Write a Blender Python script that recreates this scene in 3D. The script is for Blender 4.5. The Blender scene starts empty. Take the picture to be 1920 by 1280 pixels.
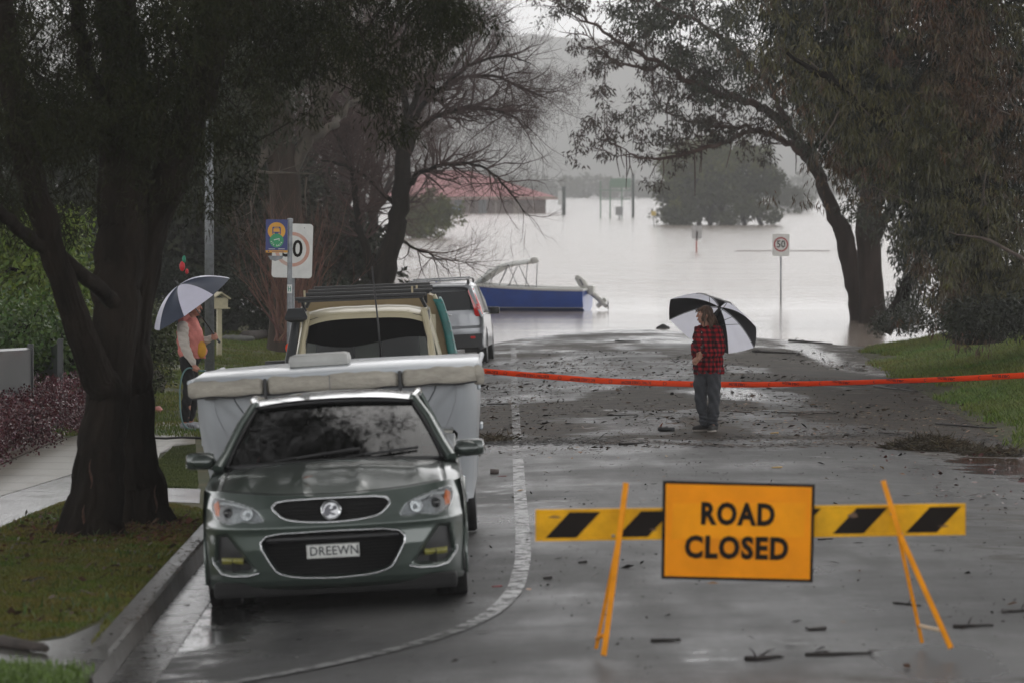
import bpy, bmesh, math, random
import numpy as np
from mathutils import Vector, Matrix

# ------------------------------------------------------------------ camera
S = bpy.context.scene
COL = S.collection
F = 8500.0                      # focal length in pixels of a 1920 wide frame
CAMZ = 3.75                     # above the flood water
PITCH = math.atan(290 / F)
cam = bpy.data.objects.new('camera', bpy.data.cameras.new('camera'))
COL.objects.link(cam)
cam.location = (0, 0, CAMZ)
cam.rotation_euler = (math.pi / 2 - PITCH, 0, 0)
cam.data.sensor_width = 36
cam.data.lens = 36 * F / 1920
cam.data.clip_start = 0.5
cam.data.clip_end = 6000
cam.data.dof.use_dof = True
cam.data.dof.focus_distance = 60
cam.data.dof.aperture_fstop = 4.5
S.camera = cam

# ------------------------------------------------------------------ overcast light
SUN_EL, SUN_AZ = math.radians(48), math.radians(25)
W = bpy.data.worlds.new('World')
S.world = W
W.use_nodes = True
wn, wl = W.node_tree.nodes, W.node_tree.links
wn.clear()
sky = wn.new('ShaderNodeTexSky'); sky.sky_type = 'NISHITA'; sky.sun_disc = False
sky.sun_elevation = SUN_EL; sky.sun_rotation = SUN_AZ
sky.dust_density = 8; sky.air_density = 1.0; sky.ozone_density = 1.0
bw = wn.new('ShaderNodeRGBToBW'); wl.new(sky.outputs[0], bw.inputs[0])
mxw = wn.new('ShaderNodeMix'); mxw.data_type = 'RGBA'; mxw.inputs[0].default_value = 0.93
cmb = wn.new('ShaderNodeCombineColor')
for k in range(3): wl.new(bw.outputs[0], cmb.inputs[k])
wl.new(sky.outputs[0], mxw.inputs[6]); wl.new(cmb.outputs[0], mxw.inputs[7])
# the cloud layer evens the clear sky out
flat = wn.new('ShaderNodeMix'); flat.data_type = 'RGBA'; flat.inputs[0].default_value = 0.8
flat.inputs[7].default_value = (5.0, 5.0, 5.08, 1)
wl.new(mxw.outputs[2], flat.inputs[6])
bg = wn.new('ShaderNodeBackground'); bg.inputs[1].default_value = 0.12
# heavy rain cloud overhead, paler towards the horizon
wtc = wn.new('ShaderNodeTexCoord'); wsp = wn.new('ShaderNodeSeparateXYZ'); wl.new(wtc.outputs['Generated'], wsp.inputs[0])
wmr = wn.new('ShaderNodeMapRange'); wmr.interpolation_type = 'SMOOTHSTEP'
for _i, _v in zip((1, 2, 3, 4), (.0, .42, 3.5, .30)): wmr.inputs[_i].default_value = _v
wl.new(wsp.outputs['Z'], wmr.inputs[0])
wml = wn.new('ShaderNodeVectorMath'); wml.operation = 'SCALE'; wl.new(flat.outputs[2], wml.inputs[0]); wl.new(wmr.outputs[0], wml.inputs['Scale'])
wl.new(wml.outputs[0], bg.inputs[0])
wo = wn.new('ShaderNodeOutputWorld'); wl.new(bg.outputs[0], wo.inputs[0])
sl = bpy.data.lights.new('sun', 'SUN'); sl.energy = 0.5; sl.angle = math.radians(50); sl.color = (1, .98, .95)
sun = bpy.data.objects.new('sun', sl); COL.objects.link(sun)
sun.rotation_euler = (math.pi / 2 - SUN_EL, 0, math.pi - SUN_AZ)
S.view_settings.view_transform = 'Standard'
S.view_settings.look = 'None'
S.view_settings.exposure = 0.88
S.view_settings.gamma = 1
S.render.engine = 'CYCLES'
S.cycles.max_bounces = 6
S.cycles.diffuse_bounces = 2
S.cycles.glossy_bounces = 3
S.cycles.transmission_bounces = 4
S.cycles.transparent_max_bounces = 8
S.cycles.volume_bounces = 0
S.cycles.use_denoising = True
S.cycles.sample_clamp_indirect = 4

R_ = random.Random(11)
NR = np.random.default_rng(11)
V = Vector

# ------------------------------------------------------------------ terrain height
def smooth(t):
    t = np.clip(t, 0, 1); return t * t * (3 - 2 * t)
_ty = np.arange(-60, 2000, 0.5)
_tz = np.interp(_ty, [-60, 10, 20, 27, 32, 45, 61, 78, 93, 105, 112, 120, 150, 200, 400, 2000],
                [1.3, 1.10, 1.05, .985, .93, .745, .555, .38, .25, .14, .075, 0, -.30, -.8, -1.6, -1.8])
_k = np.exp(-np.linspace(-2, 2, 21) ** 2); _k /= _k.sum()
_tz = np.convolve(np.pad(_tz, 10, mode='edge'), _k, mode='valid')
def RZ(y): return np.interp(y, _ty, _tz)
def kerb_x(y): return -2.43 - 0.0135 * (np.clip(y, 0, 400) - 27)
def right_x(y): return 6.3 + .035 * (np.clip(y, 20, 400) - 60)
def road_z(x, y):
    x = np.asarray(x, float)
    return RZ(y) - .028 * (np.sqrt((x - 3.2) ** 2 + .6) - .5) - .024 * np.maximum(0, .3 - x)
def G(x, y):
    x = np.asarray(x, float); y = np.asarray(y, float)
    k = kerb_x(y); r = right_x(y)
    rz = road_z(np.clip(x, k, r), y)
    u = k - x
    zl = road_z(k, y) + .15 + .012 * np.clip(u, 0, 14) + .35 * smooth(u / 6) * smooth((y - 60) / 40) \
        + .5 * smooth((u - 8) / 20) * smooth((y - 60) / 60)
    v = x - r
    zr = road_z(r, y) + .02 * smooth(v) + .60 * smooth(v / 4.5) * smooth((y - 30) / 30) - 1.1 * smooth((y - 103) / 16)
    zr = zr + .62 * np.exp(-((x - 9.6) ** 2 / 1.3 + (y - 127) ** 2 / 8.0))
    return np.where(x < k, zl, np.where(x > r, zr, rz))
def g(x, y): return float(G(x, y))

_fw = V((0, math.cos(PITCH), -math.sin(PITCH))); _up = V((0, math.sin(PITCH), math.cos(PITCH)))
def ray(px, py):
    return _fw + _up * (-(py - 640) / F) + V((1, 0, 0)) * ((px - 960) / F)
def pt(px, py, d):
    r = ray(px, py); return V((0, 0, CAMZ)) + r * (d / r.y)
def gpt(px, py, off=0.0):
    lo, hi = 12.0, 1500.0
    r = ray(px, py)
    d = lo
    while d < hi:
        p = V((0, 0, CAMZ)) + r * (d / r.y)
        if p.z <= g(p.x, p.y): break
        d += .25
    lo = d - .25; hi = d
    for _ in range(18):
        m = (lo + hi) / 2; p = V((0, 0, CAMZ)) + r * (m / r.y)
        if p.z <= g(p.x, p.y): hi = m
        else: lo = m
    p = V((0, 0, CAMZ)) + r * (hi / r.y)
    return V((p.x, p.y, g(p.x, p.y) + off))

# ------------------------------------------------------------------ materials
_M = {}
def M(name, col=(.5, .5, .5), rough=.5, metal=0.0, var=.12, vs=6.0, bump=0.0, bs=40.0, coat=0.0, spec=.5,
      rand=0.0, col2=None, rvar=0.0, transl=0.0, stretch=None, dirt=0.0):
    if name in _M: return _M[name]
    m = bpy.data.materials.new(name); m.use_nodes = True
    n, l = m.node_tree.nodes, m.node_tree.links
    b = n['Principled BSDF']; _M[name] = m
    b.inputs['Roughness'].default_value = rough; b.inputs['Metallic'].default_value = metal
    b.inputs['Coat Weight'].default_value = coat; b.inputs['Coat Roughness'].default_value = .06
    b.inputs['Specular IOR Level'].default_value = spec
    tc = n.new('ShaderNodeTexCoord'); src = tc.outputs['Object']
    if stretch:
        mp = n.new('ShaderNodeMapping'); mp.inputs['Scale'].default_value = stretch
        l.new(src, mp.inputs[0]); src = mp.outputs[0]
    nz = n.new('ShaderNodeTexNoise'); nz.inputs['Scale'].default_value = vs; nz.inputs['Detail'].default_value = 6
    nz.inputs['Roughness'].default_value = .6
    l.new(src, nz.inputs['Vector'])
    mr = n.new('ShaderNodeMapRange'); mr.inputs[1].default_value = .3; mr.inputs[2].default_value = .7
    l.new(nz.outputs['Fac'], mr.inputs[0])
    mx = n.new('ShaderNodeMix'); mx.data_type = 'RGBA'
    c2 = col2 if col2 else tuple(min(1, c * (1 + var)) for c in col)
    c1 = col if col2 else tuple(c * (1 - var) for c in col)
    mx.inputs[6].default_value = (*c1, 1); mx.inputs[7].default_value = (*c2, 1)
    l.new(mr.outputs[0], mx.inputs[0])
    out = mx.outputs[2]
    if rand:
        ge = n.new('ShaderNodeNewGeometry'); hs = n.new('ShaderNodeHueSaturation')
        m2 = n.new('ShaderNodeMapRange'); m2.inputs[3].default_value = 1 - rand; m2.inputs[4].default_value = 1 + rand
        l.new(ge.outputs['Random Per Island'], m2.inputs[0]); l.new(m2.outputs[0], hs.inputs['Value'])
        m3 = n.new('ShaderNodeMapRange'); m3.inputs[3].default_value = .5 - .05 * rand; m3.inputs[4].default_value = .5 + .04 * rand
        wn_ = n.new('ShaderNodeTexWhiteNoise'); wn_.noise_dimensions = '1D'
        l.new(ge.outputs['Random Per Island'], wn_.inputs['W']); l.new(wn_.outputs['Value'], m3.inputs[0]); l.new(m3.outputs[0], hs.inputs['Hue'])
        l.new(out, hs.inputs['Color']); out = hs.outputs[0]
    l.new(out, b.inputs['Base Color'])
    if rvar:
        m4 = n.new('ShaderNodeMapRange'); m4.inputs[3].default_value = max(.02, rough - rvar); m4.inputs[4].default_value = min(1, rough + rvar)
        l.new(nz.outputs['Fac'], m4.inputs[0]); l.new(m4.outputs[0], b.inputs['Roughness'])
    if bump:
        nb = n.new('ShaderNodeTexNoise'); nb.inputs['Scale'].default_value = bs; nb.inputs['Detail'].default_value = 5
        l.new(src, nb.inputs['Vector'])
        bp = n.new('ShaderNodeBump'); bp.inputs['Strength'].default_value = bump; bp.inputs['Distance'].default_value = .02
        l.new(nb.outputs['Fac'], bp.inputs['Height']); l.new(bp.outputs[0], b.inputs['Normal'])
    if transl:
        tr = n.new('ShaderNodeBsdfTranslucent'); ms = n.new('ShaderNodeMixShader'); ms.inputs[0].default_value = transl
        l.new(out, tr.inputs[0]); l.new(b.outputs[0], ms.inputs[1]); l.new(tr.outputs[0], ms.inputs[2])
        l.new(ms.outputs[0], n['Material Output'].inputs[0])
    return m

def glass_mat(name, tint=(.10, .13, .13), refl=1.45, rough=.02):
    if name in _M: return _M[name]
    m = bpy.data.materials.new(name); m.use_nodes = True; _M[name] = m
    n, l = m.node_tree.nodes, m.node_tree.links; n.clear()
    t = n.new('ShaderNodeBsdfTransparent'); t.inputs[0].default_value = (*tint, 1)
    gl = n.new('ShaderNodeBsdfGlossy'); gl.inputs['Roughness'].default_value = rough; gl.inputs[0].default_value = (1, 1, 1, 1)
    fr = n.new('ShaderNodeFresnel'); fr.inputs[0].default_value = refl
    nz = n.new('ShaderNodeTexNoise'); nz.inputs['Scale'].default_value = 60; nz.inputs['Detail'].default_value = 3
    tc = n.new('ShaderNodeTexCoord'); l.new(tc.outputs['Object'], nz.inputs['Vector'])
    bp = n.new('ShaderNodeBump'); bp.inputs['Strength'].default_value = .04; bp.inputs['Distance'].default_value = .005
    l.new(nz.outputs['Fac'], bp.inputs['Height']); l.new(bp.outputs[0], gl.inputs['Normal'])
    ms = n.new('ShaderNodeMixShader'); l.new(fr.outputs[0], ms.inputs[0]); l.new(t.outputs[0], ms.inputs[1]); l.new(gl.outputs[0], ms.inputs[2])
    o = n.new('ShaderNodeOutputMaterial'); l.new(ms.outputs[0], o.inputs[0])
    return m

# ------------------------------------------------------------------ mesh helpers
def tag(o, label=None, cat=None, group=None, kind=None):
    if label: o['label'] = label
    if cat: o['category'] = cat
    if group: o['group'] = group
    if kind: o['kind'] = kind
    return o
def thing(name, label, cat, loc=(0, 0, 0), rot=(0, 0, 0), group=None):
    o = bpy.data.objects.new(name, None); COL.objects.link(o)
    o.location = loc; o.rotation_euler = rot
    o.empty_display_size = .2
    return tag(o, label, cat, group)
def np_mesh(name, verts, faces, mat, parent=None, smooth_=False, uv=None):
    verts = np.asarray(verts, np.float32); faces = np.asarray(faces, np.int32)
    me = bpy.data.meshes.new(name)
    k = faces.shape[1]
    me.vertices.add(len(verts)); me.vertices.foreach_set('co', verts.ravel())
    me.loops.add(faces.size); me.loops.foreach_set('vertex_index', faces.ravel())
    me.polygons.add(len(faces)); me.polygons.foreach_set('loop_start', np.arange(0, faces.size, k, dtype=np.int32))
    me.polygons.foreach_set('use_smooth', np.full(len(faces), smooth_, bool))
    me.update(calc_edges=True)
    if mat: me.materials.append(mat)
    o = bpy.data.objects.new(name, me); COL.objects.link(o); o.parent = parent
    return o
class MB:
    def __init__(s): s.v = []; s.f = []; s.m = []; s.T = Matrix()
    def add(s, vs, fs, mi=0):
        b = len(s.v); s.v += [tuple(s.T @ V(v)) for v in vs]
        s.f += [tuple(b + i for i in f) for f in fs]; s.m += [mi] * len(fs)
        return s
    def box(s, c, d, mi=0, rz=0, rx=0, ry=0, ch=0.0):
        x, y, z = d[0] / 2, d[1] / 2, d[2] / 2
        Rm = Matrix.Rotation(rz, 3, 'Z') @ Matrix.Rotation(ry, 3, 'Y') @ Matrix.Rotation(rx, 3, 'X')
        if ch <= 0:
            vs = [(a * x, b * y, e * z) for a in (-1, 1) for b in (-1, 1) for e in (-1, 1)]
            fs = [(0, 1, 3, 2), (4, 6, 7, 5), (0, 4, 5, 1), (2, 3, 7, 6), (0, 2, 6, 4), (1, 5, 7, 3)]
        else:
            bm = bmesh.new(); bmesh.ops.create_cube(bm, size=1)
            for v in bm.verts: v.co = V((v.co.x * 2 * x, v.co.y * 2 * y, v.co.z * 2 * z))
            bmesh.ops.bevel(bm, geom=bm.edges[:], offset=ch, segments=2, affect='EDGES', profile=.6)
            bm.verts.index_update()
            vs = [tuple(v.co) for v in bm.verts]; fs = [tuple(v.index for v in f.verts) for f in bm.faces]; bm.free()
        return s.add([V(c) + Rm @ V(v) for v in vs], fs, mi)
    def tube(s, pts, r, n=8, mi=0, cap=True, closed=False, flat=1.0):
        pts = [V(p) for p in pts]; k = len(pts)
        rr = r if isinstance(r, (list, tuple)) else [r] * k
        tang = []
        for i in range(k):
            a = pts[(i - 1) % k] if (closed or i > 0) else pts[i]; b = pts[(i + 1) % k] if (closed or i < k - 1) else pts[i]
            t = (b - a); tang.append(t.normalized() if t.length > 1e-9 else V((0, 0, 1)))
        u = tang[0].orthogonal().normalized()
        if abs(tang[0].z) < .9: u = tang[0].cross(V((0, 0, 1))).normalized()
        vs = []
        for i in range(k):
            u = (u - tang[i] * u.dot(tang[i])).normalized(); w = tang[i].cross(u)
            for j in range(n):
                a = 2 * math.pi * j / n
                vs.append(pts[i] + (u * math.cos(a) + w * math.sin(a) * flat) * rr[i])
        fs = []
        for i in range(k if closed else k - 1):
            for j in range(n):
                a = i * n + j; b = i * n + (j + 1) % n; c = ((i + 1) % k) * n + (j + 1) % n; d = ((i + 1) % k) * n + j
                fs.append((a, b, c, d))
        if cap and not closed:
            fs.append(tuple(range(n - 1, -1, -1))); fs.append(tuple((k - 1) * n + j for j in range(n)))
        return s.add(vs, fs, mi)
    def loft(s, secs, mi=0, closed=False, cap=False, mis=None):
        n = len(secs[0]); vs = [p for sec in secs for p in sec]; base = len(s.v)
        s.v += [tuple(s.T @ V(p)) for p in vs]
        for i in range(len(secs) - 1):
            for j in range(n if closed else n - 1):
                a = i * n + j; b = i * n + (j + 1) % n
                s.f.append((base + a, base + b, base + b + n, base + a + n)); s.m.append(mis(i, j) if mis else mi)
        if cap:
            s.f.append(tuple(base + j for j in range(n - 1, -1, -1))); s.m.append(mi)
            s.f.append(tuple(base + (len(secs) - 1) * n + j for j in range(n))); s.m.append(mi)
        return s
    def lathe(s, prof, c=(0, 0, 0), axis='Z', n=24, mi=0):
        vs = []; k = len(prof)
        for i in range(n):
            a = 2 * math.pi * i / n; ca, sa = math.cos(a), math.sin(a)
            for r, h in prof:
                p = {'Z': (r * ca, r * sa, h), 'X': (h, r * ca, r * sa), 'Y': (r * ca, h, r * sa)}[axis]
                vs.append(V(c) + V(p))
        fs = [(i * k + j, ((i + 1) % n) * k + j, ((i + 1) % n) * k + j + 1, i * k + j + 1) for i in range(n) for j in range(k - 1)]
        return s.add(vs, fs, mi)
    def ell(s, c, r, n=12, mi=0, rot=None):
        vs = []; m = n // 2
        Rm = rot or Matrix.Identity(3)
        for i in range(m + 1):
            th = math.pi * i / m
            for j in range(n):
                ph = 2 * math.pi * j / n
                vs.append(V(c) + Rm @ V((r[0] * math.sin(th) * math.cos(ph), r[1] * math.sin(th) * math.sin(ph), r[2] * math.cos(th))))
        fs = [(i * n + j, (i + 1) * n + j, (i + 1) * n + (j + 1) % n, i * n + (j + 1) % n) for i in range(m) for j in range(n)]
        return s.add(vs, fs, mi)
    def prism(s, poly, a, b, axis='Y', mi=0):
        k = len(poly)
        def P(p, h): return {'Y': (p[0], h, p[1]), 'X': (h, p[0], p[1]), 'Z': (p[0], p[1], h)}[axis]
        vs = [P(p, a) for p in poly] + [P(p, b) for p in poly]
        fs = [tuple(range(k)), tuple(range(2 * k - 1, k - 1, -1))] + [(j, (j + 1) % k, k + (j + 1) % k, k + j) for j in range(k)]
        return s.add(vs, fs, mi)
    def capsule(s, a, b, ra, rb, n=12, mi=0):
        a, b = V(a), V(b); t = (b - a).normalized(); pts = []; rr = []
        for k in range(4):
            q = math.pi / 2 * (1 - k / 4); pts.append(a - t * ra * math.sin(q)); rr.append(max(1e-4, ra * math.cos(q)))
        pts += [a, b]; rr += [ra, rb]
        for k in range(1, 5):
            q = math.pi / 2 * k / 4; pts.append(b + t * rb * math.sin(q)); rr.append(max(1e-4, rb * math.cos(q)))
        return s.tube(pts, rr, n, mi)
    def chain(s, pr, n=12, mi=0):
        for (a, ra), (b, rb) in zip(pr, pr[1:]): s.capsule(a, b, ra, rb, n, mi)
        return s
    def build(s, name, mats, parent=None, smooth_=False, sub=0, angle=None, label=None, solid=0):
        me = bpy.data.meshes.new(name); me.from_pydata(s.v, [], s.f); me.update()
        if not isinstance(mats, (list, tuple)): mats = [mats]
        for m in mats: me.materials.append(m)
        me.polygons.foreach_set('material_index', s.m)
        bm = bmesh.new(); bm.from_mesh(me); bmesh.ops.recalc_face_normals(bm, faces=bm.faces[:]); bm.to_mesh(me); bm.free()
        if smooth_: me.polygons.foreach_set('use_smooth', [True] * len(me.polygons))
        if angle: me.set_sharp_from_angle(angle=math.radians(angle))
        o = bpy.data.objects.new(name, me); COL.objects.link(o); o.parent = parent
        if solid:
            q = o.modifiers.new('solid', 'SOLIDIFY'); q.thickness = solid; q.offset = 0
        if sub:
            q = o.modifiers.new('sub', 'SUBSURF'); q.levels = q.render_levels = sub
        if label: o['label'] = label
        return o
def fuse(mb, name, mats, parent, voxel=.008, it=3, disp=None):
    """one continuous skin round all the overlapping bodies in mb"""
    o = mb.build(name, mats, None, True)
    q = o.modifiers.new('r', 'REMESH'); q.mode = 'VOXEL'; q.voxel_size = voxel; q.use_smooth_shade = True
    q = o.modifiers.new('s', 'SMOOTH'); q.iterations = it; q.factor = .5
    dg = bpy.context.evaluated_depsgraph_get(); dg.update()
    me = bpy.data.meshes.new_from_object(o.evaluated_get(dg))
    o.modifiers.clear(); old = o.data; o.data = me; bpy.data.meshes.remove(old); me.name = name
    if not me.materials:
        for m in (mats if isinstance(mats, (list, tuple)) else [mats]): me.materials.append(m)
    if disp:
        co = np.empty(len(me.vertices) * 3, np.float32); me.vertices.foreach_get('co', co); co = co.reshape(-1, 3)
        no = np.empty(len(me.vertices) * 3, np.float32); me.vertices.foreach_get('normal', no); no = no.reshape(-1, 3)
        co += no * disp(co)[:, None]; me.vertices.foreach_set('co', co.ravel()); me.update()
    me.polygons.foreach_set('use_smooth', [True] * len(me.polygons))
    o.parent = parent
    return o
def text_part(name, body, size, mat, parent, loc, rot, ext=.0015, offset=0.0, sx=1.0, align='CENTER', space=1.0):
    c = bpy.data.curves.new(name, 'FONT'); c.body = body; c.size = size; c.extrude = ext; c.offset = offset
    c.align_x = align; c.align_y = 'CENTER'; c.space_character = space; c.resolution_u = 3
    t = bpy.data.objects.new(name + '_src', c); COL.objects.link(t)
    dg = bpy.context.evaluated_depsgraph_get(); dg.update()
    me = bpy.data.meshes.new_from_object(t.evaluated_get(dg)); bpy.data.objects.remove(t); bpy.data.curves.remove(c)
    me.name = name; me.materials.clear(); me.materials.append(mat)
    o = bpy.data.objects.new(name, me); COL.objects.link(o); o.parent = parent
    o.location = loc; o.rotation_euler = rot; o.scale = (sx, 1, 1)
    return o
def resample(poly, step, closed=True):
    out = []; n = len(poly)
    for i in range(n if closed else n - 1):
        a, b = poly[i], poly[(i + 1) % n]; L = math.dist(a, b); k = max(1, int(L / step))
        for j in range(k): t = j / k; out.append((a[0] + (b[0] - a[0]) * t, a[1] + (b[1] - a[1]) * t))
    if not closed: out.append(poly[-1])
    return out
def roundpoly(poly, it=2):
    for _ in range(it):
        q = []; n = len(poly)
        for i in range(n):
            a, b = poly[i], poly[(i + 1) % n]
            q += [(a[0] * .8 + b[0] * .2, a[1] * .8 + b[1] * .2), (a[0] * .2 + b[0] * .8, a[1] * .2 + b[1] * .8)]
        poly = q
    return poly
def patch(mb, poly, surf, rings=6, mi=0, step=.03):
    poly = resample(poly, step); cx = sum(p[0] for p in poly) / len(poly); cy = sum(p[1] for p in poly) / len(poly)
    secs = []
    for k in range(rings + 1):
        t = 1 - k / rings * .999
        secs.append([surf(cx + (p[0] - cx) * t, cy + (p[1] - cy) * t) for p in poly])
    mb.loft(secs, mi, closed=True); return mb
def trimline(mb, poly, surf, r, closed=True, mi=0, step=.03, n=6):
    return mb.tube([surf(*p) for p in resample(poly, step, closed)], r, n, mi, closed=closed)
def sdf(poly, X, Z):
    """signed distance to a polygon, negative inside"""
    d = np.full(X.shape, 1e9); inside = np.zeros(X.shape, bool); n = len(poly)
    for i in range(n):
        ax, az = poly[i]; bx, bz = poly[(i + 1) % n]
        ex, ez = bx - ax, bz - az; wx, wz = X - ax, Z - az
        t = np.clip((wx * ex + wz * ez) / (ex * ex + ez * ez), 0, 1)
        d = np.minimum(d, np.hypot(wx - ex * t, wz - ez * t))
        c = ((az <= Z) & (bz > Z)) | ((bz <= Z) & (az > Z))
        with np.errstate(divide='ignore', invalid='ignore'):
            xx = ax + (Z - az) / (bz - az if bz != az else 1e-9) * ex
        inside ^= c & (X < xx)
    return np.where(inside, -d, d)
def inpoly(poly, X, Y): return sdf(poly, np.asarray(X, float), np.asarray(Y, float)) < 0
def sheet(name, pxpoly, off, mat, kind='structure', cuts=4, world=False):
    """a thin sheet following the ground inside an outline"""
    P = [gpt(*p) for p in pxpoly] if not world else [V((p[0], p[1], 0)) for p in pxpoly]
    bm = bmesh.new(); vs = [bm.verts.new((p.x, p.y, 0)) for p in P]; bm.faces.new(vs)
    bmesh.ops.triangulate(bm, faces=bm.faces[:])
    for _ in range(cuts):
        es = [e for e in bm.edges if e.calc_length() > .35]
        if not es: break
        bmesh.ops.subdivide_edges(bm, edges=es, cuts=1, use_grid_fill=False); bmesh.ops.triangulate(bm, faces=bm.faces[:])
    for v in bm.verts: v.co.z = g(v.co.x, v.co.y) + off
    bmesh.ops.recalc_face_normals(bm, faces=bm.faces[:])
    me = bpy.data.meshes.new(name); bm.to_mesh(me); bm.free(); me.materials.append(mat)
    if len(me.polygons) and me.polygons[0].normal.z < 0: me.flip_normals()
    o = bpy.data.objects.new(name, me); COL.objects.link(o)
    if kind: o['kind'] = kind
    return o

# ------------------------------------------------------------------ plants helpers
def leaf_quads(c, d, L, Wd, rnd=NR):
    """c centres (N,3), d directions (N,3), L lengths (N,), Wd half widths (N,)"""
    d = d / np.linalg.norm(d, axis=1, keepdims=True)
    r = rnd.normal(size=c.shape); s = np.cross(d, r); s /= np.linalg.norm(s, axis=1, keepdims=True) + 1e-9
    a = c; m = c + d * (L * .45)[:, None]; t = c + d * L[:, None]
    v = np.stack([a, m + s * Wd[:, None], t, m - s * Wd[:, None]], 1).reshape(-1, 3)
    return v, np.arange(len(v)).reshape(-1, 4)
def foliage(name, centres, radii, per, L, Wd, mat, parent, droop=.6, rnd=NR, squash=.8, hollow=False):
    centres = np.asarray(centres, float); K = len(centres)
    radii = np.broadcast_to(np.asarray(radii, float), (K,))
    idx = np.repeat(np.arange(K), per)
    q = rnd.normal(size=(len(idx), 3)); q /= np.linalg.norm(q, axis=1, keepdims=True)
    rr = rnd.random(len(idx)) ** (.5 if not hollow else .2)
    off = q * (rr * radii[idx])[:, None]; off[:, 2] *= squash
    d = rnd.normal(size=(len(idx), 3)) * .55 + q * .35; d[:, 2] -= droop
    Ls = L * rnd.uniform(.6, 1.25, len(idx)); Ws = Wd * rnd.uniform(.7, 1.2, len(idx))
    v, f = leaf_quads(centres[idx] + off, d, Ls, Ws, rnd)
    return np_mesh(name, v, f, mat, parent)
def tubes_mesh(name, polys, mat, parent=None, smooth_=True):
    """polys: list of (pts (k,3), radii (k,))"""
    VV = []; FF = []; base = 0
    for P, rr in polys:
        P = np.asarray(P, float); rr = np.asarray(rr, float); k = len(P)
        rm = rr.max(); n = 10 if rm > .12 else 7 if rm > .04 else 4 if rm > .012 else 3
        t = np.gradient(P, axis=0); t /= np.linalg.norm(t, axis=1, keepdims=True) + 1e-9
        ref = np.array([.31, .17, .93]) if abs(t[0, 2]) < .8 else np.array([.93, .2, .1])
        u = np.cross(t, ref); u /= np.linalg.norm(u, axis=1, keepdims=True) + 1e-9
        w = np.cross(t, u)
        a = np.arange(n) * 2 * math.pi / n
        ring = P[:, None, :] + (u[:, None, :] * np.cos(a)[None, :, None] + w[:, None, :] * np.sin(a)[None, :, None]) * rr[:, None, None]
        VV.append(ring.reshape(-1, 3))
        i = np.arange(k - 1)[:, None]; j = np.arange(n)[None, :]; jn = (j + 1) % n
        FF.append(np.stack([i * n + j, i * n + jn, (i + 1) * n + jn, (i + 1) * n + j], -1).reshape(-1, 4) + base)
        base += k * n
    return np_mesh(name, np.concatenate(VV), np.concatenate(FF), mat, parent, smooth_)
def wob(pts, amp, rnd, k=None):
    """a limb through given points, subdivided and wobbled"""
    P = np.array([tuple(p) for p in pts], float)
    n = k or (len(P) * 4)
    s = np.concatenate([[0], np.cumsum(np.linalg.norm(np.diff(P, axis=0), axis=1))])
    t = np.linspace(0, s[-1], n)
    Q = np.stack([np.interp(t, s, P[:, i]) for i in range(3)], 1)
    for _ in range(2):
        Q[1:-1] = (Q[:-2] + 2 * Q[1:-1] + Q[2:]) / 4
    w = rnd.normal(size=Q.shape) * amp; w[0] = 0
    return Q + w
def twigs(start, dirn, length, r, depth, rnd, out, tips, up=.15, spread=.7, nch=3, seg=4, wig=.18, ratio=.62, droop=0.0):
    d = np.array(dirn, float); d /= np.linalg.norm(d) + 1e-9
    P = [np.array(start, float)]; st = length / seg
    for i in range(seg):
        d = d + rnd.normal(size=3) * wig; d[2] += up * .3 - droop * (i / seg); d /= np.linalg.norm(d)
        P.append(P[-1] + d * st)
    P = np.array(P); rr = np.linspace(r, r * .45, len(P)); out.append((P, rr))
    if depth <= 0:
        tips.append(P[-1]); return
    for c in range(nch):
        i = rnd.integers(max(1, seg // 3), seg + 1); t = P[i] - P[i - 1]; t /= np.linalg.norm(t)
        q = rnd.normal(size=3); q -= t * q.dot(t); q /= np.linalg.norm(q) + 1e-9
        nd = t + q * spread * rnd.uniform(.5, 1.2); nd[2] += up
        twigs(P[i], nd, length * ratio * rnd.uniform(.75, 1.2), rr[i] * .62, depth - 1, rnd, out, tips, up, spread, nch, seg, wig, ratio, droop)
# ================================================================== SETTING
def attr(me, name, vals):
    a = me.attributes.new(name, 'FLOAT', 'POINT'); a.data.foreach_set('value', np.asarray(vals, np.float32))
def vnoise(x, y, seed=0):
    """cheap smooth value noise for masks"""
    r = np.random.default_rng(seed); tb = r.random((256, 256))
    xi = np.floor(x).astype(int); yi = np.floor(y).astype(int); fx = smooth(x - xi); fy = smooth(y - yi)
    a = tb[xi % 256, yi % 256]; b = tb[(xi + 1) % 256, yi % 256]; c = tb[xi % 256, (yi + 1) % 256]; d = tb[(xi + 1) % 256, (yi + 1) % 256]
    return (a * (1 - fx) + b * fx) * (1 - fy) + (c * (1 - fx) + d * fx) * fy
def fbm(x, y, seed=0): return .55 * vnoise(x, y, seed) + .3 * vnoise(x * 2.3, y * 2.3, seed + 1) + .15 * vnoise(x * 5.1, y * 5.1, seed + 2)

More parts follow.
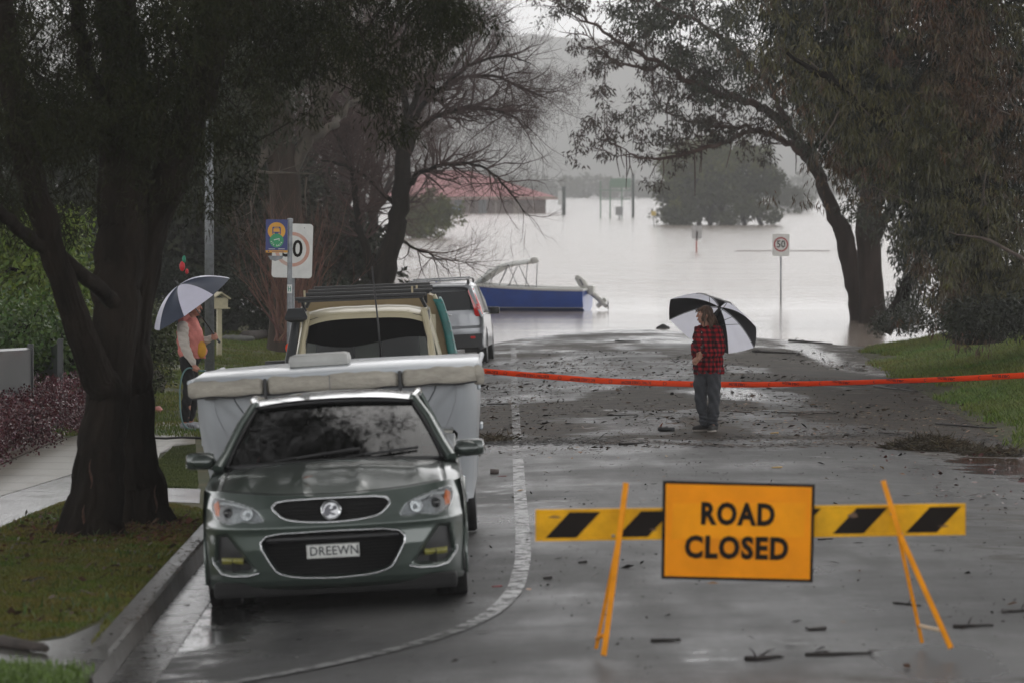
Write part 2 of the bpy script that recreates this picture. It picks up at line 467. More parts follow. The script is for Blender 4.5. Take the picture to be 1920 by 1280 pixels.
def road_material():
    m = bpy.data.materials.new('wet_asphalt'); m.use_nodes = True
    n, l = m.node_tree.nodes, m.node_tree.links; b = n['Principled BSDF']
    tc = n.new('ShaderNodeTexCoord')
    def noise(sc, det=5, vec=None, rg=.6):
        q = n.new('ShaderNodeTexNoise'); q.inputs['Scale'].default_value = sc; q.inputs['Detail'].default_value = det; q.inputs['Roughness'].default_value = rg
        l.new(vec or tc.outputs['Object'], q.inputs['Vector']); return q.outputs['Fac']
    def mr(v, a, c, d, e):
        q = n.new('ShaderNodeMapRange'); q.interpolation_type = 'SMOOTHSTEP'
        for i, x in zip((1, 2, 3, 4), (a, c, d, e)): q.inputs[i].default_value = x
        l.new(v, q.inputs[0]); return q.outputs[0]
    def mix(f, a, c, rgb=True):
        q = n.new('ShaderNodeMix'); q.data_type = 'RGBA' if rgb else 'FLOAT'
        ia, ib, io = (6, 7, 2) if rgb else (2, 3, 0)
        l.new(f, q.inputs[0])
        for i, x in ((ia, a), (ib, c)):
            if isinstance(x, tuple): q.inputs[i].default_value = (*x, 1)
            elif isinstance(x, float): q.inputs[i].default_value = x
            else: l.new(x, q.inputs[i])
        return q.outputs[io]
    def math_(op, a, c):
        q = n.new('ShaderNodeMath'); q.operation = op
        for i, x in enumerate((a, c)):
            if isinstance(x, float): q.inputs[i].default_value = x
            else: l.new(x, q.inputs[i])
        return q.outputs[0]
    mud = n.new('ShaderNodeAttribute'); mud.attribute_name = 'mud'
    wet = n.new('ShaderNodeAttribute'); wet.attribute_name = 'wet'
    big = noise(.35, 4); mid = noise(2.2, 6); fine = noise(55, 3); spk = noise(160, 2)
    mp = n.new('ShaderNodeMapping'); mp.inputs['Scale'].default_value = (1.0, .16, 1); l.new(tc.outputs['Object'], mp.inputs[0])
    lng = noise(1.6, 5, mp.outputs[0])
    asp = mix(mr(fine, .35, .65, 0, 1), (.026, .026, .027), (.050, .050, .051))
    asp = mix(mr(lng, .3, .7, 0, 1), asp, mix(mr(fine, .3, .7, 0, 1), (.040, .039, .038), (.060, .059, .057)))
    mcol = mix(mr(mid, .3, .7, 0, 1), (.018, .013, .009), (.055, .041, .028))
    mm = mr(math_('ADD', mud.outputs['Fac'], math_('MULTIPLY', math_('SUBTRACT', mid, .5), 1.1)), .35, .75, 0, 1)
    l.new(mix(mm, asp, mcol), b.inputs['Base Color'])
    w = mr(math_('ADD', wet.outputs['Fac'], math_('MULTIPLY', math_('SUBTRACT', mid, .5), 1.0)), .45, .75, 0, 1)
    r0 = mr(math_('ADD', math_('MULTIPLY', big, .5), math_('MULTIPLY', lng, .5)), .36, .64, .26, .56)
    r0 = mix(mm, r0, .65, False)
    l.new(mix(w, r0, .10, False), b.inputs['Roughness'])
    l.new(mix(w, mix(mm, mr(lng, .35, .65, .08, .20), .12, False), .5, False), b.inputs['Specular IOR Level'])
    bp = n.new('ShaderNodeBump'); bp.inputs['Distance'].default_value = .01
    l.new(math_('ADD', math_('ADD', fine, math_('MULTIPLY', spk, .6)), math_('MULTIPLY', mid, .8)), bp.inputs['Height'])
    l.new(mix(w, .55, .05, False), bp.inputs['Strength'])
    l.new(bp.outputs[0], b.inputs['Normal'])
    return m

def build_ground():
    ys = np.unique(np.concatenate([np.arange(6, 24, 1.5), np.arange(24, 62, .5), np.arange(62, 140, .8), np.arange(140, 200, 4), np.geomspace(200, 3600, 34)]))
    left = [1150, 900, 500, 300, 180, 110, 70, 48, 34, 25, 19, 15, 12, 10, 8.4, 7, 5.9, 5, 4.2, 3.5, 2.9, 2.4, 1.9, 1.5, 1.15, .8, .5, .25, 0]
    right = [0, .25, .5, .8, 1.15, 1.5, 1.9, 2.4, 3, 3.6, 4.3, 5, 6, 7.2, 8.6, 10, 13, 17, 24, 34, 50, 80, 120, 180, 300, 500, 900, 1150]
    rows = []
    for y in ys:
        k = float(kerb_x(y)) - .15; r = float(right_x(y)); row = []
        for u in left: row.append((k - u, y, g(k - u, y)))
        for x in (k + .01, (k * .6 + r * .4), (k * .3 + r * .7), r - .02): row.append((x, y, g(np.clip(x, k + .2, r - .02), y) - .16))
        for u in right: row.append((r + u, y, g(r + u + 1e-4, y)))
        rows.append(row)
    n = len(rows[0]); v = np.array(rows).reshape(-1, 3)
    far = smooth((v[:, 1] - 900) / 300)
    i = np.arange(len(rows) - 1)[:, None]; j = np.arange(n - 1)[None]
    f = np.stack([i * n + j, i * n + j + 1, (i + 1) * n + j + 1, (i + 1) * n + j], -1).reshape(-1, 4)
    m = M('turf_ground', (.030, .042, .012), rough=.85, vs=1.3, col2=(.085, .072, .028), bump=.6, bs=18, spec=.25)
    o = np_mesh('ground', v, f, m, None, True); o['kind'] = 'structure'
    # the road
    ys = np.concatenate([np.arange(7, 24, .5), np.arange(24, 130, .22), np.arange(130, 190, 2)]); us = np.linspace(0, 1, 64)
    Y, U = np.meshgrid(ys, us, indexing='ij'); K = kerb_x(Y); RX = right_x(Y)
    wob_ = (vnoise(Y * .35, Y * 0 + 3, 4) - .5) * 1.1 + (vnoise(Y * 1.4, Y * 0 + 9, 5) - .5) * .4
    RX = RX + np.where(U > .999, wob_ * 0 + .35, 0)
    X = K + (RX - K) * U
    Z = road_z(X, Y)
    Z = Z + np.where(U > .985, -.0, 0)
    v = np.stack([X, Y, Z], -1).reshape(-1, 3); n = len(us)
    i = np.arange(len(ys) - 1)[:, None]; j = np.arange(n - 1)[None]
    f = np.stack([i * n + j, i * n + j + 1, (i + 1) * n + j + 1, (i + 1) * n + j], -1).reshape(-1, 4)
    o = np_mesh('road', v, f, road_material(), None, True); o['kind'] = 'structure'
    x, y = v[:, 0], v[:, 1]
    nz = fbm(x * .5, y * .22, 3)
    dirt = .46 * smooth((y - 55.5) / 3) * (1 - .35 * smooth((y - 90) / 15))
    mud = dirt + .75 * smooth((x - 4.2 + (nz - .5) * 2.4) / 1.2) * smooth((y - 44) / 12) + .30 * smooth((x - 5.6) / .8)
    mud += .8 * np.exp(-((y - 57.5 - (nz - .5) * 2.5) / .7) ** 2) * (.55 + .5 * (nz > .5))
    mud += .5 * smooth((26.3 - y + .9 * (nz - .5)) / .8) * smooth((x + .6) / 1.5)
    mud += .35 * smooth((kerb_x(y) + .55 - x) / .3) + .62 * smooth((x - 2.9 - (nz - .5) * 2.6) / 1.4) * smooth((46 - y) / 4)  # gutter mud; second term just darkens the near right lane
    blot = fbm(x * .45 + 11, y * .16 + 5, 77); mud += .34 * smooth((blot - .52) / .08)
    attr(o.data, 'mud', np.clip(mud - .08 + (nz - .5) * .5, 0, 1))
    wet = .30 + (fbm(x * .7 + 40, y * .3, 8) - .5) * .6
    wet += .8 * np.exp(-(((x - 3.55) / .55) ** 2 + ((y - 73.5) / 3.2) ** 2))
    wet += .7 * np.exp(-(((x - 7.2) / .8) ** 2 + ((y - 68) / 3) ** 2)) + .6 * np.exp(-(((x - 6.6) / .35) ** 2 + ((y - 96) / 9) ** 2))
    wet += .30 * smooth((kerb_x(y) + .9 - x) / .4) - .3 * smooth((27 - y) / 1.5) + .25 * smooth((y - 96) / 14)
    wet += .5 * np.exp(-(((x - 5.6) / .8) ** 2 + ((y - 50) / 4) ** 2))
    attr(o.data, 'wet', np.clip(wet, 0, 1.2))
build_ground()

# painted lines
def ribbon(name, cl, w, off, mat):
    P = np.array([(p[0], p[1]) for p in cl], float)
    s = np.concatenate([[0], np.cumsum(np.hypot(*np.diff(P, axis=0).T))]); t = np.arange(0, s[-1], .3)
    Q = np.stack([np.interp(t, s, P[:, 0]), np.interp(t, s, P[:, 1])], 1)
    for _ in range(6): Q[1:-1] = (Q[:-2] + 2 * Q[1:-1] + Q[2:]) / 4
    d = np.gradient(Q, axis=0); d /= np.linalg.norm(d, axis=1, keepdims=True); nn = np.stack([-d[:, 1], d[:, 0]], 1)
    cols = [Q + nn * (w * a) for a in (-.5, -.17, .17, .5)]
    v = np.stack([np.column_stack([c, G(c[:, 0], c[:, 1]) + off]) for c in cols], 1).reshape(-1, 3)
    i = np.arange(len(Q) - 1)[:, None]; j = np.arange(3)[None]
    f = np.stack([i * 4 + j + 4, i * 4 + j + 5, i * 4 + j + 1, i * 4 + j], -1).reshape(-1, 4)
    o = np_mesh(name, v, f, mat, None, True); o['kind'] = 'structure'; return o
def worn_paint(name, col, cover, rough=.3):
    m = M(name, col, rough=rough, vs=3, var=.25, bump=.2, bs=60)
    n, l = m.node_tree.nodes, m.node_tree.links
    tr = n.new('ShaderNodeBsdfTransparent'); ms = n.new('ShaderNodeMixShader'); tc = n.new('ShaderNodeTexCoord')
    nz = n.new('ShaderNodeTexNoise'); nz.inputs['Scale'].default_value = 9; nz.inputs['Detail'].default_value = 8; nz.inputs['Roughness'].default_value = .75
    l.new(tc.outputs['Object'], nz.inputs['Vector']); mr = n.new('ShaderNodeMapRange')
    mr.inputs[1].default_value = 1 - cover - .06; mr.inputs[2].default_value = 1 - cover + .06
    l.new(nz.outputs['Fac'], mr.inputs[0]); l.new(mr.outputs[0], ms.inputs[0]); l.new(tr.outputs[0], ms.inputs[1])
    l.new(n['Principled BSDF'].outputs[0], ms.inputs[2]); l.new(ms.outputs[0], n['Material Output'].inputs[0])
    return m
def G2(*p): q = gpt(*p); return (q.x, q.y)
curve = [G2(*p) for p in [(330, 1300), (470, 1276), (620, 1248), (760, 1215), (860, 1183), (930, 1148), (968, 1105), (981, 1050), (980, 1000), (975, 930)]]
ribbon('edge_line_marking', curve + [G2(971, 860)], .125, .011, worn_paint('edge_line_paint', (.15, .15, .147), .53))
ribbon('far_edge_line_marking', [G2(971, 858), G2(966, 760), G2(964, 690), G2(963, 650)], .115, .011, worn_paint('far_edge_line_paint', (.15, .15, .145), .47))
ribbon('centre_line_marking', [(3.3, 20), (3.25, 30), (3.2, 60), (3.2, 118)], .09, .011, worn_paint('centre_line_paint', (.10, .10, .097), .38))

# kerb with its gutter
conc = M('wet_concrete', (.048, .042, .036), rough=.38, vs=4, var=.35, bump=.35, bs=30, rvar=.15)
def build_kerb():
    mb = MB(); secs = []; gut = []
    for y in [26.15, 26.25, 26.45, 26.8] + list(np.arange(27.4, 118, .8)):
        k = float(kerb_x(y)); z = float(road_z(k + .02, y)); h = .155
        secs.append([(k - .17, y, z - .12), (k - .17, y, z + h - .01), (k - .15, y, z + h), (k - .03, y, z + h - .002), (k - .012, y, z + h - .02), (k + .02, y, z - .05)])
        gut.append([(k + .016, y, z + .012), (k + .30, y, float(road_z(k + .30, y)) + .006), (k + .32, y, float(road_z(k + .32, y)) - .02)])
    mb.loft(secs); mb.add(secs[0], [(0, 1, 2, 3, 4, 5)])
    o = mb.build('kerb', conc); o['kind'] = 'structure'
    mb = MB(); mb.loft(gut); o = mb.build('gutter', M('gutter_concrete', (.035, .032, .028), rough=.26, vs=5, var=.4, bump=.12, bs=20, rvar=.12)); o['kind'] = 'structure'
build_kerb()
# driveways and footpath left of the kerb
drive = M('wet_driveway', (.10, .097, .094), rough=.22, vs=2.5, var=.3, bump=.15, bs=25, rvar=.14)
sheet('driveway', [(-260, 905), (-260, 1120), (0, 988), (60, 962), (130, 935), (225, 925), (310, 940), (374, 943), (376, 916), (290, 914), (285, 900), (150, 880), (0, 885)], .004, drive)
sheet('driveway_apron', [(-400, 1300), (-100, 1216), (40, 1208), (120, 1197), (188, 1168), (205, 1240), (170, 1300)], .004, M('apron_concrete', (.045, .042, .036), rough=.3, vs=3, var=.4, bump=.25, bs=22, rvar=.12))
path = M('pale_footpath', (.20, .185, .15), rough=.34, vs=2, var=.25, bump=.2, bs=20, rvar=.12, stretch=(.5, 6, 1))
sheet('footpath', [(-200, 990), (0, 886), (152, 884), (290, 878), (300, 850), (330, 832), (366, 832), (366, 792), (250, 790), (165, 820), (120, 823), (60, 846), (-60, 900)], .008, path)
sheet('cross_path', [(250, 678), (250, 690), (400, 696), (560, 702), (560, 696), (400, 688)], .006, M('cross_path_concrete', (.16, .15, .14), rough=.3, var=.2, vs=3))
sheet('garden_edging', [(-10, 862), (95, 813), (122, 822), (30, 860), (-10, 878)], .02, M('brick_edging', (.10, .065, .045), rough=.5, vs=14, var=.6, bump=.6, bs=30))

# flood water
def water():
    m = bpy.data.materials.new('flood_water'); m.use_nodes = True
    n, l = m.node_tree.nodes, m.node_tree.links; b = n['Principled BSDF']
    tc = n.new('ShaderNodeTexCoord'); mp = n.new('ShaderNodeMapping'); mp.inputs['Scale'].default_value = (.5, 1.6, 1)
    l.new(tc.outputs['Object'], mp.inputs[0])
    n1 = n.new('ShaderNodeTexNoise'); n1.inputs['Scale'].default_value = .8; n1.inputs['Detail'].default_value = 6; n1.inputs['Roughness'].default_value = .6
    n2 = n.new('ShaderNodeTexNoise'); n2.inputs['Scale'].default_value = .025; n2.inputs['Detail'].default_value = 3
    l.new(mp.outputs[0], n1.inputs['Vector']); l.new(mp.outputs[0], n2.inputs['Vector'])
    mx = n.new('ShaderNodeMix'); mx.data_type = 'RGBA'; mx.inputs[6].default_value = (.33, .27, .225, 1); mx.inputs[7].default_value = (.42, .35, .30, 1)
    l.new(n2.outputs['Fac'], mx.inputs[0]); l.new(mx.outputs[2], b.inputs['Base Color'])
    b.inputs['Roughness'].default_value = .12; b.inputs['IOR'].default_value = 1.333
    # waves only out on the open water: a calm margin by the road
    sp = n.new('ShaderNodeSeparateXYZ'); l.new(tc.outputs['Object'], sp.inputs[0])
    mr = n.new('ShaderNodeMapRange'); mr.inputs[1].default_value = 122; mr.inputs[2].default_value = 175; mr.inputs[3].default_value = .02; mr.inputs[4].default_value = 1.0
    ad = n.new('ShaderNodeMath'); ad.operation = 'MULTIPLY_ADD'; ad.inputs[1].default_value = 60; l.new(n2.outputs['Fac'], ad.inputs[0]); l.new(sp.outputs['Y'], ad.inputs[2])
    sb = n.new('ShaderNodeMath'); sb.operation = 'SUBTRACT'; sb.inputs[1].default_value = 30; l.new(ad.outputs[0], sb.inputs[0]); l.new(sb.outputs[0], mr.inputs[0])
    bp = n.new('ShaderNodeBump'); bp.inputs['Distance'].default_value = .16; l.new(mr.outputs[0], bp.inputs['Strength'])
    mp3 = n.new('ShaderNodeMapping'); mp3.inputs['Scale'].default_value = (.05, .24, 1); l.new(tc.outputs['Object'], mp3.inputs[0])
    n3 = n.new('ShaderNodeTexNoise'); n3.inputs['Scale'].default_value = 1.0; n3.inputs['Detail'].default_value = 4; l.new(mp3.outputs[0], n3.inputs['Vector'])
    m3 = n.new('ShaderNodeMath'); m3.operation = 'MULTIPLY_ADD'; m3.inputs[1].default_value = 5.0; l.new(n3.outputs['Fac'], m3.inputs[0]); l.new(n1.outputs['Fac'], m3.inputs[2])
    l.new(m3.outputs[0], bp.inputs['Height']); l.new(bp.outputs[0], b.inputs['Normal'])
    xs = np.linspace(-1150, 1150, 9); ys = np.array([88, 140, 300, 1200, 3600.])
    v = np.array([(x, y, 0) for y in ys for x in xs]); i = np.arange(4)[:, None]; j = np.arange(8)[None]
    f = np.stack([i * 9 + j, i * 9 + j + 1, (i + 1) * 9 + j + 1, (i + 1) * 9 + j], -1).reshape(-1, 4)
    o = np_mesh('flood_water', v, f, m, None); o['kind'] = 'structure'
water()
def hills():
    xs = np.linspace(-1150, 1150, 460); ys = np.linspace(3000, 4100, 70)
    X, Y = np.meshgrid(xs, ys); t = smooth((Y - 3000) / 560)
    crest = 112 + 12 * vnoise(X / 90, X * 0, 21) - .035 * np.maximum(0, X - 40)  + 14 * smooth((-X - 40) / 160)
    crest = crest 
    Z = t * crest + (fbm(X / 13, Y / 16, 22) - .5) * 13 * t * (1 - 0) + 5 * (vnoise(X / 4.5, Y / 8, 23) - .5) * t - 1.2 * (1 - t)
    v = np.stack([X, Y, Z], -1).reshape(-1, 3); n = len(xs)
    i = np.arange(len(ys) - 1)[:, None]; j = np.arange(n - 1)[None]
    f = np.stack([i * n + j, i * n + j + 1, (i + 1) * n + j + 1, (i + 1) * n + j], -1).reshape(-1, 4)
    o = np_mesh('hills', v, f, M('wooded_hill', (.02, .03, .014), rough=1, vs=.12, col2=(.06, .065, .035), spec=.1), None, True); o['kind'] = 'structure'
hills()
def haze():
    mb = MB(); x, y0, y1, z0, z1 = 1300, -60, 4300, -3.5, 200
    mb.box((0, (y0 + y1) / 2, (z0 + z1) / 2), (2 * x, y1 - y0, z1 - z0))
    m = bpy.data.materials.new('rain_haze'); m.use_nodes = True; n, l = m.node_tree.nodes, m.node_tree.links; n.clear()
    pv = n.new('ShaderNodeVolumePrincipled'); pv.inputs['Color'].default_value = (.985, .975, .965, 1); pv.inputs['Density'].default_value = HAZE
    pv.inputs['Anisotropy'].default_value = .68
    o_ = n.new('ShaderNodeOutputMaterial'); l.new(pv.outputs[0], o_.inputs['Volume'])
    o = mb.build('haze', m); o['kind'] = 'stuff'
HAZE = .0005
haze()

def joints():
    jm = M('joint_dark', (.02, .018, .015), rough=.7)
    for k in range(9):
        y = 45.4 + k * 1.45; q = MB(); a, b = V((-6.6, y, g(-6.6, y) + .0105)), V((-4.1, y + .12, g(-4.1, y) + .0105)); w = V((0, .011, 0))
        q.add([a - w, b - w, b + w, a + w], [(0, 1, 2, 3)]); o = q.build('path_joint', jm); o['kind'] = 'structure'
    for k in range(26):
        y = 27.6 + k * 2.4; kx = float(kerb_x(y)); z = float(road_z(kx + .02, y)); q = MB()
        q.add([(kx - .15, y - .006, z + .1575), (kx - .03, y - .006, z + .1555), (kx + .004, y - .006, z + .13), (kx + .022, y - .006, z + .0), (kx + .022, y + .006, z + .0), (kx + .004, y + .006, z + .13), (kx - .03, y + .006, z + .1555), (kx - .15, y + .006, z + .1575)], [(0, 1, 6, 7), (1, 2, 5, 6), (2, 3, 4, 5)]); o = q.build('kerb_joint', jm); o['kind'] = 'structure'
joints()
# ================================================================== VEHICLES
BLK = M('black_plastic', (.012, .012, .013), rough=.45, var=.2, vs=12)
GLB = M('gloss_black', (.008, .008, .009), rough=.12, var=.1, coat=.4)
TYR = M('tyre_rubber', (.014, .014, .014), rough=.6, var=.3, vs=20, bump=.3, bs=80)
CHR = M('chrome', (.60, .61, .62), rough=.14, metal=1, var=.05)
RIMM = M('alloy', (.35, .36, .37), rough=.25, metal=1, var=.1)
LENS = glass_mat('lamp_lens', (.9, .92, .92), 1.35, .03)
REFL = M('lamp_reflector', (.85, .86, .87), rough=.25, metal=.55, var=.15)
AMB = M('amber_lens', (.75, .20, .05), rough=.15, coat=.5)
REDL = M('red_lens', (.62, .012, .012), rough=.12, coat=.6, var=.15, vs=20)
SEATM = M('seat_cloth', (.02, .02, .021), rough=.8, var=.2)

def wheel(parent, x, y, z, r, w, sp=5, side=1):
    """tyre with its rim and hub as sub-parts; side is the outward direction"""
    t = MB(); hw = w / 2; ri = r * .64
    prof = [(ri, -hw * .8), (r * .80, -hw * .98), (r * .95, -hw * .95), (r, -hw * .72), (r * .995, -hw * .3), (r * .985, -hw * .28), (r, -hw * .22), (r, hw * .22), (r * .985, hw * .28), (r * .995, hw * .3), (r, hw * .72), (r * .95, hw * .95), (r * .80, hw * .98), (ri, hw * .8), (ri * .97, 0), (ri, -hw * .8)]
    t.lathe(prof, (0, 0, 0), 'X', 36)
    o = t.build('wheel', TYR, parent, True, angle=40); o.location = (x, y, z)
    m = MB(); s = side
    m.lathe([(ri * 1.0, s * hw * .82), (ri * .93, s * hw * .8), (ri * .9, s * hw * .5), (ri * .9, -s * hw * .5)], (0, 0, 0), 'X', 30)
    for k in range(sp):
        a = 2 * math.pi * k / sp; c, q = math.cos(a), math.sin(a)
        pa = [(s * hw * .55, c * ri * .12, q * ri * .12), (s * hw * .68, c * ri * .5, q * ri * .5), (s * hw * .62, c * ri * .93, q * ri * .93)]
        m.tube(pa, [ri * .13, ri * .1, ri * .13], 6)
    m.lathe([(.001, s * hw * .72), (ri * .16, s * hw * .7), (ri * .2, s * hw * .5), (ri * .2, 0)], (0, 0, 0), 'X', 18)
    m.build('rim', RIMM, o, True, angle=40)
    return o

# ------------------------------------------------------------------ grey green sedan
def build_sedan():
    # stands in the parking lane leaning to the gutter
    X0, Y0 = -1.235, 31.75
    gl, gr_ = g(X0 - .8, Y0 + 1), g(X0 + .8, Y0 + 1); zf, zb = g(X0, Y0 + .98), g(X0, Y0 + 3.9)
    T = thing('sedan', 'dark grey green sedan facing the camera, parked in front of the white camper trailer', 'car', (X0, Y0, (gl + gr_) / 2 + .002),
              (math.atan2(zb - zf, 2.92), math.atan2(gl - gr_, 1.6), math.radians(0.6)))
    PNT = M('grey_green_paint', (.058, .078, .067), rough=.28, metal=.35, coat=1, var=.10, vs=3, spec=.5)
    DRK = BLK
    UG = roundpoly([(-.425, .745), (-.375, .79), (0, .797), (.375, .79), (.425, .745), (.34, .662), (.2, .638), (0, .628), (-.2, .638), (-.34, .662)], 1)
    LG = roundpoly([(-.52, .49), (-.455, .562), (0, .572), (.455, .562), (.52, .49), (.45, .36), (.40, .285), (.27, .25), (0, .236), (-.27, .25), (-.40, .285), (-.45, .36)], 1)
    FGl = [(-.84, .565), (-.74, .575), (-.63, .43), (-.545, .315), (-.60, .285), (-.79, .285), (-.86, .36)]
    HLl = roundpoly([(-.845, .825), (-.745, .805), (-.64, .78), (-.525, .735), (-.472, .65), (-.54, .642), (-.64, .655), (-.735, .632), (-.825, .672), (-.862, .75)], 1)
    mir = lambda p: [(-x, z) for x, z in p]
    def zed(x): return .815 + .03 * np.minimum(1, (np.abs(x) / .8)) ** 2 * 1.6
    def yf(x, z):
        a = np.abs(x)
        p = np.interp(z, [.15, .19, .23, .30, .45, .60, .66, .74, .80, .88], [.16, .06, .03, .015, .0, .005, .025, .05, .10, .17])
        return p + .34 * (a / .93) ** 2.6 + .30 * (a / .93) ** 12
    def fas(X, Z, rec=True):
        Y = yf(X, Z)
        if rec:
            for P, dep, sw in ((UG, .045, .012), (LG, .10, .02), (FGl, .07, .03), (mir(FGl), .07, .03)):
                Y = Y + dep * smooth(-sdf(P, X, Z) / sw)
            # character: muscle above the bumper
            Y = Y - .015 * np.exp(-((Z - .61) / .03) ** 2)
            Y = Y + .055 * smooth((sdf(HLl, X, Z) * -1) / .012) + .055 * smooth((sdf(mir(HLl), X, Z) * -1) / .012)
        return Y
    sf = lambda off, rec=False: (lambda x, z: V((x, float(fas(np.array([x]), np.array([z]), rec)[0]) - off, z)))
    body = MB()
    NU, NV = 181, 80
    U = np.linspace(-1, 1, NU); vv = np.linspace(0, 1, NV)
    UU, VVg = np.meshgrid(U, vv); ztop = zed(UU * .93)
    Z = .16 + (ztop - .16) * VVg
    Wd = np.interp(Z, [.15, .25, .5, .72, .9], [.90, .925, .94, .935, .915]); X = UU * Wd
    Y = fas(X, Z)
    body.loft([[(X[i, j], Y[i, j], Z[i, j]) for j in range(NU)] for i in range(NV)])
    # bonnet
    NT = 36; tt = np.linspace(0, 1, NT); rows = []
    xe, ye, ze = X[-1], Y[-1], Z[-1]
    yc = 1.22 + .30 * (np.abs(xe) / .93) ** 2.2; zc = 1.015 - .065 * (np.abs(xe) / .93) ** 2
    for t in tt:
        y = ye + (yc - ye) * t; z = ze + (zc - ze) * (1 - (1 - t) ** 1.7)
        a = np.abs(xe)
        z = z + .012 * np.exp(-((a - .62) / .06) ** 2) * math.sin(math.pi * min(1, t * 1.1)) - .010 * np.exp(-((a - .80) / .012) ** 2) * (t > .02)
        z = z + .012 * np.exp(-((a - .20) / .06) ** 2) * math.sin(math.pi * min(1, t)) ** 1 * (1 - t * .4)
        xs = xe * (1 - .035 * t)
        rows.append([(xs[j], y[j], z[j]) for j in range(NU)])
    body.loft(rows)
    edge = rows
    # side panels with wheel arches, doors lines by material grooves
    WF, WR, WRAD = .96, 3.88, .385
    topL = [(r[0][1], r[0][2]) for r in rows]
    ty = [p[0] for p in topL] + [2.4, 3.4, 4.2, 4.75, 4.93]; tz = [p[1] for p in topL] + [.975, 1.0, 1.04, 1.06, 1.0]
    tx = [abs(r[0][0]) for r in rows] + [.90, .90, .90, .86, .78]
    for s in (-1, 1):
        ysd = np.concatenate([np.arange(.62, 4.94, .022)]); zsn = np.linspace(0, 1, 44)
        pts = []
        for y in ysd:
            zt = float(np.interp(y, ty, tz)); xt = float(np.interp(y, ty, tx)); row = []
            for q in zsn:
                z = .19 + (zt - .19) * q
                bulge = .930 - .015 * min(1, max(0, y - 1.3) * 4) - .045 * max(0, (.35 - z) / .16) - .02 * math.exp(-((z - .55) / .08) ** 2)
                fl = .008 * max(math.exp(-((math.hypot(y - WF, z - .33) - .40) / .05) ** 2), math.exp(-((math.hypot(y - WR, z - .33) - .40) / .05) ** 2))
                kk = smooth(np.array((z - (zt - .16)) / .16)); x = (bulge + fl) * (1 - kk) + xt * kk
                if y > 4.5: x -= .14 * ((y - 4.5) / .43) ** 2
                if y < .85: x = x * (y - .62) / .23 + float(np.interp(z, [.15, .25, .5, .72, .9], [.90, .925, .94, .935, .915])) * (1 - (y - .62) / .23)
                row.append((s * x, y + (.0 if y > .63 else 0), z))
            pts.append(row)
        b0 = len(body.v)
        for r in pts: body.v += [tuple(p) for p in r]
        n = len(zsn)
        for i in range(len(pts) - 1):
            for j in range(n - 1):
                c = pts[i][j]
                if min(math.hypot(c[1] - WF, c[2] - .33), math.hypot(c[1] - WR, c[2] - .33)) < WRAD - .02: continue
                body.f.append((b0 + i * n + j, b0 + i * n + j + 1, b0 + (i + 1) * n + j + 1, b0 + (i + 1) * n + j)); body.m.append(0)
        for yc_ in (WF, WR):
            body.tube([(s * .930, yc_ + (WRAD - .01) * math.cos(a), .33 + (WRAD - .01) * math.sin(a)) for a in np.linspace(-.38, math.pi + .38, 30)], .012, 6)
    # boot lid and tail
    body.loft([[(x, y, z - .03 * abs(x) ** 2) for x in np.linspace(-w, w, 15)] for y, z, w in ((4.12, 1.07, .86), (4.4, 1.10, .87), (4.7, 1.10, .85), (4.86, 1.08, .82))])
    body.loft([[(x, y - .16 * (abs(x) / w) ** 4, z) for x in np.linspace(-w, w, 25)] for y, z, w in ((4.86, 1.08, .82), (4.93, .98, .86), (4.93, .75, .90), (4.98, .62, .92), (4.98, .35, .92), (4.90, .2, .88))])
    # roof, rear deck
    def roofz(x, y): return 1.472 - .045 * (abs(x) / .6) ** 2.4 - .03 * ((y - 2.7) / .8) ** 2
    body.loft([[(x, y + .09 * (abs(x) / w) ** 2 * (1 if y < 2.5 else -1), roofz(x, y)) for x in np.linspace(-w, w, 21)] for y, w in ((1.90, .59), (1.99, .61), (2.2, .605), (2.7, .615), (3.2, .60), (3.38, .58))])
    # cant rails over the doors
    for s in (-1, 1):
        body.tube([(s * .585, 2.06, 1.405), (s * .615, 2.4, 1.425), (s * .62, 2.8, 1.43), (s * .605, 3.3, 1.40), (s * .66, 3.75, 1.22), (s * .74, 4.12, 1.07)], [.03, .032, .032, .04, .06, .05], 8)
        # windscreen pillars
        body.tube([(s * .86, 1.40, .975), (s * .80, 1.56, 1.07), (s * .70, 1.82, 1.265), (s * .60, 2.04, 1.405)], [.04, .034, .032, .03], 10)
        # shoulder from bonnet edge to pillar base
        body.loft([[(s * .905, y, z - .02), (s * .87, y, z + .015), (s * .80, y, z + .02)] for y, z in ((1.3, .955), (1.5, .962), (2.0, .97), (3.0, .985), (4.1, 1.03))])
        body.tube([(s * .825, 3.05, .985), (s * .62, 3.0, 1.42)], .03, 6)
    body.build('body', PNT, T, True, angle=38)
    # bonnet shut lines
    for s in (-1, 1):
        gm = MB(); gm.tube([tuple(V(rows[k][90 + s * 78]) + V((0, 0, .001))) for k in range(1, NT - 2)], .0035, 4); gm.build('shut_line', BLK, T)
    gm = MB(); gm.tube([V(rows[1][k]) + V((0, -.001, .0015)) for k in range(14, 167, 4)], .003, 4); gm.build('shut_line', BLK, T)
    # grille openings
    mesh_m = M('grille_mesh', (.006, .006, .006), rough=.5, bump=.9, bs=240, var=.4, vs=200)
    for P, nm, dep in ((UG, 'upper_grille', .043), (LG, 'lower_grille', .095)):
        mb = MB(); patch(mb, P, sf(-dep + .006), 6)
        z0, z1 = min(p[1] for p in P), max(p[1] for p in P)
        for z in np.arange(z0 + .022, z1 - .008, .022):
            xs = [x for x in np.linspace(-.52, .52, 90) if inpoly(P, np.array([x]), np.array([z]))[0]]
            if len(xs) > 3: mb.tube([V((x, float(yf(np.array([x]), np.array([z]))[0]) + dep - .018, z)) for x in np.linspace(xs[0], xs[-1], 20)], .0042, 4)
        gr = mb.build(nm, mesh_m, T, True)
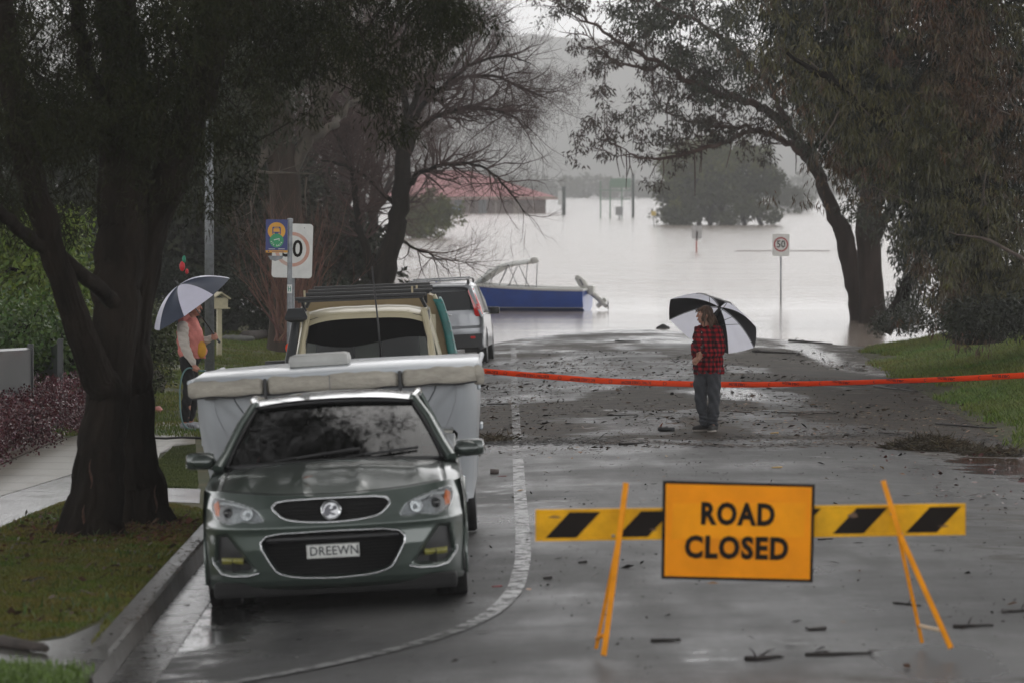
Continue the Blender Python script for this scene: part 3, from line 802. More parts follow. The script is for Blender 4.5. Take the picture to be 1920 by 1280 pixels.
        tb = MB(); trimline(tb, P, sf(.002), .010 if nm == 'upper_grille' else .0065, step=.02, n=8); tb.build('chrome_surround', CHR, gr, True)
        if nm == 'lower_grille':
            cb = MB()
            cb.loft([[V((x, float(yf(np.array([x]), np.array([.5]))[0]) + dy, z)) for x in np.linspace(-.47, .47, 20)] for z, dy in ((.54, .03), (.515, .012), (.50, .03))]); cb.build('crash_bar', BLK, gr, True)
    # badge: a disc with a lion like shape rolling a stone
    bd = MB(); cy = float(yf(np.array([0.]), np.array([.71]))[0]) - .012
    bd.lathe([(.0005, -.004), (.055, -.004), (.066, -.012), (.072, -.006), (.073, .01)], (0, cy, .712), 'Y', 40)
    b = bd.build('badge', CHR, T, True, angle=30)
    b2 = MB(); lion = [(-.05, -.02), (-.045, .012), (-.030, .034), (-.012, .044), (.004, .038), (.0, .026), (-.012, .022), (-.006, .012), (.012, .014), (.022, .004), (.014, -.006), (-.004, -.002), (.004, -.014), (.022, -.018), (.038, -.03), (.016, -.034), (-.008, -.026), (-.022, -.04), (-.04, -.036)]
    b2.prism([(x, z + .712) for x, z in lion], cy - .012, cy - .006); b2.ell((.028, cy - .010, .732), (.016, .006, .016)); b2.build('emblem', M('dark_chrome', (.10, .10, .11), rough=.2, metal=1), b)
    # plate
    pl = MB(); py_ = float(yf(np.array([0.]), np.array([.43]))[0]) + .02
    pl.box((0, py_, .428), (.372, .010, .102), ch=.004)
    p = pl.build('number_plate', M('plate_white', (.62, .63, .60), rough=.35, var=.08), T, True, angle=30)
    bb = MB(); bb.tube([(-.18, py_ - .006, .381), (.18, py_ - .006, .381), (.18, py_ - .006, .475), (-.18, py_ - .006, .475)], .002, 4, closed=True); bb.build('plate_border', BLK, p)
    text_part('plate_lettering', 'DREEWN', .088, M('plate_ink', (.03, .035, .04), rough=.4), p, (.008, py_ - .0075, .428), (math.pi / 2, 0, 0), offset=.0012, sx=.92, space=1.05)
    # headlamps
    for s in (-1, 1):
        P = HLl if s < 0 else mir(HLl)
        hb = MB(); patch(hb, P, sf(-.030), 6); h = hb.build('headlight', M('lamp_housing', (.30, .31, .32), rough=.35, metal=.3, var=.3, vs=30), T, True)
        def bowl(x, z, r, name, mat, dep=.03):
            yy = float(yf(np.array([x]), np.array([z]))[0]); q = MB(); n_ = 22
            q.lathe([(r, -.012), (r * .92, -.006), (r * .75, dep * .35), (r * .4, dep * .8), (.001, dep)], (x, yy + .002, z), 'Y', n_); q.build(name, mat, h, True)
            return yy
        yy = bowl(s * .735, .715, .062, 'outer_reflector', REFL); q = MB(); q.ell((s * .735, yy + .012, .715), (.036, .02, .036)); q.build('projector', GLB, h, True)
        yy = bowl(s * .60, .708, .044, 'inner_reflector', REFL)
        am = MB(); patch(am, [(s * .805, .69), (s * .835, .70), (s * .845, .775), (s * .81, .80), (s * .795, .74)], sf(-.014), 4, step=.02); am.build('indicator', AMB, h, True)
        rf = MB(); patch(rf, [(s * .80, .79), (s * .70, .787), (s * .56, .742), (s * .56, .725), (s * .70, .768), (s * .80, .772)], sf(-.012), 3, step=.02)
        trimline(rf, P, sf(-.012), .006, step=.02); rf.build('bright_trim', REFL, h, True)
        ln = MB(); patch(ln, P, sf(.004), 6, step=.02); ln.build('lens', LENS, h, True)
        # fog lamp pocket
        Pf = FGl if s < 0 else mir(FGl)
        fb = MB(); patch(fb, roundpoly(Pf, 1), sf(-.062), 4); fg = fb.build('fog_light_pocket', BLK, T, True)
        ch = MB(); ch.tube([sf(.000)(s * x, z) for x, z in resample([(.868, .40), (.862, .355), (.80, .283), (.72, .268), (.60, .272), (.53, .292)], .03, False)], .008, 8)
        ch.build('chrome_strip', CHR, fg, True)
        fl = MB()
        fl.loft([[V((s * x, float(yf(np.array([s * x]), np.array([z]))[0]) + dy, z)) for x in np.linspace(.64, .80, 10)] for z, dy in ((.352, .055), (.366, .03), (.384, .03), (.398, .055))]); fl.build('fog_lamp', M('yellow_fog_lens', (.20, .19, .03), rough=.3, coat=.3, var=.4, vs=30), fg, True)
    # windscreen
    GLS = glass_mat('tinted_glass', (.10, .125, .12), 1.5, .015)
    def ws(u, t):  # u -1..1, t 0..1 bottom to top
        wb, wt = .80, .575; w = wb + (wt - wb) * t
        y = (1.26 + .20 * u * u) * (1 - t) + (1.93 + .085 * u * u) * t; z = (1.0 - .03 * u * u) * (1 - t) + (1.412 - .030 * u * u) * t + .025 * math.sin(math.pi * t)
        return V((w * u, y, z))
    mb = MB(); mb.loft([[ws(u, t) for u in np.linspace(-1, 1, 25)] for t in np.linspace(0, 1, 13)]); wsg = mb.build('windscreen', GLS, T, True)
    mb = MB()
    dn = V((0, -.004, .005))
    mb.tube([ws(u, 0) + dn for u in np.linspace(-1, 1, 20)], .018, 6); mb.tube([ws(u, 1.0) + dn for u in np.linspace(-1, 1, 20)], .016, 6)
    for s in (-1, 1): mb.tube([ws(s, t) + dn for t in np.linspace(0, 1, 10)], .014, 6)
    mb.build('screen_seal', BLK, wsg, True)
    mb = MB()
    for a, b_ in ((-.55, .25), (.12, .80)):
        p = [ws(a + (b_ - a) * k / 8, .02 + .015 * k) + V((0, -.012, .018)) for k in range(9)]; mb.tube(p, .006, 5); mb.tube([q + V((0, -.002, -.006)) for q in p[2:]], .009, 4)
    mb.build('wiper', BLK, T, True)
    mb = MB(); mb.loft([[(x, 1.22 + .24 * (abs(x) / .85) ** 2.2 + dy, 1.0 - .05 * (abs(x) / .85) ** 2 + dz) for x in np.linspace(-.84, .84, 20)] for dy, dz in ((-.05, .006), (.0, .0), (.07, .015))]); mb.build('cowl', BLK, T, True)
    for s in (-1, 1):   # side glass
        bel = [(s * .835, 1.62, .985), (s * .865, 2.2, .99), (s * .865, 3.0, 1.0), (s * .80, 3.95, 1.06)]; tp = [(s * .755, 1.75, 1.15), (s * .61, 2.2, 1.42), (s * .61, 3.0, 1.42), (s * .64, 3.7, 1.23)]
        mb = MB(); mb.loft([bel, tp]); mb.build('side_window', GLS, T, True)
    mb = MB(); mb.loft([[(x, 3.40, 1.41 - .03 * x * x) for x in np.linspace(-.57, .57, 9)], [(x, 4.12, 1.08) for x in np.linspace(-.70, .70, 9)]]); mb.build('rear_window', GLS, T, True)
    # cabin
    mb = MB(); mb.box((0, 2.7, .55), (1.6, 2.9, .5)); mb.box((0, 1.62, .90), (1.45, .42, .20), ch=.05); mb.build('dashboard', M('dash_vinyl', (.02, .021, .021), rough=.75), T, True, angle=40)
    for s in (-1, 1):
        mb = MB(); mb.box((s * .36, 2.55, .62), (.5, .5, .2), ch=.06); mb.box((s * .36, 2.78, .92), (.5, .16, .6), ch=.07, rx=-.2); mb.box((s * .36, 2.86, 1.26), (.26, .10, .17), ch=.045); mb.build('front_seat', SEATM, T, True, angle=40)
    mb = MB(); mb.box((0, 3.5, .95), (1.25, .18, .6), ch=.07, rx=-.25); mb.build('rear_seat', SEATM, T, True, angle=40)
    mb = MB(); mb.tube([(.36 + .18 * math.cos(a), 2.02 - .07 * math.sin(a) + .0, 1.0 + .165 * math.sin(a)) for a in np.linspace(0, 2 * math.pi, 28)[:-1]], .014, 6, closed=True); mb.box((.36, 2.03, 1.0), (.13, .05, .1), ch=.02); mb.build('steering_wheel', BLK, T, True)
    mb = MB(); mb.box((0, 1.98, 1.315), (.25, .03, .065), ch=.014, rx=-.1); mb.tube([(0, 1.99, 1.33), (0, 1.94, 1.41)], .012, 6); mb.build('rear_view_mirror', BLK, T, True, angle=40)
    # mirrors
    for s in (-1, 1):
        mb = MB(); mb.tube([(s * .88, 1.66, .985), (s * .95, 1.63, 1.0)], [.03, .026], 8)
        mb.box((s * .995, 1.61, 1.035), (.215, .10, .125), ch=.042); mb.ell((s * .97, 1.575, 1.03), (.095, .05, .058), 20)
        mb.build('door_mirror', M('mirror_paint', (.042, .054, .048), rough=.22, metal=.35, coat=1), T, True, angle=50)
    # under body, wheels, tail lamps
    mb = MB(); mb.box((0, 2.5, .36), (1.5, 3.6, .30)); mb.box((0, .50, .30), (1.45, .55, .18)); mb.box((0, 4.5, .36), (1.5, .6, .3))
    for s in (-1, 1):
        for yc_ in (WF, WR):
            mb.box((s * .62, yc_, .5), (.30, .84, .5))
            mb.loft([[(s * x, yc_ + .375 * math.cos(a), .33 + .375 * math.sin(a)) for a in np.linspace(-.3, math.pi + .3, 20)] for x in (.55, .915)])
            mb.loft([[(s * x, yc_ + .40 * math.cos(a), .33 + .42 * math.sin(a)) for a in np.linspace(-.3, math.pi + .3, 20)] for x in (.55, .915)])
    mb.box((0, .46, .17), (1.72, .60, .11), ch=.03)  # black box added to stand in for the dark below the bumper
    mb.build('underbody', M('underbody_black', (.006, .006, .006), rough=.8), T)
    for s in (-1, 1):
        for yc_ in (WF, WR): wheel(T, s * .815, yc_, .335, .335, .235, 5, s)
        mb = MB(); mb.box((s * .72, 4.90, .85), (.30, .10, .16), ch=.04); mb.build('tail_light', REDL, T, True, angle=40)
    # a fallen leaf on the bonnet
    lf = MB(); lf.add([(0, 0, 0), (.03, .02, .008), (.07, 0, .012), (.03, -.022, .004)], [(0, 1, 2, 3)])
    o = lf.build('fallen_leaf', M('rust_leaf', (.24, .07, .03), rough=.5), None, solid=.002); 
    tag(o, 'rust brown leaf lying on the bonnet of the sedan', 'leaf')
    o.matrix_world = Matrix.Translation(T.location) @ T.rotation_euler.to_matrix().to_4x4() @ Matrix.Translation((-.20, .42, .93))
build_sedan()
# ------------------------------------------------------------------ white folding camper trailer
def build_trailer():
    X0, Y0 = -1.395, 37.6
    gl, gr_ = g(X0 - 1, Y0 + 2), g(X0 + 1, Y0 + 2); dz = g(X0, Y0 + 4) - g(X0, Y0)
    T = thing('camper_trailer', 'white folding camper trailer with long cream canvas bags strapped under its roof lip', 'trailer', (X0, Y0, (g(X0, Y0)) + .0),
              (math.atan2(dz, 4), math.atan2(gl - gr_, 2) - .008, 0))
    WHT = M('aged_white_fibreglass', (.40, .42, .44), rough=.38, coat=.25, var=.12, vs=1.6, bump=.02, bs=5)
    GRY = M('grey_seam', (.10, .11, .12), rough=.5)
    SIL = M('silver_trim', (.42, .45, .48), rough=.32, metal=.5, var=.1)
    # body: front end bowed, tucked in towards the bottom
    def sec(z):
        t = (z - .38) / (1.46 - .38); hw = 1.095 + .075 * smooth(np.array(t * 1.3)); y0 = .30 - .26 * float(smooth(np.array(t))) ; return float(hw), y0
    def front(x, z):
        hw, y0 = sec(z); a = min(1, abs(x) / hw)
        y = y0 + .10 * a ** 2 + .22 * max(0, (a - .86) / .14) ** 2.2
        # swept crease
        cx = .62 + .46 * ((z - .75) / .68) ** 2 if z > .75 else .62
        y += .030 * float(smooth(np.array((abs(x) - cx) / .05)))
        return V((x, y, z))
    mb = MB(); zs = np.linspace(.38, 1.46, 36); us = np.linspace(-1, 1, 81)
    mb.loft([[front(u * sec(z)[0], z) for u in us] for z in zs])
    for s in (-1, 1):
        mb.loft([[front(s * sec(z)[0], z)] + [V((s * (sec(z)[0]), y, z)) for y in (.9, 2, 3, 4.0, 4.4)] for z in zs])
    mb.loft([[(u * sec(z)[0], 4.4, z) for u in us[::8]] for z in (.38, .9, 1.46)])
    mb.box((0, 2.3, .40), (2.1, 4.1, .06))
    mb.build('body', WHT, T, True, angle=40)
    for s in (-1, 1):
        mb = MB(); mb.tube([front(s * x, z) + V((0, -.004, 0)) for x, z in [(.86, 1.41), (.83, 1.32), (.78, 1.24), (.70, 1.14), (.60, 1.05), (.50, .98)]], .006, 5); mb.build('seam', GRY, T, True)
        mb = MB(); mb.tube([front(s * x, z) + V((0, -.003, 0)) for x, z in [(1.02, 1.40), (1.0, 1.22), (.93, 1.05), (.83, .9), (.74, .78)]], .0035, 5); mb.build('crease', M('soft_seam', (.33, .34, .36), rough=.5), T, True)
        mb = MB(); mb.box(front(s * 1.02, 1.365) + V((0, -.004, 0)), (.13, .012, .032), ch=.006); mb.box(front(s * 1.02, 1.365) + V((0, -.010, 0)), (.09, .006, .014), ch=.003); mb.build('marker_lamp', M('grey_lamp', (.22, .22, .22), rough=.4), T, True)
        mb = MB(); mb.box((s * 1.185, 1.55, 1.33), (.03, .10, .14), ch=.012); mb.build('latch', SIL, T)
        mb = MB(); mb.box((s * 1.19, 1.3, .96), (.025, .5, .05), ch=.01); mb.build('side_rail', SIL, T)
    # roof lid
    mb = MB()
    def roof(y0, y1, z0, z1, hw, r=.05):
        return [[(x, y + .06 * (abs(x) / hw) ** 4 * (1 if y < 1 else -1), z - .02 * (abs(x) / hw) ** 2) for x in np.linspace(-hw, hw, 41)] for y, z in ((y0 + .02, z0), (y0, z0 + .03), (y0 + .02, z1 - .03), (y0 + .09, z1), (2, z1 + .035), (y1 - .09, z1), (y1, z1 - .03), (y1, z0))]
    mb.loft(roof(.0, 4.45, 1.44, 1.53, 1.20))
    for s in (-1, 1): mb.loft([[(s * 1.20, y, z - .02) for y in (.06, 2, 4.4)] for z in (1.42, 1.53)]); mb.tube([(s * 1.20, .1, 1.50), (s * 1.20, 4.4, 1.50)], .025, 8)
    mb.tube([(x, .055 + .06 * (abs(x) / 1.2) ** 4, 1.375) for x in np.linspace(-1.17, 1.17, 20)], .014, 6)
    mb.build('roof_lid', M('lid_white', (.46, .50, .54), rough=.28, coat=.4, var=.1, vs=2), T, True, angle=50)
    # canvas bags
    CAN = M('cream_canvas', (.36, .335, .285), rough=.85, var=.28, vs=5, bump=.5, bs=24, stretch=(1, 1, 2.5))
    for a, b in ((-1.215, -.575), (-.56, .545), (.56, 1.20)):
        mb = MB(); secs = []
        for k, x in enumerate(np.linspace(a, b, 34)):
            e = min(1, min(x - a, b - x) / .05) ** .5; w1 = math.sin(x * 23) * .003 + math.sin(x * 51 + 2) * .002 + math.sin(x * 9) * .004
            ring = []
            for q in np.linspace(0, 2 * math.pi, 18)[:-1]:
                cx, cz = math.cos(q), math.sin(q); sq = (abs(cx) ** 3 + abs(cz) ** 3) ** (-1 / 3)
                ring.append((x, -.035 + .062 * cx * sq * e + .05 * (abs(x) / 1.2) ** 4, 1.438 + w1 * .5 + (.072 + w1) * cz * sq * (.6 + .4 * e)))
            secs.append(ring)
        mb.loft(secs, closed=True, cap=True)
        o = mb.build('canvas_bag', CAN, T, True, angle=60)
        q = MB(); q.tube([(x, -.088 + .05 * (abs(x) / 1.2) ** 4, 1.372 + math.sin(x * 17) * .006) for x in np.linspace(a + .01, b - .01, 26)], .007, 5); q.build('hem', GLB if False else M('dark_hem', (.02, .02, .022), rough=.7), o, True)
    for x in (-.567, .552):
        mb = MB(); mb.box((x, -.065, 1.42), (.028, .05, .17), ch=.01); mb.build('strap', BLK, T)
    mb = MB(); mb.box((-.03, -.06, 1.36), (.008, .08, .28)); mb.build('cord', M('grey_cord', (.2, .2, .2)), T)
    mb = MB(); mb.box((1.205, .10, 1.41), (.09, .24, .13), ch=.04); mb.ell((1.20, .04, 1.44), (.055, .08, .075)); mb.build('rolled_awning_end', CAN, T, True)
    mb = MB(); mb.box((-.02 - .15, 1.5, 1.60), (.52, .6, .11), ch=.05); mb.build('roof_vent', M('vent_cover', (.40, .40, .38), rough=.45, var=.15), T, True, angle=50)
    # chassis, wheels, drawbar
    mb = MB(); mb.box((0, 2.2, .33), (1.6, 4.0, .12)); mb.box((0, -.35, .36), (.09, 1.2, .09)); mb.box((.95, 2.0, .55), (.05, 1.2, .3)); mb.build('chassis', BLK, T)
    for s in (-1, 1): wheel(T, s * 1.0, 2.3, .32, .32, .19, 6, s)
build_trailer()

# ------------------------------------------------------------------ beige four wheel drive utility
def build_ute():
    X0, Y0 = -1.59, 50.4
    gl, gr_ = g(X0 - .8, Y0 + 1.2), g(X0 + .8, Y0 + 1.2); zf, zb = g(X0, Y0 + .8), g(X0, Y0 + 4)
    T = thing('four_wheel_drive', 'beige four wheel drive with black roof racks and whip aerial behind the camper trailer', 'car', (X0, Y0, (gl + gr_) / 2),
              (math.atan2(zb - zf, 3.2), math.atan2(gl - gr_, 1.6) + .012, math.radians(1.0)))
    BEI = M('beige_paint', (.44, .39, .26), rough=.3, coat=.7, var=.08, vs=3)
    TAN = M('tan_canopy', (.27, .20, .10), rough=.55, var=.15, vs=3)
    GLS = glass_mat('ute_glass', (.34, .42, .41), 1.62, .03)
    mb = MB()
    def cs(y, z0, z1, w0, w1, r=.06):
        return [(-w0, y, z0), (-w0, y, z1 - r * 1.5), (-w1, y, z1 - r * .4), (-w1 + r, y, z1), (-w1 * .4, y, z1 + .02), (w1 * .4, y, z1 + .02), (w1 - r, y, z1), (w1, y, z1 - r * .4), (w0, y, z1 - r * 1.5), (w0, y, z0)]
    mb.loft([cs(.25, .55, .98, .70, .66), cs(.30, .55, 1.02, .86, .80), cs(.6, .55, 1.08, .87, .80), cs(1.4, .55, 1.16, .88, .82), cs(1.75, .55, 1.17, .88, .83)], cap=True)
    for s in (-1, 1):   # doors and lower sides
        mb.loft([[(s * .87, y, .5), (s * .885, y, .85), (s * .87, y, 1.16), (s * .845, y, 1.19)] for y in (1.5, 2.0, 2.6, 3.05)])
        mb.tube([(s * .77, 1.72, 1.17), (s * .735, 1.95, 1.50), (s * .68, 2.10, 1.80)], [.045, .04, .04], 8)
        mb.tube([(s * .68, 2.10, 1.81), (s * .70, 2.5, 1.83), (s * .69, 3.0, 1.81)], .04, 8)
        mb.tube([(s * .84, 2.98, 1.18), (s * .70, 2.98, 1.80)], .05, 8)
        for k in range(2): pass
        mb.box((s * .84, .85, .92), (.22, .95, .26), ch=.06)
    mb.box((0, 3.03, 1.3), (1.62, .05, .9))
    # cab roof
    rows = []
    for y, z, w in ((2.00, 1.755, .66), (2.03, 1.80, .70), (2.12, 1.855, .715), (2.3, 1.89, .72), (2.8, 1.895, .72), (3.05, 1.87, .71)):
        rows.append([(x, y + .06 * (abs(x) / w) ** 3 * (1 if y < 2.5 else 0), z - .07 * (abs(x) / w) ** 4 + (.0015 * math.cos(x * 26) if y > 2.1 else 0)) for x in np.linspace(-w, w, 41)])
    mb.loft(rows)
    mb.build('body', BEI, T, True, angle=35)
    def ws(u, t):
        w = .765 * (1 - t) + .665 * t; return V((w * u, (1.70 + .05 * u * u) * (1 - t) + (2.06 + .05 * u * u) * t, 1.17 * (1 - t) + 1.785 * t - .05 * (abs(u) ** 5) * t))
    mb = MB(); mb.loft([[ws(u, t) for u in np.linspace(-1, 1, 21)] for t in np.linspace(0, 1, 8)]); w_ = mb.build('windscreen', GLS, T, True)
    mb = MB()
    ring = [ws(u, 0) for u in np.linspace(-1, 1, 14)] + [ws(1, t) for t in np.linspace(.1, .9, 6)] + [ws(u, 1) for u in np.linspace(1, -1, 14)] + [ws(-1, t) for t in np.linspace(.9, .1, 6)]
    mb.tube([p + V((0, -.006, .003)) for p in ring], .022, 6, closed=True); mb.build('screen_rubber', BLK, w_, True)
    mb = MB(); ins = V((0, -.006, .003))
    mb.loft([[ws(u, 1) + ins for u in np.linspace(-.97, .97, 15)], [ws(u, .60 - .13 * (1 - u * u) + .06 * math.sin(u * 3)) + ins for u in np.linspace(-.97, .97, 15)]]); mb.build('upper_band', M('dark_upper_band', (.004, .004, .004), rough=.9, spec=.1), w_)  # matte dark band across the upper windscreen
    for s in (-1, 1):
        mb = MB(); mb.loft([[(s * .85, 1.85, 1.19), (s * .85, 2.95, 1.19)], [(s * .71, 2.12, 1.78), (s * .715, 2.95, 1.79)]]); mb.build('side_window', GLS, T)
        mb = MB(); mb.tube([(s * .895, 2.0, 1.17), (s * .96, 1.95, 1.24)], .02, 6); mb.box((s * 1.055, 1.93, 1.235), (.255, .06, .155), ch=.022); mb.build('door_mirror', BLK, T, True, angle=40)
        mb = MB(); mb.tube([(s * .755, 1.90, 1.30), (s * .722, 2.03, 1.66), (s * .735, 2.25, 1.80), (s * .735, 2.7, 1.83)], .016, 6); mb.build('weather_shield', BLK, T, True)
    mb = MB(); mb.box((0, 1.95, 1.08), (1.5, .45, .15), ch=.04); mb.build('dashboard', M('grey_dash', (.10, .11, .11), rough=.6), T)
    for s in (-1, 1):
        mb = MB(); mb.box((s * .38, 2.75, 1.30), (.46, .14, .58), ch=.06, rx=-.15); mb.box((s * .38, 2.80, 1.64), (.26, .09, .16), ch=.04); mb.build('front_seat', SEATM, T, True, angle=40)
    # front end
    mb = MB(); mb.box((0, .22, .84), (1.10, .06, .26), ch=.02)
    for z in np.linspace(.75, .93, 5): mb.box((0, .185, z), (1.04, .02, .018))
    mb.build('grille', BLK, T)
    for s in (-1, 1):
        mb = MB(); mb.lathe([(.001, .20), (.06, .195), (.09, .205), (.095, .24)], (s * .68, 0, .86), 'Y', 24); h = mb.build('headlight', REFL, T, True)
        mb = MB(); mb.box((s * .68, .215, .70), (.24, .05, .07), ch=.015); mb.build('indicator', AMB, T)
    mb = MB(); mb.box((0, .06, .58), (1.8, .16, .22), ch=.04)
    for s in (-1, 1): mb.tube([(s * .42, .06, .66), (s * .42, .02, 1.02), (s * .32, .03, 1.10), (0, .03, 1.12)], .03, 8); mb.tube([(s * .42, .04, .95), (s * .82, .12, .93), (s * .86, .10, .66)], .028, 8)
    mb.build('bull_bar', BLK, T, True, angle=40)
    mb = MB(); mb.tube([(.19, .03, 1.10), (.188, .03, 1.2)], .022, 8); mb.tube([(.188, .03, 1.18), (.17, .035, 1.7), (.125, .05, 2.36)], [.013, .011, .008], 6); mb.build('whip_aerial', BLK, T, True)
    # snorkel on its right wing (left in the picture)
    mb = MB(); mb.tube([(-.90, 1.2, 1.06), (-.90, 1.62, 1.10), (-.885, 1.78, 1.30), (-.83, 1.96, 1.60), (-.80, 2.03, 1.78)], [.05, .06, .06, .055, .05], 10)
    mb.loft([[(-.80 + a * w, 2.03 + b * w * 1.1 - .03, z) for a, b in ((-1, -1), (1, -1), (1, 1), (-1, 1))] for z, w in ((1.74, .07), (1.77, .125), (1.80, .13), (1.87, .10), (1.90, .085))], closed=True, cap=True)
    mb.build('snorkel', M('snorkel_plastic', (.022, .024, .026), rough=.4), T, True, angle=35)
    mb = MB()
    for k in range(12): mb.ell((-.775 + .004 * k, 1.86 + .02 * k, 1.24 + .045 * k), (.014, .012, .016), 8)
    mb.build('chain_clip', M('pale_beads', (.4, .4, .38), rough=.5), T, True)
    # racks
    for y, z, w, xo in ((2.10, 2.005, .76, -.05), (2.65, 2.045, .74, .04), (3.35, 2.075, .74, .05), (4.3, 2.10, .70, .06)):
        mb = MB(); mb.box((xo, y, z), (w * 2, .10, .04), ch=.012); mb.box((xo, y, z - .03), (w * 2 - .06, .03, .03))
        for s in (-1, 1): mb.tube([(xo + s * (w - .08), y, z), (s * .70, y + .05, z - .15)], .022, 6)
        mb.build('roof_rack_bar', BLK, T, True, angle=40)
    # canopy on the tray: taller than the cab, leaning outwards
    mb = MB(); mb.loft([[(x, y, z) for x, z in ((-.86, 1.0), (-.86, 1.55), (-.74, 1.96), (-.60, 2.02), (0, 2.045), (.66, 2.02), (.80, 1.96), (.98, 1.55), (1.0, 1.0))] for y in (3.15, 3.2, 4.2, 5.2)], cap=True)
    cn = mb.build('tray_canopy', TAN, T, True, angle=30)
    mb = MB(); mb.tube([(.80, 3.12, 1.98), (.92, 3.12, 1.70), (.99, 3.12, 1.3), (1.0, 3.12, .98)], .025, 6); mb.tube([(-.72, 3.12, 1.98), (-.86, 3.12, 1.55), (-.88, 3.12, 1.0)], .02, 6); mb.build('canopy_frame', BEI, cn, True)
    mb = MB(); secs = []
    for k, z in enumerate(np.linspace(1.93, 1.15, 20)):
        t = k / 19; row = []
        for j, y in enumerate(np.linspace(3.10, 4.9, 30)):
            row.append((.87 + .17 * t ** .7 + .012 * math.sin(j * 1.9 + t * 3) + .02 * math.sin(j * .7) * t, y + .10 * t * (1 if j == 0 else 0), z + .02 * math.sin(j * 1.3) * t))
        secs.append(row)
    mb.loft(secs); mb.loft([[(x - .09 * a, 3.09, z) for x, z in [(s[0][0], s[0][2]) for s in secs]] for a in (1, 0)])
    tp = mb.build('teal_tarpaulin', M('teal_tarp', (.012, .13, .12), rough=.4, var=.35, vs=5, bump=.4, bs=14), T, True, solid=.01)
    mb = MB()
    for k in range(7):
        mb = MB(); mb.ell((.89 + .15 * (k / 6) ** .7, 3.075, 1.88 - .11 * k), (.008, .006, .008), 6); mb.build('press_stud', CHR, tp, True)
    mb = MB(); mb.box((0, 4.2, .92), (1.78, 2.15, .12), ch=.02); mb.build('tray', BLK, T)
    mb = MB(); mb.box((0, 2.8, .52), (1.2, 4.6, .2)); mb.build('chassis', BLK, T)
    for s, y in ((-.70, 2.2), (.55, 2.24), (.60, 3.1)):
        mb = MB(); mb.box((s, y, 2.05), (.022, .022, .10)); mb.build('rack_peg', M('pale_timber', (.40, .34, .22), rough=.6), T)
    for s in (-1, 1):
        for y in (.85, 3.95): wheel(T, s * .80, y, .38, .38, .25, 6, s)
build_ute()

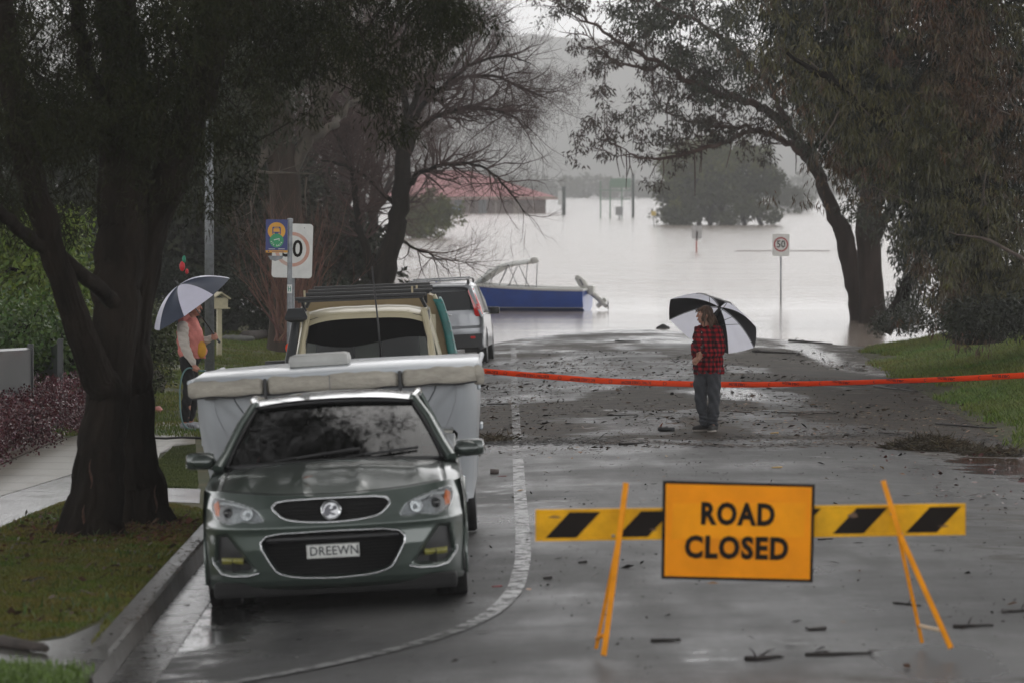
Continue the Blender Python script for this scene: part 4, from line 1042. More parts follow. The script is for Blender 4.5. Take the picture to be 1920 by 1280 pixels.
# ------------------------------------------------------------------ silver wagon seen from behind
def build_wagon():
    X0, Y0 = -1.42, 92.5
    gl, gr_ = g(X0 - .8, Y0 + 1.2), g(X0 + .8, Y0 + 1.2); zf, zb = g(X0, Y0 + .8), g(X0, Y0 + 3.6)
    T = thing('wagon', 'silver wagon with tall red tail lights parked at the edge of the flood', 'car', (X0, Y0, (gl + gr_) / 2),
              (math.atan2(zb - zf, 2.8), math.atan2(gl - gr_, 1.6), math.radians(-2.4)))
    SIL = M('silver_paint', (.25, .26, .275), rough=.28, metal=.6, coat=.8, var=.06, vs=2)
    GLS = M('dark_privacy_glass', (.012, .014, .016), rough=.05, coat=.5)
    # sections front..rear run along +Y (nose away); half profile bottom to roof
    st = [(.00, .45, .80, .86, .95, .60, 1.56, .50, 1.60), (.06, .36, .86, .89, .98, .66, 1.60, .54, 1.645), (.25, .34, .89, .895, 1.0, .70, 1.60, .58, 1.665), (1.2, .34, .895, .895, 1.0, .72, 1.60, .60, 1.69), (2.4, .34, .895, .895, .98, .70, 1.57, .60, 1.66),
          (3.0, .34, .895, .89, .97, .80, 1.25, .65, 1.38), (3.45, .34, .89, .87, .96, .80, 1.02, .6, 1.06), (4.2, .36, .87, .84, .88, .76, .92, .5, .95), (4.5, .42, .80, .74, .75, .6, .80, .4, .82)]
    def sec(q, s):
        y, z0, w0, w1, z1, w2, z2, w3, z3 = q
        return [(s * .78, y, z0 - .06), (s * w0, y, z0), (s * (w0 + .008), y, .62), (s * w1, y, z1), (s * (w1 - .03), y, z1 + .03), (s * w2, y, z2), (s * w3, y, z3), (0, y, z3 + .02)]
    mb = MB()
    ysn = np.unique(np.concatenate([[.0, .03, .06, .12], np.linspace(.2, 4.5, 110)])); A = np.array(st)
    n = 8
    for s in (-1, 1):
        secs = [sec([y] + [float(np.interp(y, A[:, 0], A[:, k])) for k in range(1, 9)], s) for y in ysn]
        fine = []
        for sc_ in secs:
            P = np.array(sc_); row = []
            for a, b in zip(P[:-1], P[1:]):
                for t in np.linspace(0, 1, 7)[:-1]: row.append(tuple(a + (b - a) * t))
            row.append(tuple(P[-1])); fine.append(row)
        b0 = len(mb.v); m = len(fine[0]); mb.v += [p for r in fine for p in r]
        for i in range(len(fine) - 1):
            for j in range(m - 1):
                y, z = fine[i][j][1], fine[i][j][2]
                if j < 18 and min(math.hypot(y - .85, z - .34), math.hypot(y - 3.5, z - .34)) < .37: continue
                seg = j // 6; gl_ = seg == 4 and .45 < y < 3.3 and not (1.35 < y < 1.43) and not (2.3 < y < 2.38)
                mb.f.append((b0 + i * m + j, b0 + i * m + j + 1, b0 + (i + 1) * m + j + 1, b0 + (i + 1) * m + j)); mb.m.append(1 if gl_ else 0)
    # tailgate
    rear = []
    for z, w, y in ((.36, .80, .02), (.50, .86, -.05), (.62, .87, -.06), (.74, .87, -.055), (.80, .865, -.01), (1.0, .86, .0), (1.10, .82, .0), (1.50, .66, .10), (1.58, .60, .13), (1.64, .52, .2)):
        rear.append([(x, y + .10 * (abs(x) / w) ** 4, z) for x in np.linspace(-w, w, 27)])
    mb.loft(rear)
    mb.box((0, 2.2, .42), (1.5, 3.9, .2), 2)
    for s in (-1, 1):
        for y in (.85, 3.5): mb.box((s * .6, y, .5), (.3, .8, .5), 2)
    mb.build('body', [SIL, GLS, BLK], T, True, angle=32)
    yr = lambda x, w: .10 * (abs(x) / w) ** 4
    mb = MB(); mb.loft([[(x, -.008 + yr(x, .8) + (z - 1.10) * .25, z) for x in np.linspace(-w, w, 19)] for z, w in ((1.12, .70), (1.15, .715), (1.48, .60), (1.51, .57))]); mb.build('rear_window', GLS, T, True)
    mb = MB(); mb.loft([[(x, -.085 + .06 * (abs(x) / .84) ** 4, z) for x in np.linspace(-.84, .84, 25)] for z in (.36, .45, .60, .63)]); mb.box((0, .02, .40), (1.5, .12, .1)); mb.build('lower_bumper', BLK, T, True)
    for s in (-1, 1):
        mb = MB(); P = [(s * .64, 1.50, .10), (s * .70, 1.36, .085), (s * .775, 1.16, .05), (s * .80, 1.02, .06)]
        mb.loft([[(x - s * w_, y - .035 - .0, z), (x + s * .0, y - .045, z), (x + s * .065, y + .03, z), (x + s * .075, y + .14, z)] for (x, z, y), w_ in zip([(P[0][0], P[0][1] + .05, P[0][2])] + P + [(s * .80, .98, .07)], (.03, .05, .06, .08, .09, .06))])
        tl = mb.build('tail_light', REDL, T, True, angle=50)
        mb = MB(); mb.box((s * .775, .035, 1.14), (.045, .02, .10), ch=.008); mb.build('reversing_lens', M('clear_lens', (.6, .58, .56), rough=.2), tl)
        mb = MB(); mb.box((s * .66, -.075, .56), (.10, .02, .05), ch=.01); mb.build('reflector', REDL, T)
        mb = MB(); mb.tube([(s * .60, .25, 1.66), (s * .60, .32, 1.735), (s * .60, 1.2, 1.765), (s * .60, 2.2, 1.735), (s * .60, 2.3, 1.66)], .018, 8); mb.tube([(s * .60, .22, 1.65), (s * .60, .30, 1.74)], .03, 8); mb.build('roof_rail', M('rail_dark', (.03, .03, .032), rough=.3) if s > 0 else M('rail_dark', (.03, .03, .032), rough=.3), T, True)
        mb = MB(); mb.box((s * 1.0, 2.75, 1.04), (.20, .10, .15), ch=.035); mb.tube([(s * .88, 2.75, .99), (s * .95, 2.75, 1.0)], .025, 6); mb.build('door_mirror', BLK, T, True, angle=40)
        for y in (.85, 3.5): wheel(T, s * .79, y, .34, .34, .215, 5, s)
    for y, z in ((.30, 1.745), (1.3, 1.775)):
        mb = MB(); mb.tube([(-.60, y, z), (.60, y, z)], .016, 8); mb.build('cross_bar', RIMM, T, True)
    mb = MB(); mb.box((0, -.01, .92), (.36, .012, .10), ch=.004); mb.build('number_plate', M('plain_plate', (.5, .5, .48), rough=.4), T)
    mb = MB(); mb.box((.0, -.015, 1.03), (.5, .03, .03), ch=.01); mb.build('chrome_bar', CHR, T)
build_wagon()

# ------------------------------------------------------------------ blue boat aground in the shallows
def build_boat():
    st = pt(1102, 583, 137)
    T = thing('motor_boat', 'blue and white motor boat with canopy and tilted outboard, floating beyond the silver wagon', 'boat', (st.x, st.y, 0), (0, 0, math.radians(180 - 11)))
    BLU = M('hull_blue', (.010, .07, .36), rough=.3, coat=.5, var=.15, vs=2)
    WHT = M('boat_white', (.78, .78, .74), rough=.4, var=.1)
    # local x: stern 0 -> bow 4.7 ; hull sections
    L = 4.7; mb = MB(); rows = []
    xs = np.linspace(0, L, 26)
    for x in xs:
        t = x / L; hw = .92 * (1 - max(0, (t - .45) / .55) ** 2.2); hw = max(hw, .015); sh = .62 + .26 * t ** 2; ke = -.22 + .30 * max(0, (t - .6) / .4) ** 2
        ch = .10 + .25 * max(0, (t - .5) / .5) ** 2
        rows.append([(x, -hw, sh), (x, -hw * .96, ch + (sh - ch) * .5), (x, -hw * .86, ch), (x, 0, ke), (x, hw * .86, ch), (x, hw * .96, ch + (sh - ch) * .5), (x, hw, sh)])
    mb.loft(rows); mb.add(rows[0], [(0, 1, 2, 3, 4, 5, 6)])
    mb.build('hull', BLU, T, True, angle=35)
    mb = MB()
    for s in (-1, 1): mb.tube([(r[0][0], s * abs(r[0][1]), r[0][2] + .03) for r in rows], .05, 8)
    mb.tube([(0, -.92, .64), (0, .92, .64)], .035, 8)
    mb.loft([[(r[0][0], r[0][1] * .98, r[0][2] + .01), (r[0][0], 0, r[0][2] + .09), (r[0][0], -r[0][1] * .98, r[0][2] + .01)] for r in rows[13:]])
    mb.loft([[(x, -.75, .25), (x, .75, .25)] for x in (0.1, 2.6)]); mb.box((.25, 0, .42), (.4, 1.5, .35), ch=.04); mb.box((1.7, .35, .5), (.4, .4, .4), ch=.05)
    mb.build('deck', WHT, T, True, angle=40)
    mb = MB()
    for s in (-1, 1): mb.tube([(r[2][0], s * abs(r[2][1]) * 1.01, r[2][2]) for r in rows], .018, 6)
    mb.build('chine_strip', M('grey_strip', (.25, .25, .25), rough=.5), T, True)
    mb = MB(); mb.loft([[(x, y, z) for y, z in zip(np.linspace(-w, w, 11), [h - .14 * (abs(a)) ** 3 for a in np.linspace(-1, 1, 11)])] for x, w, h in ((3.35, .62, .95), (2.95, .74, 1.22), (2.6, .78, 1.42), (2.3, .80, 1.50), (1.75, .80, 1.56), (1.65, .80, 1.62))]); mb.build('canopy', WHT, T, True, solid=.02)
    mb = MB()
    for s in (-1, 1):
        mb = MB()
        for a, b in (((1.7, 1.48), (1.75, .66)), ((2.3, 1.40), (1.95, .66)), ((2.6, 1.32), (2.9, .75)), ((2.3, 1.4), (2.6, .7))): mb.tube([(a[0], s * .80, a[1]), (b[0], s * .86, b[1])], .014, 6)
        mb.build('canopy_frame', M('frame_tube', (.25, .25, .25), metal=.6, rough=.4), T, True)
    mb = MB(); mb.loft([[(3.5 - .2 * abs(a) ** 2, a * .80, .82), (3.0 - .2 * abs(a) ** 2, a * .76, 1.26 - .1 * a * a)] for a in np.linspace(-1, 1, 13)]); mb.build('windscreen', M('boat_screen_clear', (.50, .52, .52), rough=.3, var=.1), T, True)
    mb = MB(); mb.chain([((.30, 0, .98), .10), ((.18, 0, .84), .135), ((.02, 0, .62), .12)], 14); mb.chain([((.0, 0, .64), .10), ((-.35, 0, .34), .07)], 12); mb.chain([((-.33, 0, .36), .08), ((-.56, 0, .14), .06)], 10); mb.box((-.42, 0, .24), (.36, .04, .14), ry=.75); mb.box((-.12, 0, .62), (.16, .3, .28), ch=.03)
    ob = fuse(mb, 'outboard_motor', M('motor_cream', (.60, .59, .54), rough=.35, var=.1), T, .014, 3)
    mb = MB(); mb.box((.17, .145, .86), (.05, .02, .22), ry=.5, ch=.008); mb.build('cowl_stripe', M('grey_stripe', (.15, .15, .16)), ob)
    mb = MB()
    for k in range(3):
        a = k * 2.094; mb.ell((-.62, .08 * math.cos(a), .16 + .08 * math.sin(a)), (.015, .04 + .05 * abs(math.cos(a)), .04 + .05 * abs(math.sin(a))), 8)
    mb.build('propeller', BLK, ob, True)
build_boat()
# ================================================================== PEOPLE
SKIN = M('skin', (.38, .20, .14), rough=.5, var=.12, vs=20, spec=.3)
HAIR = M('brown_hair', (.075, .040, .022), rough=.6, var=.6, vs=30, stretch=(1, 1, .15), bump=.5, bs=60)
def grip_hand(mb, P, axis, back, r=.018, n=4, side=1):
    """four unequal fingers and a thumb closed round a shaft; axis = shaft direction, back = where the palm lies"""
    P = V(P); a = V(axis).normalized(); b = V(back); b = (b - a * b.dot(a)).normalized(); c = a.cross(b) * side
    R = r + .010
    mb.ell(P + b * (R + .006), (.020, .042, .045), 12, rot=Matrix((b, c, a)).transposed())
    for i in range(n):
        L = (2.6, 3.0, 2.85, 2.3)[i]; off = a * ((i - 1.5) * .021)
        pts = [P + off + (b * math.cos(t) + c * math.sin(t)) * (R + .004 * (1 - t / L)) for t in np.linspace(.5, L + .6, 6)]
        rad = [.0105, .0105, .010, .0095, .009, .0078]
        mb.chain(list(zip(pts, rad)), 8)
    pts = [P + b * (R + .01) - a * .0 + a * .035, P + a * .045 - c * (R + .004) + b * .01, P + a * .030 - c * (R + .002) - b * .018, P + a * .012 - c * R * .5 - b * R]
    mb.chain(list(zip(pts, [.015, .012, .011, .009])), 8)
def umbrella(name, label, hub, axis, hand, rad, cols, spin, sagf=.41, group=None):
    """gored golf umbrella: canopy of eight panels, ribs, shaft, handle, tip"""
    hub = V(hub); ax = V(axis).normalized(); T = thing(name, label, 'umbrella', hub, (0, 0, 0), group)
    q = V((0, 0, 1)).rotation_difference(ax).to_matrix().to_4x4(); T.rotation_euler = q.to_euler()
    sag = sagf * rad; hemx = []
    def surf(t, u):  # t 0..1 out, u angle
        k = 8; ph = (u - spin) / (2 * math.pi / k); fr = ph - math.floor(ph); ed = 1 - 4 * (fr - .5) ** 2   # 0 on ribs, 1 mid panel
        rr = rad * t * (1 - .055 * ed * t ** 2); zz = -sag * t ** 2.1 + .022 * ed * math.sin(math.pi * min(1, t)) * -1 - 0
        return V((rr * math.cos(u), rr * math.sin(u), zz))
    for p in range(8):
        mb = MB(); a0 = spin + p * math.pi / 4
        mb.loft([[surf(t, a0 + math.pi / 4 * w) for w in np.linspace(0.0005, .9995, 9)] for t in np.linspace(.02, 1, 12)])
        mb.build('canopy_panel', cols[p % len(cols)], T, True)
    for p in range(8):
        mb = MB(); a0 = spin + p * math.pi / 4
        mb.tube([surf(t, a0) + V((0, 0, -.010)) for t in np.linspace(.02, 1.0, 10)], .0045, 5)
        m_ = surf(.52, a0) + V((0, 0, -.01)); mb.tube([(0, 0, -.30), m_], .004, 5)
        mb.build('rib', GLB, T, True)
    hl = (T.matrix_world.inverted() if False else (Matrix.Translation(hub) @ q).inverted()) @ V(hand)
    mb = MB(); mb.tube([(0, 0, .07), (0, 0, 0), (0, 0, hl.z + .02)], .008, 8); mb.lathe([(.001, .005), (.028, .0), (.024, -.02), (.001, -.03)], n=12); mb.lathe([(.001, -.28), (.016, -.285), (.016, -.33), (.001, -.34)], n=12); mb.build('shaft', GLB, T, True)
    mb = MB(); mb.capsule((0, 0, hl.z + .07), (0, 0, hl.z - .09), .014, .017, 10); mb.build('handle', M('umbrella_handle', (.30, .16, .07), rough=.5) if 'black and white' in label else GLB, T, True)
    return T

def build_woman():
    O = gpt(1327, 808); O.z = g(O.x, O.y)
    T = thing('person', 'woman in red checked shirt and grey trousers standing on the road holding an umbrella', 'person', O)
    hand = (-.135, -.235, .985); ax = V((.364, .523, .771)); hub = tuple(V(hand) + ax * .81)
    SH_L, EL_L = (.115, -.085, 1.300), (.150, -.165, 1.055); SH_R, EL_R = (-.105, .085, 1.300), (-.165, -.02, 1.06)
    # ---- body
    mb = MB()
    mb.ell((0, 0, 1.14), (.13, .10, .22), 16); mb.ell((0, 0, .93), (.145, .11, .12), 16)
    mb.chain([((0, .0, 1.28), .062), ((-.022, -.005, 1.37), .052), ((-.035, -.008, 1.43), .05)], 12)
    # head looking to the left of the picture
    fdir = V((-.95, -.30, -.02)).normalized(); sd = V((-fdir.y, fdir.x, 0)).normalized(); hc = V((-.045, -.012, 1.515))
    Rm = Matrix((fdir, sd, V((0, 0, 1)))).transposed()
    def H(a, b, c): return hc + Rm @ V((a, b, c))
    mb.ell(H(-.005, 0, .015), (.093, .074, .098), 20, rot=Rm)
    mb.ell(H(.030, 0, -.045), (.055, .052, .068), 16, rot=Rm)
    mb.ell(H(.062, 0, -.088), (.022, .026, .020), 10, rot=Rm)                      # chin
    mb.chain([(H(.088, 0, .018), .010), (H(.105, 0, -.012), .0115), (H(.108, 0, -.022), .012)], 8)   # nose
    for s in (-1, 1): mb.ell(H(.098, s * .011, -.024), (.009, .007, .006), 8, rot=Rm)
    mb.ell(H(.080, 0, .045), (.016, .050, .012), 10, rot=Rm)                      # brow
    mb.ell(H(.086, 0, -.052), (.011, .022, .0065), 8, rot=Rm); mb.ell(H(.083, 0, -.064), (.011, .019, .0065), 8, rot=Rm)   # lips
    for s in (-1, 1):
        mb.ell(H(.055, s * .038, -.012), (.025, .022, .020), 10, rot=Rm); mb.ell(H(-.005, s * .076, -.008), (.018, .008, .030), 10, rot=Rm)
    for sh, el, hd in ((SH_L, EL_L, (-.10, -.235, .985)), (SH_R, EL_R, (-.15, -.20, .94))):
        mb.chain([(sh, .050), (el, .038), (tuple(V(el) + (V(hd) - V(el)) * .85), .026)], 12)
    grip_hand(mb, V(hand), ax, (.75, -.5, .0), .013)
    grip_hand(mb, V(hand) - ax.normalized() * .085, ax, (-.5, -.45, .0), .013, side=-1)
    for hp, kn, an, to in (((.065, -.03, .86), (.070, -.05, .48), (.068, -.035, .09), (.035, -.16, .03)), ((-.070, .035, .86), (-.085, .01, .48), (-.035, .035, .09), (-.15, .0, .03))):
        mb.chain([(hp, .085), (kn, .055), (an, .036)], 12); mb.chain([(an, .036), (tuple((V(an) + V(to)) / 2 - V((0, 0, .01))), .024)], 10)
    fuse(mb, 'body', SKIN, T, .0075, 2)
    # eyes, mouth
    for s in (-1, 1):
        q = MB(); q.ell(H(.079, s * .030, .012), (.010, .012, .008), 10, rot=Rm); e = q.build('eye', M('eye_white', (.5, .47, .44), rough=.2), T, True)
        q = MB(); q.ell(H(.087, s * .030, .012), (.004, .005, .005), 8, rot=Rm); q.build('iris', M('iris_brown', (.03, .02, .012), rough=.2), e, True)
    # hair: shaggy, down on the shoulders
    mb = MB()
    mb.ell(H(-.018, 0, .035), (.098, .086, .092), 20, rot=Rm); mb.ell(H(-.055, 0, -.02), (.065, .082, .11), 16, rot=Rm)
    rr = np.random.default_rng(5)
    for k in range(46):
        a = rr.uniform(.9, 5.4); z0 = rr.uniform(-.02, .07); L = rr.uniform(.10, .26) * (.55 if abs(a - math.pi) > 1.6 else 1)
        b = H(.085 * math.cos(a) - .012, .078 * math.sin(a), z0); o = V((rr.normal() * .02, rr.normal() * .02, 0)) + (b - hc) * .35; o.z = 0
        mb.chain([(b, .016), (b + o * .7 + V((0, 0, -L * .5)), .014), (b + o + V((rr.normal() * .012, rr.normal() * .012, -L)), .005)], 6)
    for k in range(14):
        y = rr.uniform(-.06, .06); b = H(.045, y, .095 - abs(y) * .35); mb.chain([(b, .013), (b + Rm @ V((.045, y * .3, -.018)), .010), (b + Rm @ V((.052, y * .5, -.042 + rr.normal() * .01)), .004)], 6)
    fuse(mb, 'hair', HAIR, T, .006, 1)
    # shirt, worn loose
    mb = MB()
    mb.ell((.0, .0, 1.27), (.185, .125, .085), 20); mb.chain([((0, 0, 1.22), .140), ((0, -.005, 1.05), .150), ((.005, -.005, .90), .158)], 20)
    secs = []
    for z, w, d, cx in ((.755, .200, .140, .012), (.80, .198, .142, .01), (.90, .190, .142, .005), (1.02, .182, .135, .0), (1.14, .185, .13, .0), (1.25, .180, .12, .0), (1.325, .12, .095, -.005), (1.36, .065, .06, -.012)):
        secs.append([(cx + w * math.cos(a) * (1 + .03 * math.sin(5 * a + z * 9)), d * math.sin(a) * (1 + .05 * math.sin(3 * a + z * 14)), z) for a in np.linspace(0, 2 * math.pi, 33)[:-1]])
    mb.loft(secs, closed=True, cap=True)
    for sh, el, wr in ((SH_L, EL_L, (-.035, -.245, 1.005)), (SH_R, EL_R, (-.165, -.14, .975))):
        m1 = tuple((V(sh) + V(el)) / 2 + V((.01, -.01, 0)))
        mb.chain([(sh, .078), (m1, .070), (el, .063), (tuple((V(el) + V(wr)) / 2 + V((0, -.01, -.008))), .056), (wr, .046)], 16)
    mb.tube([(-.012 + .062 * math.cos(a), .0 + .058 * math.sin(a) - .004, 1.365 - .012 * math.cos(a + 2.2)) for a in np.linspace(0, 2 * math.pi, 20)[:-1]], .017, 8, closed=True)
    def cr(co): x, y, z = co[:, 0], co[:, 1], co[:, 2]; return .011 * np.sin(z * 50 + x * 25 + np.sin(y * 40) * 2) * np.sin(x * 31 + 1 + y * 18) + .004 * np.sin(x * 75 + z * 33)
    m = bpy.data.materials.new('red_check_flannel'); m.use_nodes = True; n, l = m.node_tree.nodes, m.node_tree.links; b = n['Principled BSDF']; b.inputs['Roughness'].default_value = .9; b.inputs['Specular IOR Level'].default_value = .15
    tc = n.new('ShaderNodeTexCoord'); sp = n.new('ShaderNodeSeparateXYZ'); l.new(tc.outputs['Object'], sp.inputs[0]); outs = []
    ad = n.new('ShaderNodeMath'); ad.operation = 'MULTIPLY_ADD'; ad.inputs[1].default_value = .55; l.new(sp.outputs['Y'], ad.inputs[0]); l.new(sp.outputs['X'], ad.inputs[2])
    for src in (ad.outputs[0], sp.outputs['Z']):
        w = n.new('ShaderNodeMath'); w.operation = 'MULTIPLY'; w.inputs[1].default_value = 2 * math.pi / .062; l.new(src, w.inputs[0])
        s_ = n.new('ShaderNodeMath'); s_.operation = 'SINE'; l.new(w.outputs[0], s_.inputs[0]); r = n.new('ShaderNodeMapRange'); r.inputs[1].default_value = -.25; r.inputs[2].default_value = .25; l.new(s_.outputs[0], r.inputs[0]); outs.append(r.outputs[0])
    a_ = n.new('ShaderNodeMath'); l.new(outs[0], a_.inputs[0]); l.new(outs[1], a_.inputs[1])
    cr_ = n.new('ShaderNodeValToRGB'); e = cr_.color_ramp.elements; e[0].position = 0; e[0].color = (.012, .006, .008, 1); e[1].position = 1; e[1].color = (.30, .008, .016, 1); k = e.new(.5); k.color = (.10, .006, .010, 1)
    hf = n.new('ShaderNodeMath'); hf.operation = 'MULTIPLY'; hf.inputs[1].default_value = .5; l.new(a_.outputs[0], hf.inputs[0]); l.new(hf.outputs[0], cr_.inputs[0]); l.new(cr_.outputs[0], b.inputs['Base Color'])
    shirt = fuse(mb, 'checked_shirt', m, T, .008, 2, cr)
    for k in range(5):
        q = MB(); z = 1.29 - .09 * k; q.ell((-.085 - .01 * (k > 1), -.118 - .012 * min(k, 2), z), (.006, .004, .006), 8); q.build('button', M('pale_button', (.4, .38, .35)), shirt)
    # trousers
    mb = MB(); mb.ell((-.002, 0, .80), (.178, .125, .12), 20)
    mb.chain([((.075, -.03, .80), .100), ((.080, -.045, .58), .088), ((.078, -.04, .36), .076), ((.070, -.02, .105), .066)], 18)
    mb.chain([((-.080, .03, .80), .100), ((-.098, .01, .58), .088), ((-.085, .018, .36), .076), ((-.038, .032, .11), .064)], 18)
    def c2(co): x, y, z = co[:, 0], co[:, 1], co[:, 2]; return .010 * np.sin(z * 34 + x * 20) * np.sin(x * 45 + y * 30) + .007 * np.exp(-((z - .15) / .08) ** 2) * np.sin(z * 120 + x * 20)
    fuse(mb, 'trousers', M('charcoal_cloth', (.040, .043, .050), rough=.85, var=.25, vs=9, bump=.4, bs=90), T, .008, 2, c2)
    SHO = M('dark_canvas_shoe', (.02, .018, .017), rough=.7, var=.3)
    for an, to in (((.072, -.02, .06), (.025, -.165, .036)), ((-.030, .040, .06), (-.165, .0, .036))):
        q = MB(); q.chain([(tuple(V(an) + V((.02, .02, -.01))), .046), (tuple((V(an) + V(to)) / 2), .044), (to, .038)], 14)
        def fl(co): return np.zeros(len(co))
        s = fuse(q, 'shoe', SHO, T, .007, 2)
        q = MB(); d = (V(to) - V(an)); d.z = 0; d.normalize(); w = V((-d.y, d.x, 0)); A, B = V(an) - d * .04, V(to) + d * .035
        out = [A + w * .035, A + w * .042 + d * .05, B - d * .06 + w * .045, B - d * .01 + w * .03, B, B - d * .01 - w * .03, B - d * .06 - w * .045, A - w * .042 + d * .05, A - w * .035, A - d * .015]
        q.prism([(p.x, p.y) for p in out], .002, .024, 'Z'); q.build('sole', M('pale_sole', (.30, .27, .24), rough=.6), s)
    UW = M('umbrella_white', (.80, .80, .88), rough=.5, var=.04, transl=.6); UB = M('umbrella_black', (.012, .012, .014), rough=.5, var=.2)
    umbrella('golf_umbrella', 'black and white golf umbrella resting behind the woman in the red shirt', O + V(hub), ax, O + V(hand), .64, [UW, UB], 3.417, .417)
build_woman()

def build_man():
    O = gpt(352, 806); O.z = g(O.x, O.y) + .008
    T = thing('person', 'person in pink hooded jumper with white sleeves on the footpath, head behind an umbrella', 'person', O)
    hand = (.385, -.16, 1.25); ax0 = V((-.631, -.161, .759)); hub = tuple(V(hand) + ax0 * .79 + V((.02, 0, .085)))
    SH_N, EL_N, WR_N = (-.045, -.16, 1.36), (-.015, -.20, 1.09), (.085, -.20, .895)
    SH_F, EL_F, WR_F = (.06, .13, 1.38), (.14, .10, 1.15), (.34, -.10, 1.23)
    mb = MB(); mb.ell((.02, 0, 1.2), (.12, .14, .24), 16); mb.ell((.01, 0, .95), (.12, .14, .12), 16)
    mb.chain([((.03, 0, 1.42), .062), ((.06, -.0, 1.52), .055)], 12)
    fdir = V((.96, -.25, -.05)).normalized(); sd = V((-fdir.y, fdir.x, 0)).normalized(); hc = V((.085, -.005, 1.64)); Rm = Matrix((fdir, sd, V((0, 0, 1)))).transposed()
    H = lambda a, b, c: hc + Rm @ V((a, b, c))
    mb.ell(H(-.005, 0, .015), (.10, .078, .105), 20, rot=Rm); mb.ell(H(.03, 0, -.05), (.06, .055, .075), 16, rot=Rm); mb.ell(H(.068, 0, -.095), (.024, .028, .022), 10, rot=Rm)
    mb.chain([(H(.095, 0, .018), .011), (H(.115, 0, -.022), .013)], 8); mb.ell(H(.086, 0, .048), (.016, .052, .012), 10, rot=Rm); mb.ell(H(.09, 0, -.06), (.011, .023, .012), 8, rot=Rm)
    for s in (-1, 1): mb.ell(H(-.005, s * .08, -.008), (.018, .008, .032), 10, rot=Rm)
    mb.chain([(SH_N, .05), (EL_N, .042), (WR_N, .030)], 12); mb.chain([(SH_F, .05), (EL_F, .042), (WR_F, .030)], 12)
    hn = V((.125, -.205, .815)); mb.chain([(WR_N, .028), (tuple(hn + V((-.01, 0, .03))), .034)], 10)
    grip_hand(mb, hn, (.9, -.2, -.35), (-.2, -.4, .9), .010)
    ax = V(hub) - V(hand); grip_hand(mb, hand, ax, (-.5, .4, -.6), .014); mb.chain([(WR_F, .030), (tuple(V(hand) + V((-.03, .02, -.02))), .030)], 10)
    for hp, kn, an, to in (((0, -.08, .90), (.02, -.10, .50), (-.02, -.10, .10), (.13, -.14, .035)), ((.02, .08, .90), (.09, .08, .50), (.03, .08, .10), (.18, .05, .035))):
        mb.chain([(hp, .09), (kn, .058), (an, .04)], 12)
    fuse(mb, 'body', M('man_skin', (.42, .19, .13), rough=.5, var=.12, vs=20), T, .008, 2)
    mb = MB(); mb.ell(H(-.015, 0, .035), (.104, .088, .10), 18, rot=Rm); mb.ell(H(-.05, 0, -.01), (.07, .08, .09), 14, rot=Rm); fuse(mb, 'hair', HAIR, T, .009, 1)
    # hooded jumper
    mb = MB(); secs = []
    for z, w, d, cx in ((.955, .175, .155, .065), (.985, .185, .165, .065), (1.06, .195, .17, .07), (1.2, .19, .175, .05), (1.34, .165, .175, .025), (1.44, .12, .13, .02), (1.50, .08, .09, .035)):
        secs.append([(cx + w * math.cos(a) * (1 + .03 * math.sin(5 * a + z * 9)), d * math.sin(a) * (1 + .04 * math.sin(4 * a + z * 17)), z) for a in np.linspace(0, 2 * math.pi, 33)[:-1]])
    mb.loft(secs, closed=True, cap=True); mb.ell((-.03, 0, 1.47), (.10, .12, .09), 14); mb.chain([((-.04, -.13, 1.37), .085), ((-.03, .13, 1.37), .085)], 12)
    def c3(co): x, y, z = co[:, 0], co[:, 1], co[:, 2]; return .006 * np.sin(z * 48 + x * 30 + np.sin(y * 30)) * np.sin(x * 33 + y * 22) - .010 * np.exp(-((z - .985) / .012) ** 2)
    J = fuse(mb, 'hooded_jumper', M('coral_fleece', (.58, .20, .17), rough=.9, var=.15, vs=9, bump=.3, bs=60), T, .009, 2, c3)
    SL = M('cream_sleeve', (.52, .47, .42), rough=.9, var=.12, vs=9, bump=.3, bs=60)
    for ch in ([((-.05, -.165, 1.375), .082), ((-.045, -.19, 1.24), .074), ((-.01, -.215, 1.09), .066), ((.04, -.215, .99), .055), ((.08, -.205, .925), .046), ((.092, -.205, .895), .040)], [((.06, .12, 1.37), .075), ((.14, .09, 1.15), .062), ((.25, -.02, 1.195), .052), ((.33, -.10, 1.23), .042)]):
        mb = MB(); mb.chain(ch, 16); fuse(mb, 'sleeve', SL, T, .009, 2, lambda co: .006 * np.sin(co[:, 2] * 75 + co[:, 0] * 30) * np.sin(co[:, 1] * 40 + co[:, 2] * 20))
    mb = MB(); mb.ell((.195, -.105, 1.075), (.062, .075, .115), 16, rot=Matrix.Rotation(-.6, 3, 'Z')); fuse(mb, 'pocket', M('mustard_fleece', (.55, .28, .03), rough=.9, var=.1), J, .008, 2)
    mb = MB(); mb.ell((.03, 0, .94), (.15, .155, .10), 18)
    mb.chain([((.0, -.08, .92), .098), ((.02, -.10, .55), .074), ((-.015, -.10, .3), .062), ((-.02, -.10, .14), .052)], 16); mb.chain([((.03, .08, .92), .098), ((.09, .08, .55), .074), ((.06, .08, .3), .062), ((.03, .08, .14), .052)], 16)
    fuse(mb, 'trousers', M('black_trousers', (.008, .008, .009), rough=.85, var=.3), T, .009, 2, lambda co: .006 * np.sin(co[:, 2] * 42 + co[:, 0] * 30) * np.sin(co[:, 0] * 40 + co[:, 1] * 20))
